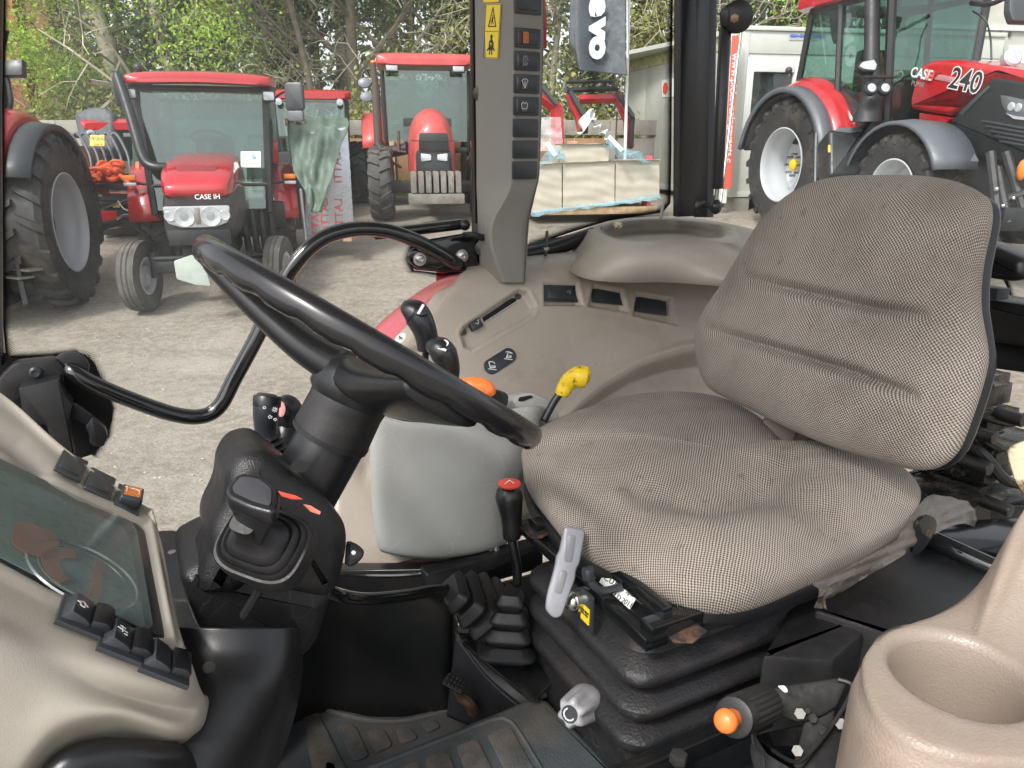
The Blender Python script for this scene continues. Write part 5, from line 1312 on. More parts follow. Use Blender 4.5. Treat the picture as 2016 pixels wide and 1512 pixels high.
M().ball(pr(915, 443, 1.36), .011, 12).obj('end_joint', blk_smooth, stay)
hs_ = thing('window_catch', 'small black catch handle at the foot of the taupe pillar', 'catch', pr(940, 462, 1.34))
fr = Frame(pr(940, 465, 1.32), -AF, -AR); m = M(); m.prism(fr, rpoly(fr.trace([(912, 457), (930, 456), (958, 462), (960, 472), (945, 474), (930, 468), (915, 468)]), .003), -.008, .006, .002); m.obj('catch_body', blk_smooth, hs_)
# A pillar edge at the far left
ap = thing('front_right_pillar', 'black front door pillar cut by the left edge of the picture', 'pillar', T(.2, 1.38, -.9))
m = M(); m.prism(Frame(rg_(0, 400), -AF, -AR), Frame(rg_(0, 400), -AF, -AR).trace([(-120, -200), (6, -200), (3, 300), (5, 640), (10, 712), (-140, 712)]), -.04, .03, .006); m.obj('pillar_post', blk_smooth, ap)
# our own red wing outside
wing = thing('own_rear_wing', 'glossy red rear wing of our tractor just outside the right glass', 'wing', T(-.5, 1.5, -.6))
wo_ = [(690, 700, 712, 770), (722, 665, 745, 730), (760, 628, 790, 690), (800, 594, 830, 640), (840, 566, 865, 600), (885, 545, 905, 572), (940, 534, 950, 556), (1010, 526, 1015, 545)]
m = M(); m.grid([[pr(a + 60, b + 110, 1.42) for c, d, a, b in wo_], [pr(a, b, 1.43) for c, d, a, b in wo_], [pr((a + c) / 2, (b + d) / 2, 1.47) for c, d, a, b in wo_], [pr(c + 2, d + 3, 1.54) for c, d, a, b in wo_], [pr(c, d, 1.60) for c, d, a, b in wo_], [pr(c + 4, d + 10, 1.66) for c, d, a, b in wo_]], 6, 5); m.obj('wing_panel', mat('frit_hazed_red', (.72, .12, .15), .4, var=.05, coat=.6), wing, smooth=180, thick=.003)  # pink haze of the glass dots is mixed into this red
m = M(); m.grid([[T(f, 1.50 + dr, -.29 + du) for f in np.linspace(-.70, -1.65, 8)] for dr, du in ((0, -.05), (.0, 0), (.02, .02), (.12, .035), (.24, .03), (.30, .0), (.31, -.1))], 4, 4); m.obj('wing_top', paint_red, wing, smooth=180, thick=.003)

# ---------------------------------------------------------------- taupe pillar with switches
pil = thing('right_middle_pillar', 'taupe plastic pillar lined with a column of black switches', 'pillar', pr(990, 540, 1.3))
rows = []
for y, x0, xr, x1, rin in ((-140, 935, 1007, 1071, 0), (60, 936, 1009, 1070, 0), (200, 937, 1010, 1066, 0), (320, 938, 1009, 1062, 0), (352, 938, 1007, 1060, .002), (378, 938, 1000, 1054, .006), (404, 939, 986, 1048, .012), (430, 940, 972, 1042, .016), (460, 941, 966, 1039, .018), (500, 942, 972, 1037, .016), (556, 945, 992, 1034, .010)):
    rows.append([pr(x0, y, 1.42), pr(x0 + 1, y, 1.37), pr(x0 + 3, y, 1.345), pr((x0 + xr) / 2, y, 1.305 + rin * .6), pr(xr - 5, y, 1.272 + rin), pr(xr + 1, y, 1.265 + rin), pr(xr + 8, y, 1.264 + rin), pr((xr + x1) / 2 + 3, y, 1.264 + rin), pr(x1 - 4, y, 1.264 + rin), pr(x1 - 1, y, 1.267 + rin), pr(x1 + 1, y, 1.28), pr(x1 - 1, y, 1.42)])
m = M(); m.grid(rows, 4, 6); m.obj('pillar_cover', pillar_grey, pil, smooth=180)
ic1 = [[(-.8, -1.2), (-.8, 1.2), (.8, 1.2), (.8, -1.2), (-.8, -1.2)], [(-.8, .2), (.8, .2)]]
ic2 = [[(.9 * math.cos(a), 1.1 * math.sin(a)) for a in np.linspace(0, 5.6, 8)], [(-.4, -1), (-1, -1.4)]]
ic3 = [[(-1, .8), (0, -1.2), (1, .8), (.4, 1.2), (-.4, 1.2), (-1, .8)], [(0, -.6), (0, .6)]]
ic4 = [[(-1, .6), (-.8, -.8), (.8, -.8), (1, .6)], [(-1, .6), (-.5, 1), (0, .6), (.5, 1), (1, .6)]]
for y, kind in ((5, 'b'), (75, 1), (120, 2), (165, 3), (209, 4), (252, 'b'), (294, 'b'), (335, 'b')):
    xc = 1038 - (y - 75) * .022
    fr = Frame(pr(xc, y, 1.2615), -AF, -AR)
    if kind == 'b': blank_switch(fr, .052, .031 if y > 200 else .036, pil)
    else: rocker(fr, .052, .031, pil, (ic1, ic2, ic3, ic4)[kind - 1], amber if kind == 1 else icon_w if kind > 2 else icon_g, (mat('amber_switch_window', (.40, .12, .04), .4) if kind == 1 else mat('smoked_window', (.07, .07, .075), .3)), tall=.005)
# yellow warning sticker on the left facet
xf = unit(pr(1004, 60, 1.272) - pr(942, 60, 1.345)); zf = unit(np.cross(xf, AU)); zf = zf if zf @ (CAM - pr(970, 60, 1.3)) > 0 else -zf
def sfr(x, y):
    o = pr(972, 60, 1.3065); P = pn(x, y, o, zf); return Frame(P + zf * .0012, xf, zf)
f1 = sfr(970, 62); W_ = np.linalg.norm(sfr(985, 60).o - sfr(955, 60).o); H_ = np.linalg.norm(sfr(970, 116).o - sfr(970, 9).o)
stk = M().prism(f1, rrect(W_, H_, .001), 0, .0008).obj('warning_sticker', yellow_lab, pil)
f1 = f1.at(0, 0, .001); a, b = W_ / 2 - .0012, H_ / 2 - .0012
ks = icon_k
strokes(f1, [[(-a, -b), (a, -b), (a, b), (-a, b), (-a, -b)], [(-a, 0), (a, 0)]], .0006, ks, stk, 'border')
strokes(f1, [[(-.009, .008), (.009, .008), (0, .038), (-.009, .008)]], .0018, ks, stk)
strokes(f1, [[(-.003, .012), (.001, .018)], [(-.004, .016), (.003, .022)], [(.003, .012), (-.001, .02), (.001, .026)]], .0014, ks, stk)
M().prism(f1, [(.0028 * math.cos(t), -.009 + .0042 * math.sin(t)) for t in np.linspace(0, 6.28, 12, endpoint=False)], 0, .0004).obj('icon', ks, stk)
M().prism(f1, rpoly([(-.0025, -.013), (.0025, -.013), (.006, -.019), (.0055, -.026), (-.0055, -.026), (-.006, -.019)], .001), 0, .0004).obj('icon', ks, stk)
M().prism(f1.at(0, 0, .0005), [(.0035 * math.cos(t), -.021 + .0035 * math.sin(t)) for t in np.linspace(0, 6.28, 12, endpoint=False)], 0, .0003).obj('icon', yellow_lab, stk)
strokes(f1.at(0, 0, .0007), [[(.003 * math.cos(t), -.021 + .003 * math.sin(t)) for t in np.linspace(0, 6.28, 10)], [(-.003, -.021), (.003, -.021)], [(0, -.021), (0, -.0235)]], .0008, ks, stk)
strokes(f1, [[(-.009, -.031), (-.005, -.027), (.005, -.027), (.009, -.031)], [(-.002, -.028), (-.003, -.037)], [(.002, -.028), (.003, -.037)], [(-.0045, -.029), (.0045, -.029)]], .0022, ks, stk)
f0 = sfr(970, 2); M().prism(sfr(970, -30), rrect(W_, .055, .001), 0, .0008).obj('warning_sticker', yellow_lab, pil)
for x, y in ((946, 184), (949, 489)):
    P = pr(x, y, 1.343); fr = Frame(P, xf, unit(zf * .4 - AF * .0 + unit(CAM - P) * .6))
    M().lathe(fr, [(.0145, -.002), (.0145, .002), (.010, .0035), (.0001, .004)], 22).obj('round_cap', sw_blk, pil)
# black frame line left of the pillar
m = M(); fr = Frame(pr(935, 300, 1.40), -AF, -AR); m.prism(fr, fr.trace([(934, -160), (950, -160), (950, 545), (940, 545), (939, 300)]), -.03, .01, .003); m.obj('door_frame_edge', blk_smooth, pil)
tag_ = thing('red_window_handle', 'red emergency handle peeping from behind the taupe pillar', 'handle', pr(1074, 60, 1.33))
fr = Frame(pr(1072, 40, 1.34), -AF, -AR); m = M(); m.prism(fr, rpoly(fr.trace([(1066, -60), (1074, -60), (1076, 20), (1079, 50), (1077, 70), (1078, 95), (1062, 95), (1062, -60)]), .002), -.012, .0, .003); m.obj('handle_strip', mat('dark_red_plastic', (.42, .02, .02), .35), tag_)

# ---------------------------------------------------------------- right side window, sill gasket and rear pillar
rw = thing('right_rear_quarter_window', 'fixed quarter glass between the taupe and the black rear pillar', 'window', pr(1180, 470, 1.45))
RQ = 1.45
gq = Frame(pr(1200, 300, RQ), -AF, -AR)
m = M(); m.prism(gq, gq.trace([(1000, -150), (1330, -150), (1330, 440), (1160, 470), (1030, 500)]), -.003, .003); m.obj('glass_pane', cabglass, rw, smooth=0)
fn = lambda x, y: pr(x, y, RQ - .005)
fritband([((1310, -100), (1326, -100)), ((1308, 150), (1323, 150)), ((1306, 300), (1322, 300)), ((1304, 390), (1320, 400)), ((1290, 405), (1305, 418)), ((1200, 418), (1200, 434)), ((1120, 440), (1122, 458)), ((1040, 466), (1042, 486))], rw, 'dotted_edge', fn=fn)
m = M(); gp_ = cr([pr(x, y, 1.42) for x, y in ((1020, 505), (1080, 492), (1150, 468), (1168, 462))], 5)
m.tube(gp_, .017, 10); m.obj('rubber_gasket', blk_smooth, rw, smooth=180)
m = M(); fr = Frame(pr(1180, 480, 1.435), -AF, -AR); m.prism(fr, rpoly(fr.trace([(1036, 482), (1110, 466), (1185, 445), (1185, 466), (1110, 500), (1036, 522)]), .004), -.01, 0, .002); m.obj('lower_frame', blk_smooth, rw)
rp = thing('right_rear_pillar', 'black rear cab pillar with folded steel edges', 'pillar', pr(1370, 425, 1.35))
m = M(); fr = Frame(pr(1350, 250, 1.40), -AF, -AR); m.prism(fr, fr.trace([(1330, -160), (1372, -160), (1370, 424), (1327, 426)]), -.006, .02, .004); pp_ = m.obj('pillar_post', blk_smooth, rp)
m = M(); fr = Frame(pf(1390, 200, -1.12), -AR, AF); m.prism(fr, fr.trace([(1372, -160), (1400, -160), (1392, 428), (1364, 428)]), -.02, 0, .004); m.obj('folded_channel', blk_smooth, rp)
m = M(); fr = Frame(pf(1405, 200, -1.14), -AR, AF); m.prism(fr, fr.trace([(1396, -160), (1402, -160), (1395, 422), (1389, 422)]), -.01, .004, .002); m.obj('seal_strip', rubber, rp)
st = thing('rear_window_gas_strut', 'long black gas strut with a steel rod beside the rear pillar', 'gas strut', pf(1407, 405, -1.08))
M().cyl(pf(1428, 52, -1.08), pf(1412, 372, -1.08), .0118, seg=16, b=.002).obj('cylinder', blk_smooth, st)
M().cyl(pf(1412, 372, -1.08), pf(1410, 402, -1.08), .0045, seg=10).obj('piston_rod', steel, st)
M().ball(pf(1409, 407, -1.08), .013, 12, (1, 1, 1.2)).obj('end_joint', blk_smooth, st)
M().cyl(pf(1409, 407, -1.08), pf(1380, 405, -1.12), .007, seg=12).obj('ball_stud', blk_smooth, st)
M().lathe(Frame(pf(1378, 405, -1.10), AR, unit(pf(1409, 407, -1.08) - pf(1378, 405, -1.12))), [(.013, 0), (.013, .008), (.009, .010)], 16).obj('stud_collar', blk_smooth, st)
pv = thing('strut_pivot_bracket', 'round black pivot bracket with a bolt at the top of the strut', 'bracket', pf(1445, 35, -1.08))
c0 = pf(1452, 33, -1.09); m = M(); fr = Frame(c0, AU, unit(-unit(ray(1450, 35)) + .8 * AR * -1)); m.lathe(fr, [(.028, -.016), (.029, -.012), (.029, .004), (.026, .006), (.0001, .006)], 28); m.obj('pivot_disc', blk_smooth, pv)
m = M(); fr2 = Frame(pf(1432, 33, -1.07), _cx, -unit(ray(1432, 33))); m.prism(fr2, rpoly(fr2.trace([(1416, 24), (1424, 16), (1436, 16), (1438, 44), (1432, 54), (1418, 52)]), .003), -.02, .012, .003); m.obj('clevis', blk_smooth, pv)
M().lathe(Frame(pf(1446, 36, -1.055), AU, -unit(ray(1446, 36))), [(.008, -.004), (.008, .002), (.004, .003), (.0001, .003)], 6).obj('pivot_bolt', mat('bronze_bolt', (.25, .18, .12), .4, .8), pv)
# rear window glass and its frame, black beams seen right of the seat
rwn = thing('rear_window', 'tilting rear window glass above black cross beams', 'window', pf(1900, 450, -1.25))
FG = -1.27
gr_ = Frame(pf(1800, 200, FG), -AR, AF)
m = M(); m.prism(gr_, gr_.trace([(1412, -150), (2400, -150), (2400, 900), (1990, 640), (1940, 440), (1404, 430)]), -.003, .003); m.obj('glass_pane', cabglass, rwn, smooth=0)
fritband([((1952, 430), (1940, 450)), ((1978, 500), (1955, 510)), ((1995, 560), (1985, 570)), ((2010, 610), (1995, 616)), ((2030, 640), (2010, 660))], rwn, 'dotted_edge', fn=lambda x, y: pf(x, y, FG + .006))
# beams
bm = thing('rear_cross_beam', 'black square rear cross beams right of the backrest', 'beam', pf(1980, 650, -1.2))
def rbeam(y0, y1, f, dep, x0=1850, x1=2500):
    fr = Frame(pf(2000, (y0 + y1) / 2, f), -AR, AF)
    m = M(); m.prism(fr, rpoly([(x, y) for x, y in fr.trace([(x0, y0), (x1, y0 + 90), (x1, y1 + 90), (x0, y1)])], .006), -dep, 0, .006); return m
rbeam(575, 660, -1.10, .06).obj('upper_beam', blk_smooth, bm)
rbeam(655, 712, -1.14, .05).obj('lower_beam', blk_smooth, bm)
m = M(); fr = Frame(pf(1975, 520, -1.06), -AR, AF); m.prism(fr, rpoly(fr.trace([(1880, 462), (1945, 482), (2014, 512), (2014, 545), (1990, 556), (1880, 540)]), .012, 4), -.05, 0, .012, 3); m.obj('round_ended_arm', blk_smooth, bm)
m = M(); m.box(Frame(pf(1948, 575, -1.08), -AR, AF), (0, 0, 0), (.04, .016, .03), .003); m.box(Frame(pf(1942, 545, -1.085), -AR, AF), (0, 0, 0), (.006, .05, .01), .001); m.obj('latch_block', sw_blk, bm)
m = M(); m.cyl(pf(1935, 482, -1.15), pf(1955, 478, -1.15), .022, seg=18, b=.003); m.obj('round_boss', rubber, bm)
# hydraulic valve bank outside the rear window
vb = thing('hydraulic_valve_bank', 'oily stack of hydraulic valve blocks behind the seat at far right', 'valve bank', pd(1930, 900, 1.5))
oily = mat('oily_cast_iron', (.03, .031, .032), .25, .3, var=.5, vs=20, bmp=.4, bs=60, dirt=(.12, .11, .09), dirtamt=.6, ds=20)
rv = random.Random(5)
for i, (x0, x1, y0, y1) in enumerate(((1850, 1960, 742, 790), (1840, 1975, 788, 832), (1850, 1930, 832, 862), (1845, 1990, 858, 890), (1830, 1970, 888, 925), (1820, 1960, 924, 960), (1800, 1950, 958, 1000), (1900, 1960, 730, 760), (1960, 2030, 850, 880))):
    fr = Frame(pd((x0 + x1) / 2, (y0 + y1) / 2, 1.42 + .03 * (i % 3)), unit(-AR + .05 * AU), AF)
    w = (x1 - x0) / FPX * 1.45; h = (y1 - y0) / FPX * 1.45
    m = M(); m.box(fr, (0, 0, 0), (w, h * .8, .10), .006)
    for k in range(3):
        a = rv.uniform(-.4, .4) * w; m.cyl(fr(a, 0, .045), fr(a, 0, .075), h * .28, seg=10, b=.002)
    for k in range(2):
        a = rv.uniform(-.45, .45) * w; m.box(fr, (a, h * .35, .03), (w * .16, h * .3, .05), .002)
    m.obj('valve_block', oily, vb)
for x, y in ((1905, 845), (1960, 812), (1895, 905), (1935, 985)):
    q = pd(x, y, 1.34); M().cyl(q, q + .05 * unit(-AR), .012, seg=10, b=.002).obj('port_plug', dk_steel, vb)
for i in range(3):
    M().tube(cr([pd(1840 + i * 30, 760 + i * 50, 1.36), pd(1900 + i * 20, 800 + i * 50, 1.33), pd(1990, 830 + i * 60, 1.36), pd(2060, 800 + i * 70, 1.4)], 6), .010, 8).obj('hydraulic_hose', rubber, vb)
lk = thing('rear_linkage_frame', 'green black rear deck with wet film under the armrest', 'deck', pd(1880, 1050, 1.2))
m = M(); fr = Frame(pd(1900, 1060, 1.15), unit(ray(2000, 1105) - ray(1850, 1045)), unit(AU + .2 * AF))
m.prism(fr, rrect(.40, .10, .01), -.03, 0, .004); m.obj('channel', blk_gloss, lk)
m = M(); m.tube([pd(1810, 1050, 1.08), pd(1960, 1120, 1.0), pd(2040, 1160, .98)], .014, 10); m.obj('round_rail', blk_gloss, lk)
m = M(); m.box(Frame(pd(1850, 975, 1.40), _cx, AU), (0, 0, -.02), (.5, .10, .05), .005); m.obj('oily_tray', oily, lk)
cp = thing('chipped_cream_lever', 'chipped cream painted lever end at the right edge above the armrest', 'lever', pd(2005, 930, .9))
fr = Frame(pd(2005, 920, .9), _cx, -unit(ray(2005, 920)))
m = M(); m.prism(fr, rpoly(fr.trace([(1980, 890), (1992, 876), (2030, 862), (2060, 862), (2060, 990), (2016, 978), (1998, 950)]), .008, 4), -.012, .006, .004); m.obj('lever_end', creamp, cp)
# ================================================================ OUTSIDE
def gz(x, y):
    return float(np.interp(y, [-50, 5, 7, 8.5, 10.5, 13, 16, 20, 30, 60, 300], [0, 0, .07, .2, .45, .78, .98, 1.1, 1.4, 2.0, 6.0]))
m = M(); xs_ = np.concatenate([np.linspace(-160, -20, 12), np.linspace(-18, 22, 41), np.linspace(26, 160, 12)]); ys_ = np.concatenate([np.linspace(-40, 2, 8), np.linspace(3, 26, 60), np.linspace(30, 300, 16)])
vs = [(x, y, gz(x, y) + .015 * math.sin(x * 1.3 + y * .7) * math.sin(y * 1.1)) for y in ys_ for x in xs_]; w = len(xs_)
m.add(vs, [(i * w + j, i * w + j + 1, (i + 1) * w + j + 1, (i + 1) * w + j) for i in range(len(ys_) - 1) for j in range(w - 1)])
m.obj('ground', groundm, smooth=180, kind='structure')

def tyre(m, fr, R, rr, w, lugs=0, h=.035, ribs=0, seg=40):
    """fr: centre of the wheel, z = axle pointing outwards"""
    if ribs:
        prof = [(rr, -w * .42), (rr + (R - rr) * .5, -w * .5), (R * .97, -w * .45)]
        for k in range(ribs * 4 + 1):
            a = k % 4; z = -w * .40 + w * .80 * k / (ribs * 4)
            prof.append((R * (.965 if a == 0 else 1.0 - .03 * (2 * k / (ribs * 4) - 1) ** 2), z))
        prof += [(R * .97, w * .45), (rr + (R - rr) * .5, w * .5), (rr, w * .42)]
    else:
        prof = [(rr, -w * .40), (rr + (R - rr) * .45, -w * .5), (R - h * 1.9, -w * .47), (R - h * 1.05, -w * .36), (R - h, 0), (R - h * 1.05, w * .36), (R - h * 1.9, w * .47), (rr + (R - rr) * .45, w * .5), (rr, w * .40)]
    m.lathe(fr, prof, seg, caps=False)
    for k in range(lugs):
        for s in (-1, 1):
            a0 = 2 * math.pi * (k + (.5 if s > 0 else 0)) / lugs
            def P(z, dr, a): rad = R - h * .9 + dr - (h * 1.3 * max(0, abs(z) / (w * .5) - .72) * 2.6); return fr(rad * math.cos(a), rad * math.sin(a), z)
            rgs = []
            for t in np.linspace(0, 1, 5):
                z = s * (w * .02 + t * w * .48); ac = a0 + t * .30 * (w / R) * .9; hw = (.030 + .012 * t) / R
                rgs.append([P(z, -.012, ac - hw * 1.3), P(z, h * .9, ac - hw), P(z, h * .9, ac + hw), P(z, -.012, ac + hw * 1.3)])
            zz = s * w * .515; ac = a0 + .30 * (w / R) * .9; hw = .045 / R; q = R - h * 3.4
            rgs.append([fr(q * math.cos(ac - hw), q * math.sin(ac - hw), zz * .97), fr((q + .01) * math.cos(ac - hw * .7), (q + .01) * math.sin(ac - hw * .7), zz), fr((q + .01) * math.cos(ac + hw * .7), (q + .01) * math.sin(ac + hw * .7), zz), fr(q * math.cos(ac + hw), q * math.sin(ac + hw), zz * .97)])
            m.loft(rgs)
    return m
def rimm(m, fr, rr, w, dish=.35, seg=40):
    m.lathe(fr, [(rr + .005, w * .44), (rr - .012, w * .45), (rr - .03, w * .40), (rr - .04, w * .25), (rr - .045, w * .10), (rr - .07, w * .04), (rr - .08, -w * dish * .5), (rr * .55, -w * dish), (rr * .28, -w * dish * .9), (rr * .26, -w * dish * .4), (.0001, -w * dish * .4)], seg, caps=False)
    m.lathe(fr, [(rr + .005, -w * .44), (rr - .02, -w * .45), (rr - .07, .0)], seg, caps=False)
    return m
def wheel_part(parent, fr, R, rr, w, lugs=0, h=.035, ribs=0, tm=None, rm=None, name='wheel', dish=.35):
    t = tyre(M(), fr, R, rr, w, lugs, h, ribs).obj(name, tm or tyrem, parent, smooth=32)
    rimm(M(), fr, rr, w, dish).obj('wheel_rim', rm or silver, t, smooth=40)
    return t

# ---------------------------------------------------------------- small two wheel drive tractor facing us (left of centre)
rt_ = unit(np.array([.96, .28, 0]))
def Lc(ox, oy, z=None, r=rt_): return Frame((ox, oy, gz(ox, oy) if z is None else z), r, AU)   # x right in picture, y away, z up
t2 = thing('compact_red_tractor', 'red tractor facing us with slim ribbed front wheels and a wide windscreen', 'tractor', (-3.48, 8.65, .2))
L = Lc(-3.5, 8.68, .20)
hoods = []
def hring(fr, y, w, z0, z1, p=.45, n=36, cx=0.0):
    c = (z0 + z1) / 2; h = (z1 - z0) / 2
    return [fr(cx + math.copysign(abs(math.cos(t)) ** p, math.cos(t)) * w / 2, y, c + math.copysign(abs(math.sin(t)) ** p, math.sin(t)) * h) for t in np.linspace(0, 2 * math.pi, n, endpoint=False)]
m = M(); m.loft([hring(L, -.60, .70, .78, 1.30, .4), hring(L, -.72, .66, .86, 1.24, .4)][::-1] + [hring(L, -.3, .76, .80, 1.40, .4), hring(L, 1.1, .80, .80, 1.50, .4)])
m.obj('engine_cover', paint_blk, t2)
m = M(); rg = []
for y, w, z0, z1 in ((-.60, .50, 1.34, 1.40), (-.57, .62, 1.30, 1.44), (-.45, .70, 1.28, 1.52), (-.2, .76, 1.30, 1.60), (.3, .80, 1.34, 1.68), (1.0, .80, 1.2, 1.74), (1.2, .78, 1.2, 1.74)): rg.append(hring(L, y, w, z0, z1, .42))
m.loft(rg); hd_ = m.obj('bonnet', paint_red, t2)
fr = Frame(L(0, -.30, 1.565), L.x, unit(L.vec((0, -.42, 1)))); M().prism(fr, rpoly([(-.22, .12), (.22, .12), (.17, -.12), (-.17, -.12)], .05), -.02, .006, .004).obj('bonnet_scoop', mat('red_mesh_grille', (.22, .02, .025), .6), hd_)
fr = Frame(L(0, -.725, 1.12), L.x, -L.y)
M().prism(fr, rpoly([(-.33, .10), (.33, .10), (.30, -.07), (.16, -.12), (-.16, -.12), (-.30, -.07)], .03), 0, .02, .005).obj('headlight_panel', mat('lamp_surround', (.40, .41, .42), .35, .2), t2)
for s in (-1, 1):
    q = M().lathe(fr.at(s * .13, -.01, .021), [(.105, 0), (.10, .01), (.07, .004), (.0001, -.004)], 24).obj('headlight', whitelens, t2)
    M().lathe(fr.at(s * .27, -.0, .021), [(.055, 0), (.05, .01), (.0001, .004)], 20).obj('side_lamp', whitelens, t2)
    M().lathe(fr.at(s * .13, -.01, .022), [(.045, .0), (.04, .012), (.0001, .016)], 20).obj('bulb_glass', lensglass, q)
M().box(fr, (0, .0, .022), (.05, .17, .01), .003).obj('centre_bar', steel, t2)
text('CASE IH', fr.at(.12, .19, .03), .07, icon_w, t2, bold=.001)
M().box(Frame(L(0, -.735, .90), L.x, -L.y), (0, 0, 0), (.62, .16, .05), .01).obj('lower_grille', paint_blk, t2)
# front axle, wheels
m = M(); m.box(Frame(L(0, 0, .50), L.x, AU), (0, 0, 0), (1.2, .12, .14), .02); m.box(Frame(L(0, -.1, .66), L.x, AU), (0, 0, 0), (.45, .7, .25), .02); m.cyl(L(-.6, -.05, .60), L(.6, -.05, .60), .025, seg=8)
for s in (-1, 1): m.cyl(L(s * .6, 0, .38), L(s * .6, 0, .66), .05, seg=10)
m.obj('front_axle', dark_iron, t2)
rib_m = tyre_dusty
for s in (-1, 1):
    sa = R_(-14); ax = unit(L.vec((s * math.cos(sa), s * math.sin(sa), 0)))
    fr = Frame(L(s * .76, -.02, .41), AU, ax); wheel_part(t2, fr, .405, .21, .20, ribs=3, tm=rib_m, rm=silver, name='front_wheel')
    fr = Frame(L(s * .80, 2.15, .72), AU, ax * 0 + L.x * s); wheel_part(t2, fr, .74, .40, .38, lugs=20, name='rear_wheel')
M().prism(Frame(L(-.12, -.75, .52), L.x, unit(-L.y + .2 * AU)), rpoly([(-.17, .14), (.02, .20), (.14, .02), (.17, -.14), (.02, -.12), (-.16, -.05)], .02), 0, .012, .003).obj('white_cover_sheet', mat('pale_sheet', (.36, .40, .36), .5, var=.1, vs=9, bmp=.6, bs=20), t2)
# cab
cw = .80
m = M()
def post(m, a, b, w=.06, r=None): m.tube([L(*a), L(*b)], w / 2 if r is None else r, 6)
for s in (-1, 1):
    post(m, (s * .76, 1.35, 2.5), (s * .68, 1.05, 1.0), .09); post(m, (s * .80, 2.0, 2.5), (s * .78, 2.05, 1.2), .08); post(m, (s * .78, 2.75, 2.5), (s * .74, 2.75, 1.3), .08)
    m.tube([L(s * .80, 1.35, 2.52), L(s * .86, 2.0, 2.55), L(s * .78, 2.75, 2.5)], .04, 6)
m.tube([L(-.80, 1.35, 2.5), L(.80, 1.35, 2.5)], .04, 6); m.tube([L(-.70, 1.1, 1.35), L(.70, 1.1, 1.35)], .02, 6)
m.obj('cab_frame', paint_blk, t2)
m = M(); rg = []
for y, w, z0, z1 in ((1.10, 1.40, 2.50, 2.56), (1.16, 1.66, 2.49, 2.61), (1.5, 1.78, 2.50, 2.66), (2.2, 1.80, 2.52, 2.72), (2.9, 1.7, 2.52, 2.68), (3.0, 1.5, 2.54, 2.6)): rg.append([p + AU * (.06 * math.cos(((p - L.o) @ L.x) / 1.0 * 1.3)) for p in hring(L, y, w, z0, z1, .35)])
m.loft(rg); m.obj('roof', paint_red, t2)
gl_pts = [(-.78, 1.34, 2.52), (.78, 1.34, 2.52), (.69, 1.06, 1.05), (-.69, 1.06, 1.05)]
def pane(pts, parent, mt=carglass, name='windscreen', F_=None):
    F_ = F_ or L; P = [F_(*p) for p in pts]; n_ = unit(np.cross(P[1] - P[0], P[2] - P[0])); m = M(); k = len(P)
    m.add([p - n_ * .003 for p in P] + [p + n_ * .003 for p in P], [tuple(range(k)), tuple(range(2 * k - 1, k - 1, -1))] + [(i, (i + 1) % k, k + (i + 1) % k, k + i) for i in range(k)])
    return m.obj(name, mt, parent, smooth=0)
pane(gl_pts, t2)
for s in (-1, 1): pane([(s * .80, 1.36, 2.5), (s * .86, 2.0, 2.5), (s * .83, 2.05, 1.1), (s * .70, 1.06, 1.05)], t2, name='door_glass'); pane([(s * .86, 2.04, 2.5), (s * .78, 2.72, 2.45), (s * .74, 2.72, 1.35), (s * .83, 2.08, 1.3)], t2, name='rear_side_glass')
pane([(-.76, 2.76, 2.45), (.76, 2.76, 2.45), (.72, 2.76, 1.35), (-.72, 2.76, 1.35)], t2, name='rear_glass')
m = M(); m.box(Frame(L(0, 2.2, 1.25), L.x, AU), (0, 0, 0), (.5, .5, .35), .05); m.box(Frame(L(0, 2.45, 1.65), L.x, AU), (0, 0, 0), (.5, .14, .55), .05); m.box(Frame(L(0, 1.9, 1.0), L.x, AU), (0, 0, 0), (1.4, 1.5, .08), .01); m.obj('cab_interior', cabdark, t2)
m = M(); m.lathe(Frame(L(.0, 1.62, 1.92), L.x, unit(L.vec((0, .45, 1)))), [(.21, 0), (.225, .01), (.21, .02)], 28, caps=False)
m = M(); fr = Frame(L(0, 1.62, 1.92), L.x, unit(L.vec((0, .45, 1)))); m.tube([fr(.21 * math.cos(a), .21 * math.sin(a), 0) for a in np.linspace(0, 2 * math.pi, 30, endpoint=False)], .018, 8, closed=True); m.cyl(fr(0, 0, -.05), L(0, 1.3, 1.45), .05, seg=8); m.box(fr, (0, 0, -.02), (.38, .05, .02), .01); m.obj('steering_wheel', cabdark, t2)
m = M(); m.box(Frame(L(0, 1.25, 1.62), L.x, AU), (0, 0, 0), (.55, .25, .22), .05); m.obj('dashboard', cabdark, t2)
M().cyl(L(.02, 1.24, 1.75), L(.55, 1.14, 1.58), .012, seg=6).obj('wiper', cabdark, t2)
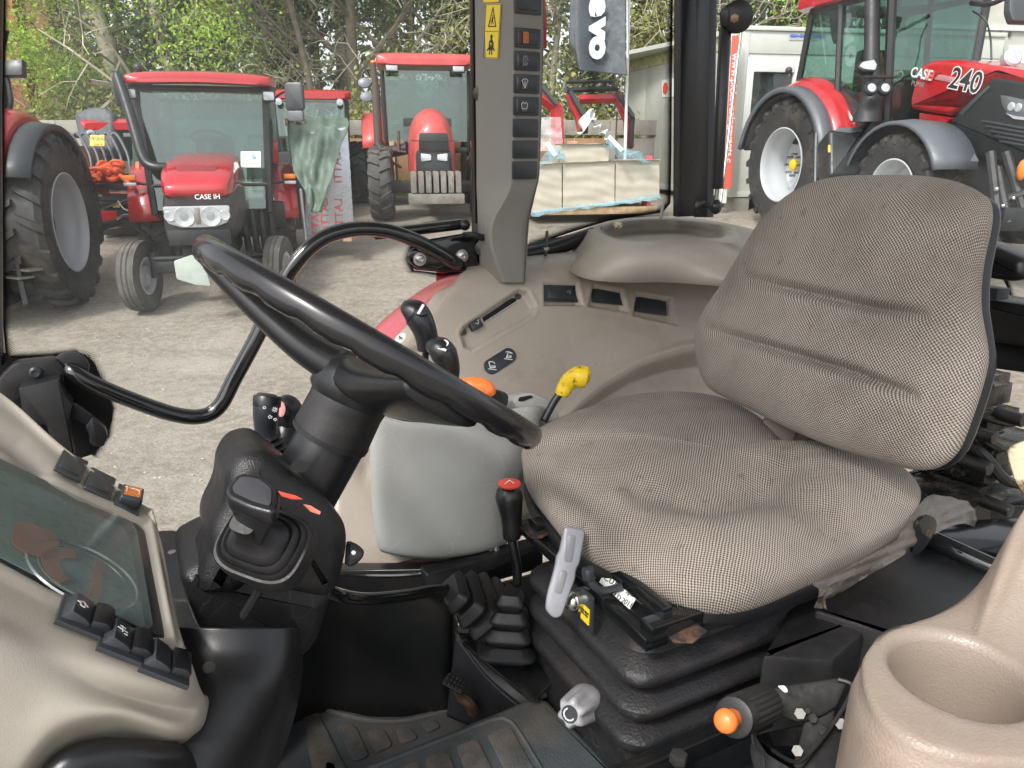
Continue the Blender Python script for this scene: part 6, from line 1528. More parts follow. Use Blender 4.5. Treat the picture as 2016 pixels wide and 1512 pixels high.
# wings
for s in (-1, 1):
    fr = Frame(L(s * .84, 2.15, .72), L.y, -L.x); m = M(); rgs = []
    for a in np.linspace(12, 150, 14):
        ca, sa = math.cos(R_(a)), math.sin(R_(a)); c0, c1 = .86, .80
        rgs.append([L(s * (.84 + .20), 2.15 + ca * -c1, .72 + sa * c1), L(s * (.84 + .19), 2.15 + ca * -c0, .72 + sa * c0), L(s * (.84 - .16), 2.15 + ca * -(c0 + .03), .72 + sa * (c0 + .03)), L(s * (.84 - .18), 2.15 + ca * -c0, .72 + sa * c0), L(s * (.84 - .18), 2.15 + ca * -c1, .72 + sa * c1)])
    m.loft(rgs, False); m.obj('rear_wing', paint_red, t2, smooth=180, thick=.02)
    M().box(Frame(L(s * .97, 1.36, 1.42), L.x, -L.y), (0, .02, 0), (.15, .06, .05), .008).obj('indicator_lamp', amber2, t2)
    M().box(Frame(L(s * .97, 1.36, 1.36), L.x, -L.y), (0, 0, 0), (.15, .04, .05), .008).obj('marker_lamp', whitelens, t2)
    M().tube([L(s * .75, 1.4, 1.35), L(s * .95, 1.38, 1.38)], .02, 6).obj('lamp_stalk', paint_blk, t2)
    fr = Frame(L(s * .80, 1.24, 2.42), L.x, -L.y); o = M().box(fr, (0, 0, 0), (.16, .13, .08), .015).obj('work_lamp', paint_blk, t2)
    M().box(fr, (0, 0, .042), (.13, .10, .01), .01, .02).obj('lamp_lens', whitelens, o)
# mirror right, folded mirror left
def P2(x, y, d): return pd(x, y, d)
mr = Frame(P2(580, 190, 9.3), _cx, unit(np.array([-.1, -1, .05])))
o = M().prism(mr, rrect(.24, .33, .04), -.04, .03, .02).obj('wing_mirror', sw_blk, t2); M().prism(mr.at(.0, -.23, 0), rrect(.20, .13, .03), -.04, .02, .015).obj('lower_mirror', fender_grey, o)
M().tube(cr([P2(525, 205, 9.6), P2(545, 190, 9.5), P2(560, 181, 9.4), P2(580, 181, 9.35)], 4), .015, 7).obj('mirror_arm', paint_blk, t2)
M().tube(cr([P2(290, 198, 9.6), P2(272, 200, 9.6), P2(262, 192, 9.55), P2(250, 182, 9.5)], 4), .015, 7).obj('mirror_arm', paint_blk, t2)
fr = Frame(P2(236, 180, 9.5), _cx, unit(np.array([.6, -.8, 0]))); M().prism(fr, rrect(.14, .36, .03), -.04, .03, .02).obj('folded_mirror', paint_blk, t2)
M().ball(P2(272, 133, 9.4), .055, 12).obj('roof_lamp', sw_blk, t2)
m = M(); m.tube(cr([P2(345, 328, 8.9), P2(312, 330, 8.85), P2(290, 322, 8.85), P2(278, 300, 8.85), P2(268, 265, 8.85), P2(250, 205, 8.85), P2(232, 152, 8.85), P2(228, 142, 8.85)], 5), [.055, .06, .062, .062, .062, .06, .055, .03], 14); m.obj('exhaust_stack', paint_blk, t2)
fr = Frame(L(.40, 1.0, 1.38), L.x, -L.y); M().prism(Frame(P2(494, 314, 9.0), _cx, -_cf), rrect(.24, .19, .005), 0, .006).obj('price_card', white_lab, t2)
M().prism(Frame(P2(499, 308, 8.98), _cx, -_cf), rrect(.04, .04, .01), 0, .004).obj('card_logo', mat('cyan_print', (.1, .4, .65), .5), t2)
M().prism(Frame(P2(318, 216, 9.6), _cx, -_cf), rrect(.045, .19, .005), 0, .004).obj('yellow_sticker', mat('pale_yellow_note', (.6, .65, .2), .5), t2)
M().box(Frame(L(.62, 1.7, .95), L.x, AU), (0, 0, 0), (.5, .9, .35), .04).obj('side_tank', paint_blk, t2)
m = M()
for k in range(4): m.tube(cr([L(.35 + k * .11, 1.15, 1.05), L(.36 + k * .11, 1.1, .8), L(.38 + k * .1, 1.1, .5)], 3), .045, 8)
m.obj('corrugated_hose', rubber, t2)
m = M(); m.box(Frame(L(0, .9, .7), L.x, AU), (0, 0, 0), (.5, 2.4, .5), .05); m.cyl(L(-.8, 2.15, .72), L(.8, 2.15, .72), .14, seg=12); m.obj('gearbox_casing', dark_iron, t2)

# ---------------------------------------------------------------- older faded tractor (centre, behind)
c4 = np.array([-1.37, 13.4]); L4 = Frame((c4[0], c4[1], gz(*c4)), unit(np.array([.988, .15, 0])), AU)
t4 = thing('older_red_tractor', 'older faded red tractor with round bonnet, exhaust stack and front weights', 'tractor', L4.o)
L = L4
def m_ring(y, w, z0, z1, n=30):
    out = []
    for t in np.linspace(0, math.pi, n): out.append(L(math.cos(t) * w / 2, y, z0 + (z1 - z0) * abs(math.sin(t)) ** .55))
    return out
m = M(); m.loft([m_ring(-.58, .46, .72, 1.40), m_ring(-.52, .66, .66, 1.58), m_ring(-.3, .76, .66, 1.74), m_ring(.3, .80, .8, 1.84), m_ring(1.3, .80, .8, 1.86)]); hd4 = m.obj('bonnet', paint_faded, t4)
fr = Frame(L(0, -.585, 1.2), L.x, -L.y)
def shape_on(fr, pts, mt, parent, nm, z=0.0, th=.02, r=.02): return M().prism(fr, rpoly(pts, r), z, z + th, .004).obj(nm, mt, parent)
fr = Frame(L(0, -.60, 1.1), L.x, unit(-L.y + .12 * AU))
shape_on(fr, [(-.23, .32), (.23, .32), (.25, .05), (-.25, .05)], paint_blk, t4, 'upper_grille', 0, .03)
shape_on(fr, [(-.25, -.05), (.25, -.05), (.24, -.42), (-.24, -.42)], paint_blk, t4, 'lower_grille', 0, .03)
for s in (-1, 1): shape_on(fr, [(s * .05, -.02), (s * .22, .0), (s * .21, -.13), (s * .05, -.11)], whitelens, t4, 'headlight', .03, .02)
M().tube([L(-.38, -.66, 1.30), L(.38, -.66, 1.30)], .008, 6).obj('guard_wire', paint_blk, t4)
wg = mat('grimy_front_weight', (.20, .185, .16), .75, var=.3, vs=6, dirt=(.10, .06, .04), dirtamt=.5)
for k in range(7): M().box(Frame(L(-.36 + k * .12, -.86, .66), L.x, AU), (0, 0, 0), (.085, .30, .34), .02).obj('front_weight', wg, t4)
M().box(Frame(L(0, -.86, .40), L.x, AU), (0, 0, 0), (.90, .36, .16), .02).obj('weight_block', wg, t4)
m = M(); m.box(Frame(L(0, 0, .55), L.x, AU), (0, 0, 0), (1.5, .2, .2), .03); m.box(Frame(L(0, .5, .8), L.x, AU), (0, 0, 0), (.6, 2.2, .7), .05); m.obj('front_axle', dark_iron, t4)
for s in (-1, 1):
    fr = Frame(L(s * .88, .05, .60), AU, unit(L.x * s + L.y * .06)); wheel_part(t4, fr, .62, .34, .38, lugs=16, tm=tyre_dusty, rm=mat('grimy_rim', (.3, .3, .3), .5) if s < 0 else MATS['grimy_rim'], name='front_wheel')
    fr = Frame(L(s * .95, 2.3, .85), AU, L.x * s); wheel_part(t4, fr, .86, .48, .42, lugs=20, name='rear_wheel')
    m = M(); rgs = []
    for a in np.linspace(20, 140, 10):
        ca, sa = math.cos(R_(a)), math.sin(R_(a)); rgs.append([L(s * 1.22, 2.3 - ca * .90, .85 + sa * .90), L(s * 1.20, 2.3 - ca * .98, .85 + sa * .98), L(s * .80, 2.3 - ca * .98, .85 + sa * .98)])
    m.loft(rgs, False); m.obj('rear_wing', paint_faded, t4, smooth=180, thick=.03)
    m = M(); m.tube([L(s * .80, 1.5, 2.55), L(s * .78, 1.45, 1.1)], .045, 6); m.tube([L(s * .82, 2.2, 2.55), L(s * .82, 2.2, 1.3)], .035, 6); m.tube([L(s * .78, 2.95, 2.5), L(s * .78, 2.95, 1.3)], .045, 6); m.obj('cab_post', paint_blk, t4)
    fr = Frame(L(s * .60 - .02, 1.22, 2.56), L.x, -L.y); o = M().box(fr, (0, 0, 0), (.24, .13, .08), .02).obj('work_lamp', sw_blk, t4); M().box(fr, (0, 0, .045), (.20, .09, .01), .01).obj('lamp_lens', whitelens, o)
m = M(); m.loft([hring(L, y, w, z0, z1, .35) for y, w, z0, z1 in ((1.15, 1.5, 2.62, 2.72), (1.22, 1.74, 2.60, 2.80), (1.6, 1.80, 2.62, 2.86), (2.9, 1.78, 2.62, 2.86), (3.1, 1.6, 2.64, 2.8))]); m.obj('roof', paint_faded, t4)
pane([(-.76, 1.5, 2.56), (.76, 1.5, 2.56), (.74, 1.44, 1.3), (-.74, 1.44, 1.3)], t4, F_=L)
pane([(-.76, 2.96, 2.5), (.76, 2.96, 2.5), (.74, 2.96, 1.35), (-.74, 2.96, 1.35)], t4, F_=L, name='rear_glass')
for s in (-1, 1): pane([(s * .80, 1.52, 2.55), (s * .80, 2.94, 2.5), (s * .78, 2.94, 1.35), (s * .77, 1.46, 1.2)], t4, F_=L, name='side_glass')
m = M(); m.box(Frame(L(0, 2.5, 1.5), L.x, AU), (0, 0, 0), (.5, .5, .6), .05); m.box(Frame(L(0, 1.55, 1.5), L.x, AU), (0, 0, 0), (.9, .2, .5), .05); m.box(Frame(L(0, 2.2, 1.15), L.x, AU), (0, 0, 0), (1.5, 1.5, .1), .02); m.obj('cab_interior', cabdark, t4)
m = M(); m.cyl(L(-.92, .95, 1.0), L(-.92, .95, 1.3), .04, seg=10); m.cyl(L(-.92, .95, 1.25), L(-.92, .95, 2.25), .075, seg=14); m.cyl(L(-.92, .95, 2.25), L(-.95, .95, 2.62), .055, seg=12); m.obj('exhaust_stack', mat('brown_exhaust', (.10, .075, .065), .6, .3), t4)
M().tube(cr([L(-.92, .95, 1.25), L(-.8, .8, 1.12), L(-.4, .6, 1.18)], 5), .10, 12).obj('exhaust_elbow', dark_iron, t4)
M().cyl(P2(735, 120, 14.6), P2(736, 133, 14.6), .06, seg=12, b=.02).obj('orange_beacon', orangep, t4); M().cyl(P2(736, 133, 14.6), P2(738, 160, 14.6), .05, seg=10).obj('beacon_stem', paint_blk, t4)
for x, y in ((718, 163), (722, 191)): M().prism(Frame(P2(x, y, 14.4), _cx, -_cf), [(.13 * math.cos(t), .10 * math.sin(t)) for t in np.linspace(0, 6.28, 16, endpoint=False)], -.03, .02, .01).obj('round_mirror', fender_grey, t4)
M().tube(cr([P2(728, 150, 14.5), P2(722, 138, 14.4), P2(712, 150, 14.4), P2(718, 200, 14.4)], 4), .015, 6).obj('mirror_arm', paint_blk, t4)
M().prism(Frame(P2(780, 240, 14.2), _cx, -_cf), rrect(.10, .07, .005), 0, .005).obj('white_card', white_lab, t4)
M().cyl(P2(846, 140, 14.4), P2(902, 205, 14.4), .012, seg=6).obj('wiper', cabdark, t4)
m = M()
for a, b in (((745, 290), (800, 300)), ((750, 310), (770, 330)), ((785, 258), (785, 300)), ((740, 300), (790, 330))): m.cyl(P2(*a, 13.2), P2(*b, 13.2), .025, seg=6)
m.obj('linkage_pipes', rusty, t4)

# ---------------------------------------------------------------- tractors whose roofs show behind
def roofcab(name, lab, P, w, h, d, zbot, glass=True):
    t = thing(name, lab, 'tractor', (P[0], P[1], gz(P[0], P[1])))
    L = Frame((P[0], P[1], P[2] - h), unit(np.array([.97, .2, 0])), AU)
    m = M(); m.loft([hring(L, y, w_, z0, z1, .35, 28) for y, w_, z0, z1 in ((-.1, w * .85, h - .16, h - .06), (0, w, h - .18, h), (d, w, h - .18, h), (d + .1, w * .85, h - .16, h - .06))]); m.obj('roof', paint_red, t)
    for s in (-1, 1):
        m = M(); m.tube([L(s * w * .44, .1, h - .18), L(s * w * .42, .0, zbot)], .045, 6); m.tube([L(s * w * .44, d - .1, h - .18), L(s * w * .42, d, zbot)], .045, 6); m.obj('cab_post', paint_blk, t)
        fr = Frame(L(s * w * .36, -.08, h - .22), L.x, -L.y); M().lathe(fr, [(.06, 0), (.06, .05), (.0001, .055)], 14).obj('work_lamp', whitelens, t)
        pane([(s * w * .44, .12, h - .2), (s * w * .44, d - .1, h - .2), (s * w * .42, d, zbot), (s * w * .42, 0, zbot)], t, F_=L, name='side_glass')
    pane([(-w * .43, .1, h - .2), (w * .43, .1, h - .2), (w * .41, 0, zbot), (-w * .41, 0, zbot)], t, F_=L)
    M().box(Frame(L(0, d * .5, zbot * .5), L.x, AU), (0, 0, 0), (w * .8, d + .8, zbot), .05).obj('body', dark_iron, t)
    for s in (-1, 1):
        wheel_part(t, Frame(L(s * w * .55, d * .6, .62), AU, L.x * s), .62, .33, .34, lugs=16, name='rear_wheel')
    M().box(Frame(L(0, -.9, zbot * .75), L.x, AU), (0, 0, 0), (w * .42, 1.5, zbot * .8), .08).obj('bonnet', paint_red, t)
    return t
q = pd(624, 176, 13.6); roofcab('red_tractor', 'red roofed tractor mostly hidden behind the front tractor and its mirror', (q[0] - .15, q[1], q[2]), 1.5, q[2] - gz(q[0], q[1]), 1.5, 1.05)
q = pd(236, 234, 11.6); roofcab('red_tractor', 'low red tractor behind the orange straps and the exhaust stack', (q[0], q[1], q[2]), 1.15, q[2] - gz(q[0], q[1]), 1.1, .6)

# ---------------------------------------------------------------- big tractor wheel at far left
t1 = thing('large_red_tractor', 'large red tractor at the left edge showing its rear wheel and wing', 'tractor', (-6.2, 8.5, .2))
n1 = unit(np.array([.98, .20, 0]))    # axle outwards, tractor rearwards (away)
wc1 = pd(100, 448, 8.6); R1_ = .97
L = Frame((wc1[0], wc1[1], gz(wc1[0], wc1[1])), n1, AU)          # x outwards, y = z cross x = rearwards away
fr = Frame((wc1[0], wc1[1], L.o[2] + R1_ - .03), AU, n1)
wheel_part(t1, fr, R1_, .56, .52, lugs=20, h=.05, name='rear_wheel', dish=.55)
hc = fr.o[2] - L.o[2]
m = M(); m2_ = M(); ra = []; rb = []
for a in np.linspace(-18, 150, 18):
    ca, sa = math.cos(R_(a)), math.sin(R_(a))      # a from rear to front
    def W(x, rad): return L(x, ca * rad, hc + sa * rad)
    ra.append([W(.20, 1.02), W(.22, 1.07), W(.02, 1.09), W(-.02, 1.07)])
    rb.append([W(-.01, 1.07), W(-.03, 1.16), W(-.12, 1.22), W(-.30, 1.24), W(-.7, 1.22)])
m.loft(ra, False); m.obj('wing_flare', fender_dark, t1, smooth=180, thick=.03)
m2_.loft(rb, False); m2_.obj('red_wing', paint_red, t1, smooth=180, thick=.02)
gm = M(); f2 = Frame(pd(45, 330, 8.2), _cx, unit(-_cf + .3 * _cx)); gm.prism(f2, rpoly(f2.trace([(-40, 290), (0, 308), (40, 300), (78, 248), (112, 268), (70, 320), (58, 380), (44, 408), (0, 395), (-40, 390)]), .06, 5), -.10, .02, .03, 3); gm.obj('wing_side', fender_dark, t1)
for k, (x, y) in enumerate(((28, 462), (45, 545), (62, 530))):
    q = pd(x - 10, y, 7.9); M().box(Frame(q, unit(np.array([.9, -.4, 0])), AU), (0, 0, 0), (.30, .16, .025), .004).obj('step_tread', steel if k else fender_grey, t1)
m = M(); m.tube([pd(10, 420, 7.9), pd(52, 600, 7.8)], .03, 6); m.tube([pd(-30, 430, 7.7), pd(0, 610, 7.6)], .03, 6); m.box(Frame(pd(-20, 560, 8.2), n1, AU), (0, 0, 0), (.4, .8, .5), .05); m.obj('step_ladder', paint_blk, t1)
m = M(); m.tube(cr([pd(12, 60, 8.4), pd(2, 110, 8.4), pd(14, 160, 8.3), pd(20, 205, 8.3), pd(6, 228, 8.3)], 4), .035, 8); m.box(Frame(pd(24, 136, 8.3), _cx, -_cf), (0, 0, 0), (.28, .18, .1), .02); m.obj('cab_corner', paint_blk, t1)
M().ball(pd(3, 70, 8.3), .05, 10).obj('round_lamp', sw_blk, t1)
m = M(); m.box(Frame(L(-1.0, -.2, 1.1), n1, AU), (0, 0, 0), (1.1, 2.4, 1.0), .1); m.cyl(fr.o - n1 * 1.6, fr.o, .16, seg=12); m.obj('axle_housing', dark_iron, t1)
m = M(); m.box(Frame(L(-1.05, -.1, 2.0), n1, AU), (0, 0, 0), (1.2, 1.6, 1.3), .08); m.obj('cab_body', cabdark, t1)
wheel_part(t1, Frame(fr.o - n1 * 2.0, AU, -n1), R1_, .56, .52, lugs=20, h=.05, name='rear_wheel')

# ---------------------------------------------------------------- hay rake with straps
rk_ = thing('folded_hay_rake', 'black folded rake frame with tines between the two left tractors', 'rake', pd(200, 400, 10.2))
def bar_(pts, r, nm, mt=dark_iron, par=rk_, seg=8): return M().tube(cr([pd(*q) for q in pts], 4), r, seg).obj(nm, mt, par, smooth=60)
bar_([(150, 362, 9.8), (215, 366, 9.8), (290, 372, 9.8)], .045, 'frame_rail', fender_grey)
bar_([(160, 400, 9.9), (230, 405, 9.9), (295, 395, 9.9)], .07, 'frame_rail', paint_blk)
bar_([(165, 435, 9.8), (200, 445, 9.7), (270, 425, 9.7)], .05, 'lower_arm', paint_blk)
bar_([(185, 418, 9.6), (275, 384, 9.6)], .012, 'hydraulic_rod', steel)
bar_([(232, 395, 9.5), (245, 412, 9.5), (265, 414, 9.5), (286, 402, 9.5)], .009, 'white_hose', white_lab)
bar_([(230, 432, 9.5), (242, 425, 9.5), (265, 424, 9.5)], .022, 'bright_link', chrome)
bar_([(180, 448, 9.6), (195, 458, 9.6), (225, 440, 9.6), (240, 445, 9.6)], .010, 'bent_rod', dark_iron)
m = M(); m.box(Frame(pd(262, 428, 9.7), _cx, AU), (0, 0, 0), (.26, .3, .22), .03); m.tube([pd(262, 430, 9.7), pd(292, 470, 9.7)], .05, 8); m.obj('hinge_block', dark_iron, rk_)
m = M(); m.prism(Frame(pd(215, 390, 9.9), _cx, -_cf), rpoly(Frame(pd(215, 390, 9.9), _cx, -_cf).trace([(165, 378), (290, 384), (288, 404), (180, 402)]), .05), -.1, .02, .02); m.obj('round_guard', fender_grey, rk_)
for x, y, w_ in ((168, 366, .10), (229, 405, .09), (198, 385, .04), (190, 409, .07)): M().box(Frame(pd(x, y, 9.66), _cx, -_cf), (0, 0, 0), (w_, w_ * .55, .01), .002).obj('yellow_label', yellow_lab, rk_)
for k in range(7):
    x = 135 + k * 15; bar_([(x - 8, 270, 10.6), (x, 262, 10.6), (x + 12, 275, 10.5), (x + 28, 310, 10.4), (x + 32, 345, 10.4)], .020, 'curved_tine', fender_grey)
M().prism(Frame(pd(192, 277, 10.2), _cx, -_cf), rrect(.20, .15, .01), 0, .01).obj('number_plate', yellow_lab, rk_)
text('W•JHG', Frame(pd(192, 272, 10.17), _cx, -_cf), .07, icon_k, rk_); text('2013', Frame(pd(192, 284, 10.17), _cx, -_cf), .06, icon_k, rk_)
cv = thing('dark_covered_implement', 'dark sheet covered implement behind the rake by the concrete wall', 'implement', pd(190, 260, 11.4))
m = M(); fr = Frame(pd(195, 250, 11.6), _cx, -_cf); m.prism(fr, rpoly(fr.trace([(150, 228), (172, 218), (185, 214), (212, 214), (230, 228), (232, 300), (170, 300), (160, 270)]), .05), -.5, .1, .06, 3); m.obj('cover', mat('dark_tarp', (.06, .068, .075), .6, var=.3, bmp=.6, bs=12), cv)
rus = thing('rusty_tank', 'rusty brown drum behind the curved tines', 'tank', pd(150, 330, 10.9))
M().cyl(pd(150, 385, 10.8), pd(150, 310, 10.9), .42, seg=24, b=.03).obj('drum', mat('rust_brown', (.16, .075, .05), .8, var=.4, vs=6), rus)
sp = thing('orange_strap_heap', 'heap of bright orange straps on a red box on the rake', 'straps', pd(205, 350, 9.8))
rs_ = random.Random(9)
for k in range(12):
    cx_, cy_ = rs_.uniform(180, 232), rs_.uniform(325, 355); pts = []
    a0 = rs_.uniform(0, 6)
    for j in range(6): a = a0 + j * 1.05; pts.append((cx_ + 15 * math.cos(a) * rs_.uniform(.6, 1.2), cy_ + 8 * math.sin(a) * rs_.uniform(.6, 1.2), 9.6 + rs_.uniform(-.12, .12)))
    M().tube(cr([pd(*q) for q in pts], 4), .028, 6).obj('strap_loop', orange_strap, sp)
bar_([(235, 345, 9.5), (248, 355, 9.5), (262, 372, 9.5)], .03, 'strap_end', orange_strap, sp)
M().box(Frame(pd(222, 352, 9.9), _cx, AU), (0, 0, 0), (.45, .3, .16), .03).obj('red_box', paint_red, sp)
hz = thing('orange_pole_pair', 'thin orange pole standing by the exhaust stack of the front tractor', 'pole', pd(268, 370, 9.9))
M().prism(Frame(pd(268, 250, 9.9), _cx, -_cf), rrect(.06, .30, .01), -.02, .0, .004).obj('orange_strip', orange_strap, hz); M().prism(Frame(pd(270, 345, 9.8), _cx, -_cf), rrect(.05, .36, .01), -.02, .0, .004).obj('orange_strip', orange_strap, hz)

# ---------------------------------------------------------------- foil boards, tarpaulin and pallet
fb_ = thing('foil_insulation_boards', 'silver insulation boards printed with red letters standing on edge', 'boards', pd(650, 460, 10.4))
f5 = Frame(pd(650, 380, 10.3), unit(np.array([1, .25, 0])), unit(np.array([.2, -1, 0])))
m = M(); m.prism(f5, f5.trace([(604, 262), (684, 250), (697, 455), (600, 472)]), -.12, .0, .003); bd_ = m.obj('foil_board', foil, fb_)
for x, y0, sz in ((640, 420, .085), (668, 420, .085), (665, 330, .085), (622, 440, .06)):
    fr = Frame(f5(*f5.trace([(x, y0)])[0], .003), AU, f5.z); text('LATTI', fr, .16, redp, bd_, mirror=True, sx=1.0)
M().box(Frame(pd(690, 465, 10.4), _cx, AU), (0, 0, 0), (.12, .4, .10), .005).obj('timber_bearer', wood, fb_)
M().cyl(pd(592, 372, 9.9), pd(603, 480, 9.9), .022, seg=8).obj('steel_pole', steel, fb_)
tp_ = thing('green_tarpaulin', 'crumpled grey green tarpaulin draped over the stack beside the foil boards', 'tarpaulin', pd(630, 300, 10.0))
rows = []
rt2 = random.Random(4)
for y, x0, x1, d in ((232, 580, 680, 10.9), (240, 572, 684, 10.5), (252, 566, 686, 10.1), (290, 570, 668, 9.95), (340, 582, 655, 9.9), (380, 600, 645, 9.9), (418, 608, 632, 9.9)):
    rows.append([pd(x0 + (x1 - x0) * k / 5 + rt2.uniform(-2, 2), y + rt2.uniform(-2, 2), d + rt2.uniform(-.04, .04)) for k in range(6)])
m = M(); m.grid(rows, 8, 8, lambda X, Y, G: .018 * np.sin(X * .22 + Y * .03) + .012 * np.sin(X * .11 - Y * .10)); m.obj('draped_sheet', tarp, tp_, smooth=180, thick=.01)
pa = thing('wooden_pallet', 'small wooden pallet lying on top of the tarpaulin covered stack', 'pallet', pd(582, 244, 10.4))
L = Frame(pd(582, 247, 10.4), unit(np.array([1, .2, 0])), AU)
for k in range(2):
    M().box(L, (0, 0, k * .08), (.26, .3, .018), .002).obj('deck_board', wood, pa)
for k in (-1, 0, 1): M().box(L, (k * .11, 0, .04), (.04, .28, .055), .002).obj('pallet_block', wood, pa)
st5 = thing('covered_stack', 'stack of grey boards under the green tarpaulin', 'stack', pd(630, 430, 10.6))
M().box(Frame(pd(625, 350, 10.7), unit(np.array([1, .2, 0])), AU), (0, 0, 0), (.68, .5, 1.4), .02).obj('board_pack', mat('grey_pack', (.28, .3, .3), .6), st5)

# ---------------------------------------------------------------- concrete post and board wall
wl = thing('concrete_boundary_wall', 'weathered concrete wall with coping, brown boards and posts behind the tractors', 'wall', (-4, 18, gz(-4, 18)))
Y0 = 17.6; Z0 = gz(0, Y0)
zt = pd(700, 237, 17.0)[2]
for k in range(10):
    x = -14.2 + k * 2.05
    xf_ = Frame((x, Y0, 0), (1, 0, 0), AU)
    m = M(); m.box(xf_, (1.0, 0, (zt + Z0) / 2 - .18), (1.96, .10, zt - Z0 - .42), .01); m.obj('infill_panel', brownpanel if k in (5, 6, 7) else concrete, wl)
    m = M(); m.box(xf_, (1.0, 0, zt - .17), (2.04, .22, .32), .02); m.obj('coping_slab', concrete, wl)
    m = M(); m.box(xf_, (0, -.04, (zt + Z0) / 2 - .2), (.22, .2, zt - Z0 - .1), .015); m.obj('concrete_post', concrete, wl)
    if k in (5, 6, 7):
        for j in range(4): M().box(xf_, (.3 + j * .45, -.09, (zt + Z0) / 2 - .2), (.24, .04, zt - Z0 - .5), .01).obj('timber_upright', brownpanel if j % 2 else wood, wl)

# ---------------------------------------------------------------- cream wrapped stack, loader, films
ws = thing('shrink_wrapped_stack', 'cream paper wrapped stack of board packs under clear and blue film', 'stack', pd(1180, 420, 12.6))
L = Frame(pd(1175, 365, 12.5), unit(np.array([.985, .17, 0])), unit(np.array([.17, -.985, 0])))
wy = lambda X, Y, G: .005 * np.sin(Y * .17 + 2.2 * np.sin(X * .021 + 1)) + .003 * np.sin(Y * .33 - X * .05 + 1.5 * np.sin(X * .05))
def wrapbox(px0, px1, yt0, yt1, yb0, yb1, dep, nm, d0=0.0, mt=None):
    P = [L(*L.trace([q])[0], d0) for q in ((px0, yt0), (px1, yt1), (px1, yb1), (px0, yb0))]
    up = P[1] - P[2]; m = M(); rows = []
    back = -L.z * dep
    rows.append([P[0] * (1 - t) + P[1] * t + back for t in np.linspace(0, 1, 6)]); rows.append([P[0] * (1 - t) + P[1] * t + back * .02 for t in np.linspace(0, 1, 6)])
    for s in np.linspace(.03, 1, 6): rows.append([(P[0] * (1 - t) + P[1] * t) * (1 - s) + (P[3] * (1 - t) + P[2] * t) * s for t in np.linspace(0, 1, 6)])
    m.grid(rows, 10, 8, wy); o = m.obj(nm, mt or wrapm, ws, smooth=60)
    m = M(); c = (P[0] + P[1] + P[2] + P[3]) / 4; fr = Frame(c + back * .5, L.x, AU)
    m.box(fr, (0, 0, -.01), (np.linalg.norm(P[1] - P[0]) * .99, dep * .96, np.linalg.norm(P[0] - P[3]) * .96), .02); m.obj(nm, mt or wrapm, ws)
wrapbox(1046, 1106, 322, 320, 420, 412, 1.1, 'wrapped_pack')
wrapbox(1108, 1210, 320, 316, 411, 401, 1.1, 'wrapped_pack')
wrapbox(1212, 1298, 316, 314, 400, 388, 1.1, 'wrapped_pack')
wrapbox(1106, 1202, 284, 282, 322, 318, .9, 'upper_wrapped_pack', -.1)
M().box(L.at(0, 0, 0), (0, -.42, -.5), (2.2, .12, .9), .01).obj('pallet_base', wood, ws)
m = M(); m.prism(Frame(L(.97, .05, -.3), L.x, L.z), rrect(.07, .85, .03), -.1, .2, .02); m.obj('pink_end_board', mat('pink_red_board', (.55, .10, .12), .5), ws)
m = M(); m.grid([[pd(1062, 320, 12.2), pd(1075, 300, 12.3), pd(1095, 290, 12.4), pd(1110, 300, 12.4)], [pd(1062, 330, 12.2), pd(1078, 320, 12.2), pd(1098, 312, 12.3), pd(1112, 318, 12.3)]], 5, 5, lambda X, Y, G: .025 * np.sin(X * .12)); m.obj('blue_film', film_blue, ws, smooth=60)
m = M(); m.grid([[pd(1200, 272, 12.6), pd(1225, 290, 12.6), pd(1250, 296, 12.6), pd(1275, 312, 12.6)], [pd(1190, 282, 12.3), pd(1215, 305, 12.3), pd(1245, 314, 12.3), pd(1285, 318, 12.3)]], 6, 6, lambda X, Y, G: .03 * np.sin(X * .10 + Y * .15)); m.obj('blue_film', film_blue, ws, smooth=60)
m = M(); m.grid([[pd(1046, 416, 12.2), pd(1110, 408, 12.2), pd(1210, 396, 12.2), pd(1300, 382, 12.2)], [pd(1046, 428, 12.1), pd(1110, 416, 12.1), pd(1210, 404, 12.1), pd(1302, 392, 12.1)]], 6, 4, lambda X, Y, G: .02 * np.sin(X * .2)); m.obj('blue_film', film_blue, ws, smooth=60)
m = M(); m.grid([[pd(1140, 262, 12.9), pd(1150, 225, 12.9), pd(1162, 215, 12.9), pd(1172, 240, 12.9), pd(1195, 262, 12.9)], [pd(1135, 282, 12.7), pd(1148, 250, 12.7), pd(1165, 240, 12.7), pd(1182, 258, 12.7), pd(1205, 282, 12.7)]], 6, 6, lambda X, Y, G: .06 * np.sin(X * .3 + Y * .25)); m.obj('clear_film', mat('milky_film', (.62, .66, .64), .3, var=.15, vs=8, bmp=.5, bs=12), ws, smooth=60)
m = M(); m.grid([[pd(1066, 232, 13.0), pd(1085, 228, 13.0), pd(1104, 232, 13.0)], [pd(1064, 300, 12.6), pd(1085, 300, 12.6), pd(1110, 304, 12.6)]], 6, 8, lambda X, Y, G: .03 * np.sin(Y * .3)); m.obj('clear_film', film_clear, ws, smooth=60)
M().cyl(pd(1078, 282, 12.1), pd(1095, 308, 12.0), .035, seg=8).obj('pale_roll', white_lab, ws); M().cyl(pd(1200, 270, 12.2), pd(1226, 298, 12.0), .035, seg=8).obj('pale_roll', white_lab, ws)
ld = thing('red_front_loader', 'red front loader arms with black cylinders standing above the wrapped stack', 'loader', pd(1180, 300, 14))
def lb_(pts, w, mt, nm):
    m = M(); P = [pd(*q) for q in pts]; m.tube(P, w, 4); return m.obj(nm, mt, ld, smooth=20)
lb_([(1120, 186, 14), (1128, 205, 14), (1140, 232, 14), (1146, 260, 14)], .10, paint_red, 'loader_arm')
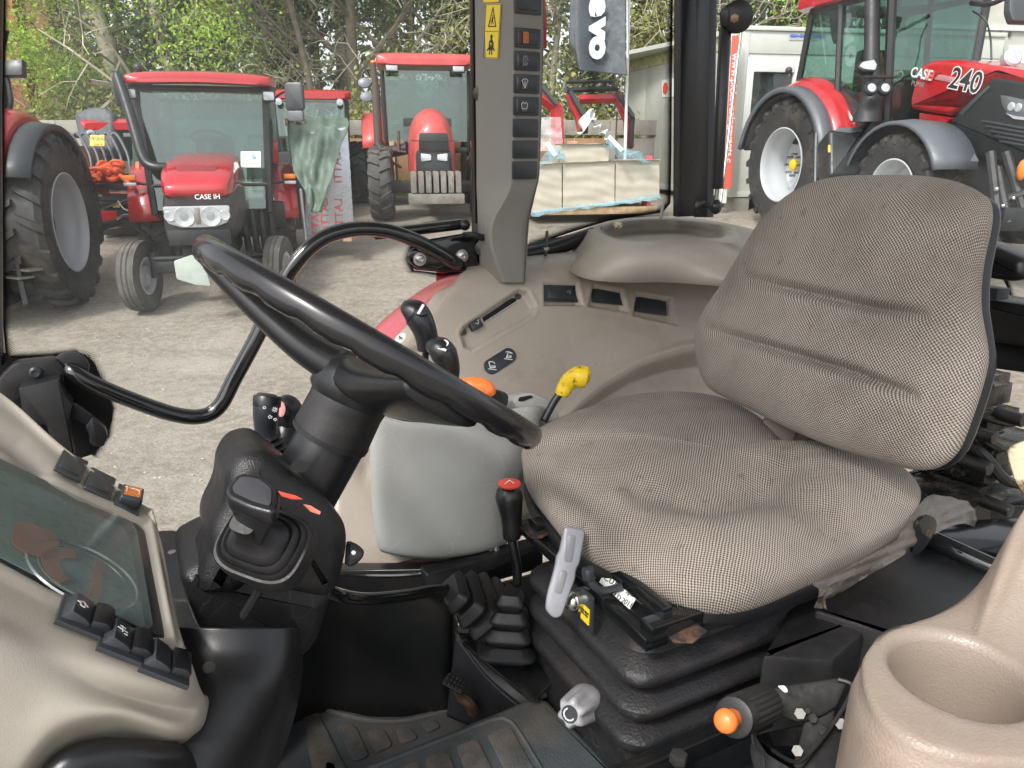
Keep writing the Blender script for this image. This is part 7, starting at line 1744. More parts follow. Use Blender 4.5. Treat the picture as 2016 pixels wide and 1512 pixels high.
lb_([(1212, 184, 14), (1222, 205, 14), (1236, 236, 14), (1240, 290, 14)], .10, paint_red, 'loader_arm')
lb_([(1122, 180, 13.8), (1152, 232, 13.8)], .05, fender_dark, 'cylinder'); lb_([(1214, 182, 13.8), (1246, 230, 13.8)], .05, fender_dark, 'cylinder')
lb_([(1140, 196, 14), (1210, 194, 14)], .085, paint_red, 'cross_tube')
lb_([(1114, 162, 14), (1208, 160, 14)], .03, paint_blk, 'tool_rail'); lb_([(1116, 178, 14), (1216, 174, 14)], .05, paint_blk, 'tool_carrier')
lb_([(1113, 162, 14), (1112, 174, 14), (1118, 180, 14)], .04, steel, 'hook'); lb_([(1205, 160, 14), (1212, 176, 14)], .035, paint_blk, 'hook')
lb_([(1152, 230, 13.9), (1150, 262, 13.9)], .07, paint_blk, 'cylinder'); lb_([(1245, 230, 13.9), (1241, 292, 13.9)], .05, paint_blk, 'cylinder'); lb_([(1215, 220, 14), (1212, 275, 14)], .015, rusty, 'hose')
ld2 = thing('red_loader_mast', 'red loader arm joint partly hidden behind the taupe pillar', 'loader', pd(1090, 300, 14))
def l2(pts, w, mt, nm): M().tube([pd(*q) for q in pts], w, 4).obj(nm, mt, ld2, smooth=20)
l2([(1060, 185, 13.4), (1080, 200, 13.4), (1096, 215, 13.4), (1098, 290, 13.4)], .12, paint_red, 'loader_arm'); l2([(1058, 160, 13.2), (1096, 206, 13.2)], .045, fender_dark, 'cylinder')

# ---------------------------------------------------------------- flag on a pole
fg = thing('feather_flag', 'dark advertising flag with pale sideways letters on a white pole', 'flag', pd(1236, 390, 13.2))
pole_b = pd(1240, 110, 13.2); m = M(); m.cyl((pole_b[0] + .01, pole_b[1], gz(pole_b[0], pole_b[1])), pd(1243, -160, 13.2), .028, seg=10); m.obj('pole', mat('white_pole', (.72, .74, .74), .35), fg)
M().cyl(pd(1235, 115, 13.1), pd(1233, -160, 13.1), .014, seg=8).obj('pole', MATS['white_pole'], fg)
fF = Frame(pd(1180, 40, 13.1), unit(np.array([1, .06, 0])), unit(np.array([.06, -1, 0])))
cols_ = [[pd(x + (4 if y > 120 else 0), y + (x - 1120) * .0, 13.1 + .06 * math.sin(x * .07)) for y in (-170, -60, 20, 80, 120, 138 + (x - 1140) * .12 if x > 1135 else 122)] for x in (1122, 1128, 1140, 1165, 1190, 1215, 1232)]
cols_[0][-2:] = [pd(1129, 95, 13.1), pd(1133, 112, 13.1)]; cols_[1][-2:] = [pd(1134, 110, 13.1), pd(1138, 128, 13.1)]
m = M(); m.grid(cols_, 6, 6); m.obj('flag_cloth', flagm, fg, smooth=180, thick=.006)
for s, y, sz in (('e', 12, .50), ('v', 56, .50), ('o', 94, .50)):
    fr = Frame(pd(1180 - (0), y, 12.98), -AU, fF.z)
    text(s, fr, sz, flagw, fg, bold=.03, depth=.003, sx=1.25)

# ---------------------------------------------------------------- site container office
ct = thing('site_office_container', 'white site office container with a window and a weathered grey side', 'container', pd(1440, 385, 13.7))
cA_ = pd(1436, 388, 13.9); zb = cA_[2]; ztop = pd(1440, 68, 13.9)[2]
ex = unit(np.array([.985, .17, 0])); ey = unit(np.array([-.215, .977, 0]))
H = ztop - zb
fF = Frame(cA_, ex, np.cross(ex, AU))           # front face frame: x right, z towards us, y up?
fF = Frame(cA_, ex, unit(np.cross(ex, AU)))
up_s = 1 if fF.y[2] > 0 else -1
LS = 5.4
sdir_ = unit(np.array([pd(1240, 115, 17.6)[0] - cA_[0], pd(1240, 115, 17.6)[1] - cA_[1], 0]))
LS = np.linalg.norm((pd(1240, 115, 17.6) - cA_)[:2])
fS = Frame(cA_, -sdir_, unit(np.cross(-sdir_, AU)))
m = M()
def wallslab(fr, x0, x1, y0, y1, z0, z1, b=.004): return M().prism(fr, [(x0, y0), (x1, y0), (x1, y1), (x0, y1)], z0, z1, b)
n_p = 5
for k in range(n_p):
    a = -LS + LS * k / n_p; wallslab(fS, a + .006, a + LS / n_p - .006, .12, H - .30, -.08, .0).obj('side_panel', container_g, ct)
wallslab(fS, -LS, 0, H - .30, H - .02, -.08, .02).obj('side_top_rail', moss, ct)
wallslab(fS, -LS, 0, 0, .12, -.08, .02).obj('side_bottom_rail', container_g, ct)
sg = M().prism(fS, [(x, y) for x, y in fS.trace([(1304, 158), (1340, 152), (1340, 190), (1304, 192)])], .002, .012).obj('warning_sign', white_lab, ct)
M().prism(fS, [(fS.trace([(1311, 174)])[0][0] + .12 * math.cos(t), fS.trace([(1311, 174)])[0][1] + .12 * math.sin(t)) for t in np.linspace(0, 6.28, 16, endpoint=False)], .013, .018).obj('red_symbol', redp, sg)
W = 5.2
wx0, wx1 = fF.trace([(1458, 250)])[0][0], fF.trace([(1566, 250)])[0][0]
wy1, wy0 = fF.trace([(1462, 112)])[0][1], fF.trace([(1455, 262)])[0][1]
for (a, b_, c, d, nm) in ((.02, wx0, .1, H - .42, 'front_panel'), (wx1, W, .1, H - .42, 'front_panel'), (wx0 + .01, wx1 - .01, .1, wy0, 'front_panel'), (wx0 + .01, wx1 - .01, wy1, H - .42, 'front_panel')):
    wallslab(fF, a, b_, c, d, -.08, 0).obj(nm, container_w, ct)
wallslab(fF, 0, W, H - .42, H - .05, -.08, .02).obj('top_rail', container_w, ct); wallslab(fF, -.02, W, H - .05, H + .02, -.5, .06).obj('roof_edge', container_w, ct); wallslab(fF, 0, W, 0, .1, -.08, .02).obj('bottom_rail', container_w, ct)
wallslab(fF, -.02, .12, 0, H - .05, -.1, .03).obj('corner_post', container_w, ct)
wf = wallslab(fF, wx0, wx0 + .15, wy0, wy1, -.06, .03).obj('window_frame', white_lab, ct); wallslab(fF, wx1 - .15, wx1, wy0, wy1, -.06, .03).obj('window_frame', white_lab, ct)
wallslab(fF, wx0 + .15, wx1 - .15, wy0, wy0 + .18, -.06, .035).obj('window_sill', white_lab, ct); wallslab(fF, wx0 + .15, wx1 - .15, wy1 - .24, wy1, -.06, .04).obj('shutter_box', white_lab, ct)
wallslab(fF, wx0 + .15, wx1 - .15, wy0 + .18, wy1 - .24, -.03, -.024).obj('window_pane', winglass, ct)
wallslab(fF, .1, 3.0, .5, H - .3, -1.0, -.95).obj('inner_wall', mat('office_wall', (.30, .34, .30), .7), ct)
for (a, b_, c, d, mt_) in ((.12, .3, .1, .5, clutter_g), (.35, .62, .15, .4, shelfm), (.55, .85, .6, .95, cabdark), (.1, .5, .02, .1, shelfm), (.2, .4, .45, .52, clutter_o), (.55, .9, .95, 1.1, clutter_o), (.1, .9, .0, .16, shelfm), (.6, .8, .14, .34, white_lab)):
    x0 = wx0 + (wx1 - wx0) * a; x1 = wx0 + (wx1 - wx0) * min(b_, .98); y0 = wy0 + .1 + (wy1 - wy0 - .25) * c; y1 = wy0 + .1 + (wy1 - wy0 - .25) * min(d, .98)
    wallslab(fF, x0, x1, y0, y1, -.6, -.35).obj('stored_box', mt_, ct)
tb = fF.trace([(1552, 66), (1606, 66), (1606, 80), (1552, 80)])
ms = M().prism(fF, tb, .022, .03).obj('maker_sign', mat('grey_sign', (.42, .45, .45), .5), ct)
text('CEA CONTAINER', fF.at(*fF.trace([(1588, 72)])[0], .032), .085, blue_print, ms, bold=.003); wallslab(fF, tb[0][0] + .02, tb[0][0] + .35, tb[0][1] - .05, tb[0][1] - .03, .03, .034).obj('blue_line', blue_print, ms)
m = M(); m.prism(Frame((cA_[0], cA_[1], ztop), ex, AU), [(0, 0), (W, 0), (W - .5, 5), (-1.2, 5)], -.06, .02); m.obj('roof', container_w, ct)
for x in (.25, 1.6, 3.2): M().box(Frame(fF(x, 0, -.2), ex, AU), (0, 0, -.2), (.3, .4, .38), .02).obj('support_block', concrete, ct)
# banner along the corner
bn = thing('vertical_roadside_banner', 'tall white and red banner with a web address strapped to a leaning pole', 'banner', pd(1420, 385, 13))
fB = Frame(pd(1430, 200, 13.0), ex, unit(np.array([.2, -1, 0])))
m = M(); m.prism(fB, fB.trace([(1432, 50), (1452, 52), (1444, 130), (1430, 400), (1408, 400)]), -.01, .0); m.obj('banner_cloth', banner_w, bn)
m = M(); m.prism(fB, fB.trace([(1441, 70), (1454, 70), (1440, 370), (1424, 372)]), .001, .008); rb_ = m.obj('red_stripe', banner_r, bn)
m = M(); m.prism(fB, fB.trace([(1434, 80), (1439, 80), (1438, 108), (1433, 108)]), .001, .008); m.obj('green_stripe', green_print, bn)
d_ = fB.y * 0 + unit(fB(*fB.trace([(1451, 75)])[0]) - fB(*fB.trace([(1433, 365)])[0]))
text('www.pickeveningevents.co.uk'[:23], Frame(fB(*fB.trace([(1441, 215)])[0], .01), -d_, fB.z), .175, icon_w, rb_, bold=.004)
M().cyl(pd(1459, 60, 12.8), pd(1418, 405, 12.6), .022, seg=8).obj('leaning_pole', steel, bn)
# second white building further right
bd2 = thing('white_works_building', 'white works building with doors behind the big tractor at right', 'building', pd(1990, 380, 17.5))
fG = Frame(pd(1900, 380, 17.5), ex, unit(np.cross(ex, AU)))
wallslab(fG, -2, 6, -1, 6.5, -.2, 0).obj('wall', mat('cream_building_wall', (.42, .42, .37), .6), bd2)
wallslab(fG, -2, 6, fG.trace([(1950, 60)])[0][1], fG.trace([(1950, 52)])[0][1], 0, .08).obj('eaves_board', white_lab, bd2)
for a, b_ in ((1925, 1945), (1950, 1972), (1985, 2040)):
    q = fG.trace([(a, 90), (b_, 90), (b_, 230), (a, 230)]); M().prism(fG, q, .002, .03, .005).obj('door_panel', white_lab, bd2)
for x in (1967, 1986): M().prism(fG, [(fG.trace([(x, 68)])[0][0] + .035 * math.cos(t), fG.trace([(x, 68)])[0][1] + .06 * math.sin(t)) for t in np.linspace(0, 6.28, 10, endpoint=False)], .03, .04).obj('lock_hole', shelfm, bd2)
M().prism(fG, fG.trace([(1962, 86), (1974, 86), (1974, 102), (1962, 102)]), .031, .04).obj('green_notice', green_print, bd2)
text('LINTEL', fG.at(*fG.trace([(1938, 80)])[0], .01), .14, icon_g, bd2)

# ---------------------------------------------------------------- the 240 tractor at right
A6 = R_(76); f6 = np.array([math.cos(A6), -math.sin(A6), 0]); n6 = np.array([-math.sin(A6), -math.cos(A6), 0])   # n6: outwards, its right side, towards us/left
wc6 = pd(1535, 325, 11.7); g6 = gz(wc6[0], wc6[1]); R6 = .99
t6 = thing('large_240_tractor', 'large new red tractor numbered 240 behind the seat backrest', 'tractor', (wc6[0], wc6[1], g6))
L = Frame((wc6[0] - n6[0] * .26, wc6[1] - n6[1] * .26, wc6[2] - R6), f6, AU)      # x forward, y = z cross x = left side (away), z up
# y positive = to its left (away from us)
wheel_part(t6, Frame(L(0, -.0, R6), AU, n6), R6, .56, .58, lugs=20, h=.055, name='rear_wheel', dish=.6)
wheel_part(t6, Frame(L(0, 1.9, R6), AU, -n6), R6, .56, .58, lugs=20, h=.055, name='rear_wheel')
M().lathe(Frame(L(0, .02, R6) , AU, n6), [(.085, 0), (.085, .06), (.06, .08), (.0001, .085)], 18).obj('yellow_hub_cap', amber2 if False else mat('yellow_hub', (.8, .5, .02), .4), t6)
m = M()
for k in range(8): a = k * math.pi / 4; m.cyl(L(.16 * math.cos(a), .03, R6 + .16 * math.sin(a)), L(.16 * math.cos(a), -.06, R6 + .16 * math.sin(a)), .022, seg=6)
m.obj('wheel_nuts', chrome, t6)
ra = []; rb = []; rc_ = []
for a in np.linspace(-8, 168, 22):
    ca, sa = math.cos(R_(a)), math.sin(R_(a))
    def W(y, rad): return L(ca * rad, y, R6 + sa * rad)
    ra.append([W(-.36, 1.06), W(-.36, 1.13), W(-.16, 1.15), W(-.14, 1.10)]); 
for a in np.linspace(6, 130, 18):
    ca, sa = math.cos(R_(a)), math.sin(R_(a)); k = math.sin(R_(a)) ** 2
    rb.append([W2 for W2 in (L(ca * 1.13, -.17, R6 + sa * 1.13), L(ca * 1.18, -.12, R6 + sa * 1.18), L(ca * 1.24, .05, R6 + sa * (1.22 + .06 * k)), L(ca * 1.30, .35, R6 + sa * (1.20 + .08 * k)))])
m = M(); m.loft(ra, False); m.obj('wing_flare', fender_grey, t6, smooth=180, thick=.03)
m = M(); m.loft(rb, False); m.obj('red_wing', paint_red, t6, smooth=180, thick=.02)
m = M(); m.loft([[L(math.cos(R_(a)) * r_, y, R6 + math.sin(R_(a)) * r_) for r_, y in ((1.05, -.30), (1.04, .30))] for a in np.linspace(-8, 168, 20)], False); m.obj('wheel_arch_liner', cabdark, t6, smooth=180, thick=.02)
# cab
cy0, cy1 = .12, 1.62
m = M()
def pst(a, b, r=.05): m.tube([L(*a), L(*b)], r, 6)
for y in (cy0, cy1):
    pst((1.55, y, 3.2), (1.65, y + (.12 if y < 1 else -.12), 1.55), .06); pst((-.15, y, 3.2), (-.35, y, 1.9), .05); pst((.55, y - .02, 3.2), (.75, y, 1.5), .045); pst((1.55, y, 3.2), (-.15, y, 3.2), .05)
pst((1.55, cy0, 3.2), (1.55, cy1, 3.2)); pst((-.15, cy0, 3.2), (-.15, cy1, 3.2))
m.obj('cab_frame', paint_blk, t6)
m = M(); m.loft([[L(x, .87 + math.copysign(abs(math.cos(t)) ** .35, math.cos(t)) * w / 2, (z0 + z1) / 2 + math.copysign(abs(math.sin(t)) ** .35, math.sin(t)) * (z1 - z0) / 2) for t in np.linspace(0, 6.2832, 28, endpoint=False)] for x, w, z0, z1 in ((-.4, 1.6, 3.24, 3.36), (-.3, 1.8, 3.2, 3.42), (1.6, 1.8, 3.2, 3.44), (1.8, 1.6, 3.24, 3.36))]); m.obj('roof', paint_red, t6)
pane([(1.56, cy0, 3.16), (1.56, cy1, 3.16), (1.66, cy1 - .1, 1.55), (1.66, cy0 + .1, 1.55)], t6, F_=L)
pane([(.58, cy0, 3.16), (1.53, cy0, 3.16), (1.62, cy0 + .1, 1.5), (.78, cy0, 1.2)], t6, F_=L, name='door_glass')
pane([(-.13, cy0, 3.16), (.52, cy0, 3.16), (.72, cy0, 1.55), (.40, cy0, 1.9), (-.30, cy0, 2.1)], t6, F_=L, name='side_glass')
pane([(-.13, cy1, 3.16), (1.53, cy1, 3.16), (1.62, cy1 - .1, 1.5), (-.30, cy1, 1.9)], t6, F_=L, name='side_glass')
m = M(); m.box(L, (.55, .95, 1.9), (.5, .55, .5), .08); m.box(L, (.30, .95, 2.3), (.16, .5, .7), .06); m.obj('cab_seat', cabdark, t6)
m = M(); m.box(L, (.6, .95, 1.45), (2.2, 1.6, .3), .04); m.box(L, (1.35, .95, 1.85), (.3, .5, .55), .06); m.obj('cab_floor', cabdark, t6)
fr = Frame(L(1.15, .95, 2.15), n6, unit(L.vec((-.45, 0, 1)))); m = M(); m.tube([fr(.2 * math.cos(a), .2 * math.sin(a), 0) for a in np.linspace(0, 6.28, 26, endpoint=False)], .018, 8, closed=True); m.box(fr, (0, 0, 0), (.36, .05, .03), .01); m.obj('steering_wheel', cabdark, t6)
M().prism(Frame(pd(1668, 170, 11.2), _cx, -_cf), rrect(.15, .09, .005), 0, .005).obj('yellow_note', hi_yellow, t6)
# exhaust column with lamps
m = M(); q0 = pd(1712, 10, 10.7)
ex_px = [(1706, 240, 1.9), (1716, 200, 1.5), (1720, 160, 1.25), (1716, 130, 1.0), (1717, 60, 1.0), (1718, -80, 1.0)]
rg = []
for x, y, s in ex_px:
    c = pd(x, y, 9.95); rg.append([c + np.array([math.cos(t) * .10 * s, math.sin(t) * .09 * s, 0]) for t in np.linspace(0, 6.2832, 20, endpoint=False)])
m.loft(rg); m.obj('exhaust_column', mat('black_mesh_shield', (.02, .02, .022), .5, bmp=.9, bs=120), t6)
m = M(); fr = Frame(pd(1690, 290, 10.15), _cx, unit(-_cf + .2 * AU)); m.prism(fr, rpoly(fr.trace([(1628, 258), (1650, 254), (1690, 252), (1712, 215), (1740, 200), (1742, 250), (1760, 270), (1755, 330), (1700, 350), (1630, 350)]), .06, 4), -.35, .05, .06, 3); m.obj('fuel_tank', paint_blk, t6)
M().prism(fr.at(0, 0, .052), rpoly(fr.trace([(1632, 262), (1650, 256), (1690, 256), (1695, 262), (1670, 266)]), .01), 0, .01, .003).obj('tank_top_sheen', fender_grey, t6)  # grey sliver paints the sheen along the tank top
m = M()
for x in (1607, 1628): m.tube([pd(x, 262, 10.6), pd(x - 2, 360, 10.5)], .018, 6)
for y in (265, 288, 330): m.tube([pd(1607, y, 10.6), pd(1628, y, 10.6)], .018, 6)
m.obj('side_ladder', steel if False else fender_grey, t6)
M().prism(Frame(pd(1616, 310, 10.75), _cx, -_cf), rrect(.20, .80, .01), -.05, 0, .01).obj('dark_side_plate', paint_blk, t6)
M().prism(Frame(pd(1632, 293, 10.0), _cx, -_cf), rrect(.03, .10, .01), 0, .01).obj('yellow_reflector', mat('yellow_refl', (.8, .5, .03), .4), t6)
fr = Frame(pd(1708, 131, 9.7), unit(_cx + .1 * _cf), unit(-_cf + .2 * AU)); o = M().prism(fr, rpoly([(-.14, -.02), (-.10, .07), (.08, .10), (.12, .0), (.08, -.09), (-.08, -.07)], .03), -.08, .02, .02).obj('headlamp_pod', paint_blk, t6)
M().prism(fr.at(.02, .0, .021), rpoly([(-.14, -.01), (-.09, .05), (.06, .08), (.09, .0), (.06, -.07), (-.08, -.05)], .02), 0, .01, .004).obj('lamp_lens', whitelens, o)
for x in (1716, 1743):
    fr = Frame(pd(x, 173, 9.6), _cx, unit(-_cf + .1 * AU)); o = M().lathe(fr, [(.085, -.06), (.09, 0), (.08, .01)], 20).obj('round_work_lamp', paint_blk, t6); M().lathe(fr, [(.075, .002), (.05, .012), (.0001, .014)], 20).obj('lamp_lens', whitelens, o)
M().box(Frame(pd(1730, 152, 9.7), _cx, AU), (0, 0, 0), (.42, .12, .03), .005).obj('lamp_bracket', paint_blk, t6)
M().ball(pd(1614, 14, 11.3), .07, 12).obj('roof_lamp', sw_blk, t6)
fr = Frame(pd(1650, 45, 10.9), _cx, unit(-_cf + .4 * _cx)); M().prism(fr, rpoly(fr.trace([(1640, 5), (1662, 0), (1664, 40), (1658, 80), (1648, 84), (1642, 60)]), .03), -.08, .02, .02).obj('wing_mirror', cabdark, t6)
fr = Frame(pd(2005, 12, 8.8), _cx, -_cf); M().prism(fr, rpoly(fr.trace([(1990, -60), (2060, -60), (2060, 44), (1992, 42), (1985, 20)]), .03), -.1, .02, .02).obj('wing_mirror', fender_dark, t6); M().tube(cr([pd(1912, 6, 9.6), pd(1950, 8, 9.2), pd(1990, -10, 8.9)], 4), .03, 8).obj('mirror_arm', paint_blk, t6)
M().tube(cr([pd(1915, 22, 9.6), pd(1940, 40, 9.5), pd(1950, 75, 9.5), pd(1952, 118, 9.5)], 4), .012, 6).obj('aerial_cable', paint_blk, t6)
M().lathe(Frame(pd(1995, 112, 8.8), _cx, -_cf), [(.10, -.1), (.11, 0), (.09, .02), (.0001, .03)], 20).obj('far_headlamp', whitelens, t6)
M().box(Frame(pd(1606, 165, 11.6), _cx, AU), (0, 0, 0), (.10, .06, .20), .02).obj('rear_lamp_box', paint_blk, t6)
M().ball(pd(1553, 139, 11.6), .055, 12).obj('beacon_camera', sw_blk, t6); M().tube([pd(1553, 139, 11.6), pd(1555, 152, 11.6)], .02, 6).obj('camera_stem', paint_blk, t6)
# bonnet: traced side on its own vertical plane (its right side), then given width
yo = .50
fH = Frame(L(2.4, yo, 1.7), f6, n6)
side = [(1812, 128), (1830, 116), (1870, 114), (1960, 124), (2060, 142), (2140, 165), (2160, 190), (1960, 148), (1945, 158), (1915, 190), (1890, 214), (1866, 228), (1790, 217), (1788, 200), (1800, 150)]
def sidept(pts): return fH.trace(pts)
m = M(); m.prism(fH, rpoly(sidept([(1812, 128), (1832, 119), (1875, 117), (1965, 130), (2080, 150), (2180, 180), (2190, 230), (1960, 150), (1942, 160), (1912, 192), (1888, 216), (1866, 228), (1790, 216), (1789, 198), (1800, 152)]), .04, 3), -.95, 0, .07, 4); bn6 = m.obj('bonnet', paint_red, t6)
m = M(); m.prism(fH, rpoly(sidept([(1806, 222), (1868, 232), (1858, 244), (1806, 246)]), .02), -.9, -.02, .02); m.obj('lower_side_panel', paint_red, t6)
m = M(); m.prism(fH, rpoly(sidept([(1962, 149), (2190, 190), (2300, 420), (1900, 300), (1870, 240), (1892, 216), (1916, 190), (1944, 160)]), .04), -.95, .01, .05, 3); m.obj('nose_panel', paint_blk, t6)
m = M(); m.prism(fH.at(0, 0, .012), rpoly(sidept([(1972, 187), (1990, 190), (2060, 205), (2060, 240), (2000, 233), (1985, 222), (1976, 208)]), .02), -.02, .012, .006); hl6 = m.obj('headlight', mat('smoked_lamp', (.10, .11, .12), .15, coat=.5), t6)
for k in range(5): M().prism(fH.at(0, 0, .010), rpoly(sidept([(1935 + k * 9, 236 + k * 10), (2030 + k * 9, 252 + k * 10), (2030 + k * 9, 256 + k * 10), (1934 + k * 9, 240 + k * 10)]), .004), 0, .02, .004).obj('grille_slat', fender_dark, t6)
M().prism(fH.at(0, 0, .010), rpoly(sidept([(1890, 222), (1918, 196), (1948, 168), (1952, 172), (1922, 202), (1896, 228)]), .004), 0, .012, .003).obj('panel_edge', fender_dark, t6)
M().prism(fH.at(0, 0, .026), rpoly(sidept([(1983, 222), (2000, 228), (2060, 236), (2060, 241), (2000, 234)]), .005), 0, .006).obj('light_strip', whitelens, hl6)
for x, y in ((1994, 210), (2008, 212)): 
    a, b = sidept([(x, y)])[0]; M().lathe(fH.at(a, b, .026), [(.05, 0), (.04, .01), (.0001, .012)], 16).obj('lamp_reflector', whitelens, hl6)
M().prism(fH, sidept([(1846, 146), (1870, 150), (1928, 164), (1922, 180), (1870, 162), (1840, 156)]), .002, .010, .002).obj('side_stripe', mat('pinkish_stripe', (.50, .22, .24), .4), bn6)
M().prism(fH, rpoly(sidept([(1806, 139), (1842, 140), (1854, 142), (1836, 158), (1804, 153)]), .01), .0, .02, .005).obj('badge_plinth', paint_red, bn6)
ba = sidept([(1822, 147)])[0]; M().prism(fH.at(0, 0, .021), sidept([(1806, 140), (1838, 143), (1832, 155), (1805, 151)]), 0, .004).obj('badge_back', mat('badge_dark', (.12, .14, .16), .3), bn6)
def tf_on(x, y, dx=40, dy=8):
    a = sidept([(x, y)])[0]; b_ = sidept([(x + dx, y + dy)])[0]
    P = fH(a[0], a[1], 0); Q = fH(b_[0], b_[1], 0); return Frame(P, unit(Q - P), n6)
text('CASE', tf_on(1817, 146).at(0, 0, .028), .17, icon_w, bn6, bold=.004); text('IH', tf_on(1834, 150).at(0, 0, .028), .15, redp, bn6, bold=.006)
text('240', tf_on(1902, 160).at(0, 0, .010), .34, icon_w, bn6, bold=.018); text('240', tf_on(1902, 160).at(0, 0, .013), .34, icon_k, bn6, bold=.004)
text('PUMA', tf_on(1807, 166).at(0, 0, .005), .09, icon_g, bn6)
# front wheel, its wing, front axle
fwp = pd(1752, 345, 9.4)
Lf = L.loc(fwp)
fwc = L(Lf[0], -.05, .72)
wheel_part(t6, Frame(fwc, AU, n6), .72, .40, .50, lugs=18, h=.045, name='front_wheel')
wheel_part(t6, Frame(L(Lf[0], 1.95, .72), AU, -n6), .72, .40, .50, lugs=18, h=.045, name='front_wheel')
rg = []
for a in np.linspace(20, 165, 18):
    ca, sa = math.cos(R_(a)), math.sin(R_(a)); rg.append([L(Lf[0] + ca * .80, -.36, .72 + sa * .80), L(Lf[0] + ca * .84, -.35, .72 + sa * .84), L(Lf[0] + ca * .86, -.1, .72 + sa * .86), L(Lf[0] + ca * .84, .24, .72 + sa * .84), L(Lf[0] + ca * .80, .25, .72 + sa * .80)])
m = M(); m.loft(rg, False); m.obj('front_wing', fender_grey, t6, smooth=180, thick=.02)
m = M(); m.box(L, (Lf[0], .95, .75), (.4, 1.7, .3), .05); m.box(L, (Lf[0] - .8, .95, .9), (2.6, .6, .7), .06); m.box(L, (Lf[0] + .9, .95, .8), (1.2, .7, .6), .06); m.obj('chassis', dark_iron, t6)
m = M()
for i, (a, b) in enumerate((((1962, 330), (1985, 440)), ((1980, 300), (2016, 420)), ((1960, 400), (2016, 380)), ((1990, 330), (2030, 470)), ((1950, 300), (1965, 430)))): m.cyl(pd(*a, 8.2), pd(*b, 8.1), .05, seg=8)
m.box(Frame(pd(1985, 430, 8.2), _cx, AU), (0, 0, 0), (.3, .3, .25), .03); m.obj('front_linkage', dark_iron, t6)
M().ball(pd(2012, 335, 8.0), .07, 10, (.6, 1, 1.6)).obj('orange_ball_hook', amber2, t6)
M().prism(Frame(pd(1918, 312, 8.6), _cx, -_cf), [(-.05, -.035), (.05, -.035), (0, .055)], 0, .01).obj('white_triangle', fender_grey, t6)
for x, y in ((1975, 405), (1962, 372), (1995, 390)): M().ball(pd(x, y, 8.05), .025, 8).obj('bright_pin', chrome, t6)

# ---------------------------------------------------------------- brick building behind the trees at left
bk = thing('red_brick_building', 'red brick building with orange corner piers behind the left trees', 'building', (-15, 22, 1))
brk2 = mat('orange_red_plain_brick', (.34, .13, .08), .85, var=.12, vs=3)
x_lo, x_hi = pd(-20, 100, 19.4)[0], pd(150, 100, 19.4)[0]
o = M().box(Frame((x_hi - 4.9, 20.9, 5), (1, 0, 0), AU), (0, 0, 0), (9.4, 1, 9), .01).obj('wall', brk2, bk)
fbk = Frame((-16.5, 23.08, 1.0), (1, 0, 0), (0, -1, 0))
bricks = []
proto_b = None; rb3 = random.Random(2); brick_mats = [brickm, mat('dark_red_brick', (.17, .055, .045), .85, var=.2), mat('pinkish_brick', (.34, .16, .12), .85, var=.2)]
protos = []
for mt_ in brick_mats: protos.append(M().box(Frame((0, 0, 0), (1, 0, 0), (0, -1, 0)), (0, 0, 0), (.43, .16, .06), .012).obj('brick', mt_, bk))
cnt = 0; first = [True] * 3
rows_ = int((9.0) / .20)
for j in range(rows_):
    z = 9.2 - j * .20
    if z < 2.2: break
    for i in range(9):
        x = x_hi - .5 - i * .47 + (.235 if j % 2 else 0)
        if x < x_lo or cnt >= 290: continue
        if x > x_hi - .75: continue
        k = rb3.choice((0, 0, 0, 1, 1, 2)); P = Vector((x, 20.36 + rb3.uniform(-.01, .01), z))
        if first[k]: ob_ = protos[k]; first[k] = False
        else: ob_ = protos[k].copy(); COL.objects.link(ob_)
        ob_.location = P; ob_.matrix_parent_inverse = Matrix.Translation(-bk.location); cnt += 1
M().box(Frame((x_hi - .3, 20.3, 5), (1, 0, 0), AU), (0, 0, 0), (.5, .3, 9), .02).obj('corner_pier', brk2, bk)
qx = pd(52, 100, 19.3)[0]; M().box(Frame((qx, 20.28, 5), (1, 0, 0), AU), (0, 0, 0), (.75, .3, 9), .02).obj('corner_pier', mat('orange_pier', (.42, .17, .10), .85, var=.1), bk)
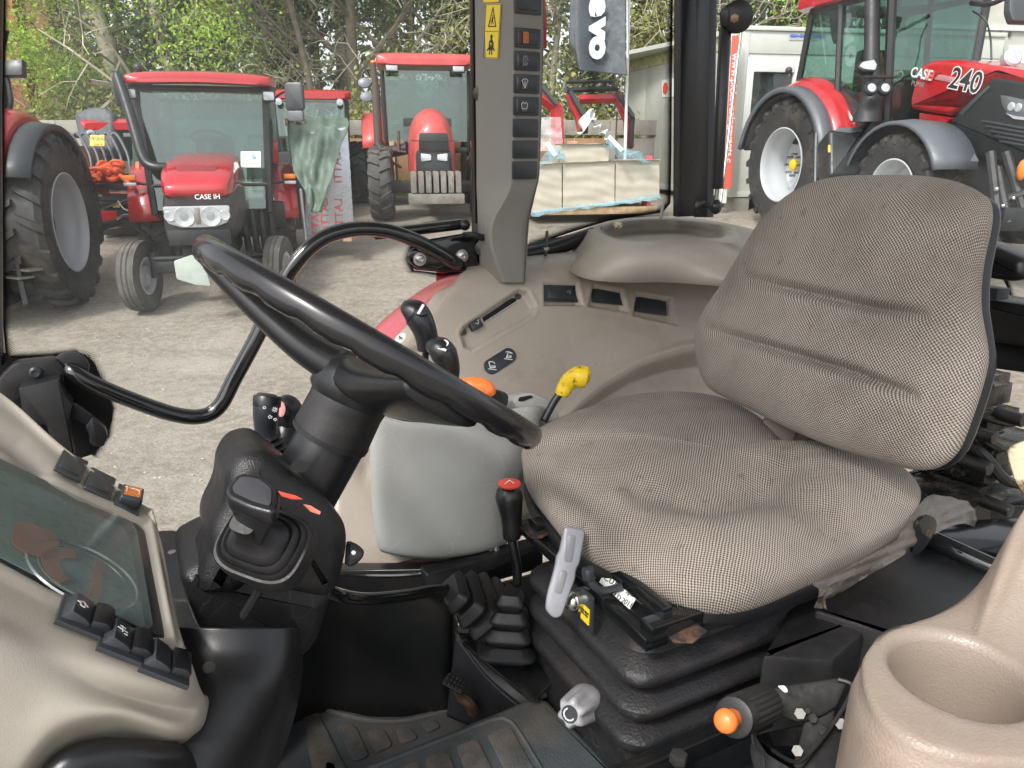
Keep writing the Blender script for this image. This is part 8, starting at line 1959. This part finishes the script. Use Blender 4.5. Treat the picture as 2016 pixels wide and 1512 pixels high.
# ================================================================ TREES
def tree_mesh(seed, H, r0, levels, leafn, leaf_size, leafm, barkm, spread=.55, droop=0.0, ivy=0, lean=0.0, twigs=True):
    rg = random.Random(seed); m = M(); tips = []; segs = []
    def grow(p, d, L, r, lv):
        n = 4 if lv < 2 else 3; pts = [p]; rr = [r]; q = p.copy(); dd_ = d.copy()
        for i in range(n):
            dd_ = unit(dd_ + np.array([rg.uniform(-1, 1), rg.uniform(-1, 1), rg.uniform(-.6, .8) - droop * lv * .3]) * (.10 + .09 * lv))
            q = q + dd_ * L / n; pts.append(q.copy()); rr.append(r * (1 - .55 * (i + 1) / n))
        m.tube(pts, rr, 7 if lv == 0 else (5 if lv == 1 else 3), caps=False)
        segs.append((pts, lv))
        if lv >= levels: tips.extend(pts[1:]); return
        if lv >= levels - 1: tips.extend(pts[2:])
        nb = rg.randint(4, 6) if lv == 0 else rg.randint(3, 4)
        for k in range(nb):
            t = rg.uniform(.35 if lv == 0 else .2, 1.0); i = min(n - 1, int(t * n)); base_ = pts[i] + (pts[i + 1] - pts[i]) * (t * n - i)
            a = rg.uniform(0, 2 * math.pi); side = unit(np.cross(dd_, [math.cos(a), math.sin(a), .3]))
            nd_ = unit(dd_ * (1 - spread) + side * spread + np.array([0, 0, .12 - droop * .25]))
            grow(base_, nd_, L * rg.uniform(.50, .72), max(.014 if barkm is bark_pale else .008, r * (1 - .5 * t) * rg.uniform(.42, .6)), lv + 1)
    grow(np.array([0, 0, 0.0]), unit(np.array([lean, 0, 1.0])), H * .55, r0, 0)
    tips_a = np.array(tips); g = np.random.default_rng(seed)
    k = g.integers(0, len(tips_a), leafn)
    c = tips_a[k] + g.normal(0, 1, (leafn, 3)) * np.array([.32, .32, .22]) * (H / 9)
    if ivy:
        tr = np.array([p for pts, lv in segs if lv == 0 for p in pts]); 
        t = g.random(ivy) * (len(tr) - 1.001); i = t.astype(int); f = (t - i)[:, None]
        c2 = tr[i] * (1 - f) + tr[i + 1] * f + g.normal(0, 1, (ivy, 3)) * np.array([.22, .22, .1]) * (1 + r0)
        c = np.concatenate([c, c2])
    return m, c, g
def leaf_obj(name, c, size, lm, parent, g):
    n = len(c); a = g.normal(0, 1, (n, 3)); a /= np.linalg.norm(a, axis=1, keepdims=True); b = g.normal(0, 1, (n, 3)); b = np.cross(a, b); b /= np.linalg.norm(b, axis=1, keepdims=True)
    s = size * g.uniform(.6, 1.4, (n, 1)); V = np.stack([c - a * s, c + b * s * .55, c + a * s, c - b * s * .55], axis=1).reshape(-1, 3)
    me = bpy.data.meshes.new(name); me.vertices.add(4 * n); me.vertices.foreach_set('co', V.astype(np.float32).ravel())
    me.loops.add(4 * n); me.loops.foreach_set('vertex_index', np.arange(4 * n, dtype=np.int32)); me.polygons.add(n)
    me.polygons.foreach_set('loop_start', np.arange(0, 4 * n, 4, dtype=np.int32)); me.update(calc_edges=True); me.materials.append(lm)
    o = bpy.data.objects.new(name, me); link(o, parent); return o
def plant(base, seed, H, r0, levels, leafn, ls, lm, bm_, label, name='tree', crown_first=True, **kw):
    x, y = base; z = gz(x, y); t = thing(name, label, 'tree', (x, y, z - .1), 'trees beyond the concrete wall')
    m, c, g = tree_mesh(seed, H, r0, levels, leafn, ls, lm, bm_, **kw)
    o_ = np.array([x, y, z - .1]); m.v = [tuple(np.array(v) + o_) for v in m.v]
    ca = c + o_
    tr = m.obj('trunk', bm_, t, smooth=60)
    leaf_obj('crown', ca, ls, lm, t, g)
    return t
px2x = lambda px, Y: (px - 1008) / FPX * Y * .93
trees = [
 # px, Y, H, r, levels, leaves, size, leafmat, bark, label, kw
 (130, 19.3, 5.5, .07, 4, 1800, .045, leaf_spring, bark, 'slender fresh green tree in front of the brick building', dict(spread=.6)),
 (232, 19.4, 6.4, .10, 4, 11000, .046, leaf_spring, bark, 'bright green leafy tree right of the brick building', dict(spread=.6, droop=.2)),
 (262, 21.5, 9, .16, 4, 9000, .05, leaf_olive, bark, 'mossy tree with hanging olive green twigs behind the left tractor', dict(spread=.6)),
 (275, 19.8, 9.5, .34, 4, 1600, .05, leaf_spring, bark_pale, 'thick leaning bare trunk with pale tangled branches above the front tractor', dict(spread=.72, droop=.5, lean=-.12)),
 (345, 20.6, 9.5, .26, 4, 1500, .05, leaf_olive, bark_pale, 'dark bare trunk with pale drooping twigs above the red cab roof', dict(spread=.75, droop=.6, lean=.06)),
 (440, 22.5, 11, .22, 4, 6000, .07, leaf_ivy, bark, 'ivy covered tree with pale branches behind the front cab', dict(spread=.6, ivy=9000)),
 (545, 22.0, 11, .20, 4, 8000, .07, leaf_ivy, bark, 'dark ivy clad tree left of the bright green one', dict(spread=.6, ivy=9000)),
 (620, 19.6, 9, .13, 4, 18000, .045, leaf_spring, bark, 'bright spring green tree above the tarpaulin stack', dict(spread=.58)),
 (700, 21.0, 10, .24, 4, 12000, .046, leaf_spring, bark, 'tall brown trunk with yellow green leaves left of the orange beacon', dict(spread=.6)),
 (800, 22.0, 11, .18, 4, 7000, .06, leaf_olive, bark_pale, 'pale branched olive green tree above the old tractor roof', dict(spread=.6, ivy=4000)),
 (900, 23.5, 12, .20, 4, 6000, .07, leaf_ivy, bark, 'dark green tree just left of the taupe pillar', dict(spread=.6, ivy=8000)),
 (1090, 21.0, 9, .14, 4, 6000, .06, leaf_olive, bark_pale, 'olive green tree behind the flag', dict(spread=.66, droop=.4)),
 (1160, 22.5, 12, .24, 4, 6000, .07, leaf_ivy, bark, 'dark tree behind the loader arms', dict(spread=.6, ivy=7000)),
 (1275, 21.5, 12, .26, 4, 6000, .06, leaf_olive, bark, 'brown trunk right of the white flag pole above the container', dict(spread=.6, ivy=3500)),
 (1315, 20.4, 9, .07, 4, 2500, .05, leaf_spring, bark_pale, 'thin pale slanting tree against the black rear pillar', dict(spread=.5, lean=.12)),
 (1480, 23.0, 10, .20, 4, 8000, .06, leaf_olive, bark, 'olive tree above the office container roof', dict(spread=.6, ivy=4000)),
 (1590, 22.2, 10, .20, 4, 8000, .06, leaf_ivy, bark_pale, 'dark green tree behind the cab of the 240 tractor', dict(spread=.62, ivy=4000)),
 (1790, 25, 12, .22, 3, 5000, .09, leaf_ivy, bark, 'dark tree behind the white works building', dict(spread=.6)),
]
for i, (px_, Y, H, r, lv, ln, ls, lm, bm_, lab, kw) in enumerate(trees):
    plant((px2x(px_, Y), Y), 40 + i, H, r, lv, ln, ls, lm, bm_, lab, **kw)
# far wood: loose mass of leaves and stems
g = np.random.default_rng(77); n = 60000
X = g.uniform(-34, 34, n); Yv = g.uniform(26, 34, n); Z = 1 + 13 * g.random(n) ** .9
dens = np.sin(X * .9 + 2 * np.sin(Z * .6)) + np.sin(Z * 1.3 + X * .5) + .8 * g.random(n); keep = dens > -.35
c = np.stack([X, Yv, Z], 1)[keep]
leaf_obj('far_wood', c[: len(c) // 2], .17, leaf_ivy, None, g)['kind'] = 'stuff'
leaf_obj('far_wood', c[len(c) // 2:], .15, leaf_olive, None, g)['kind'] = 'stuff'
m = M(); rs9 = random.Random(12)
for k in range(70):
    x = rs9.uniform(-30, 30); y = rs9.uniform(25, 31); m.tube([(x, y, 1), (x + rs9.uniform(-.5, .5), y, 6), (x + rs9.uniform(-1, 1), y, 13)], [rs9.uniform(.08, .22), .12, .05], 5)
m.obj('far_trunks', bark, None, smooth=60, kind='stuff')
# tangle of thin bare twigs between the trees
m = M(); rs9 = random.Random(31)
for k in range(900):
    x = rs9.uniform(-17, 10); y = rs9.uniform(19.5, 24); z = 1.2 + rs9.uniform(.4, 6.5); a = rs9.uniform(0, 6.28); L_ = rs9.uniform(.6, 2.2); dx_, dz_ = math.cos(a) * L_, abs(math.sin(a)) * L_ * .6 - .2
    m.tube([(x, y, z), (x + dx_ * .35 + rs9.uniform(-.15, .15), y, z + dz_ * .6 + .12), (x + dx_ * .7, y + rs9.uniform(-.2, .2), z + dz_ * .9), (x + dx_, y, z + dz_ * .8 - rs9.uniform(0, .4))], [.016, .013, .009, .005], 3, caps=False)
m.obj('bare_twigs', bark_pale, None, smooth=60, kind='stuff')
# undergrowth and moss on top of the wall
g = np.random.default_rng(5); n = 26000
X = g.uniform(-15, 6, n); Yv = 18.2 + abs(g.normal(0, .7, n)); Z = zt - .5 + abs(g.normal(0, .55, n)) * (1 + .6 * np.sin(X * 1.7))
leaf_obj('undergrowth', np.stack([X, Yv, Z], 1), .06, leaf_olive, None, g)['kind'] = 'stuff'
n = 5000; X = g.uniform(-3.6, -.4, n); leaf_obj('weeds', np.stack([X, 17.2 + g.normal(0, .2, n), gz(0, 17) + abs(g.normal(0, .12, n))], 1), .04, leaf_spring, None, g)['kind'] = 'stuff'
# loose stones on the yard
m = M(); rs4 = random.Random(21)
for k in range(700):
    y = 3.2 + rs4.random() ** 1.4 * 10; x = rs4.uniform(-.62, .35) * y; s = rs4.uniform(.004, .013); z = gz(x, y)
    m.ball((x, y, z + s * .2), s, 6, (1, rs4.uniform(.6, 1), .5))
m.obj('loose_stones', mat('pale_stone', (.45, .43, .39), .85, var=.3, vs=4), None, smooth=40, kind='stuff')
# ---- bookkeeping: every Blender object that is a child is a part; nothing else to do
bpy.context.view_layer.update()
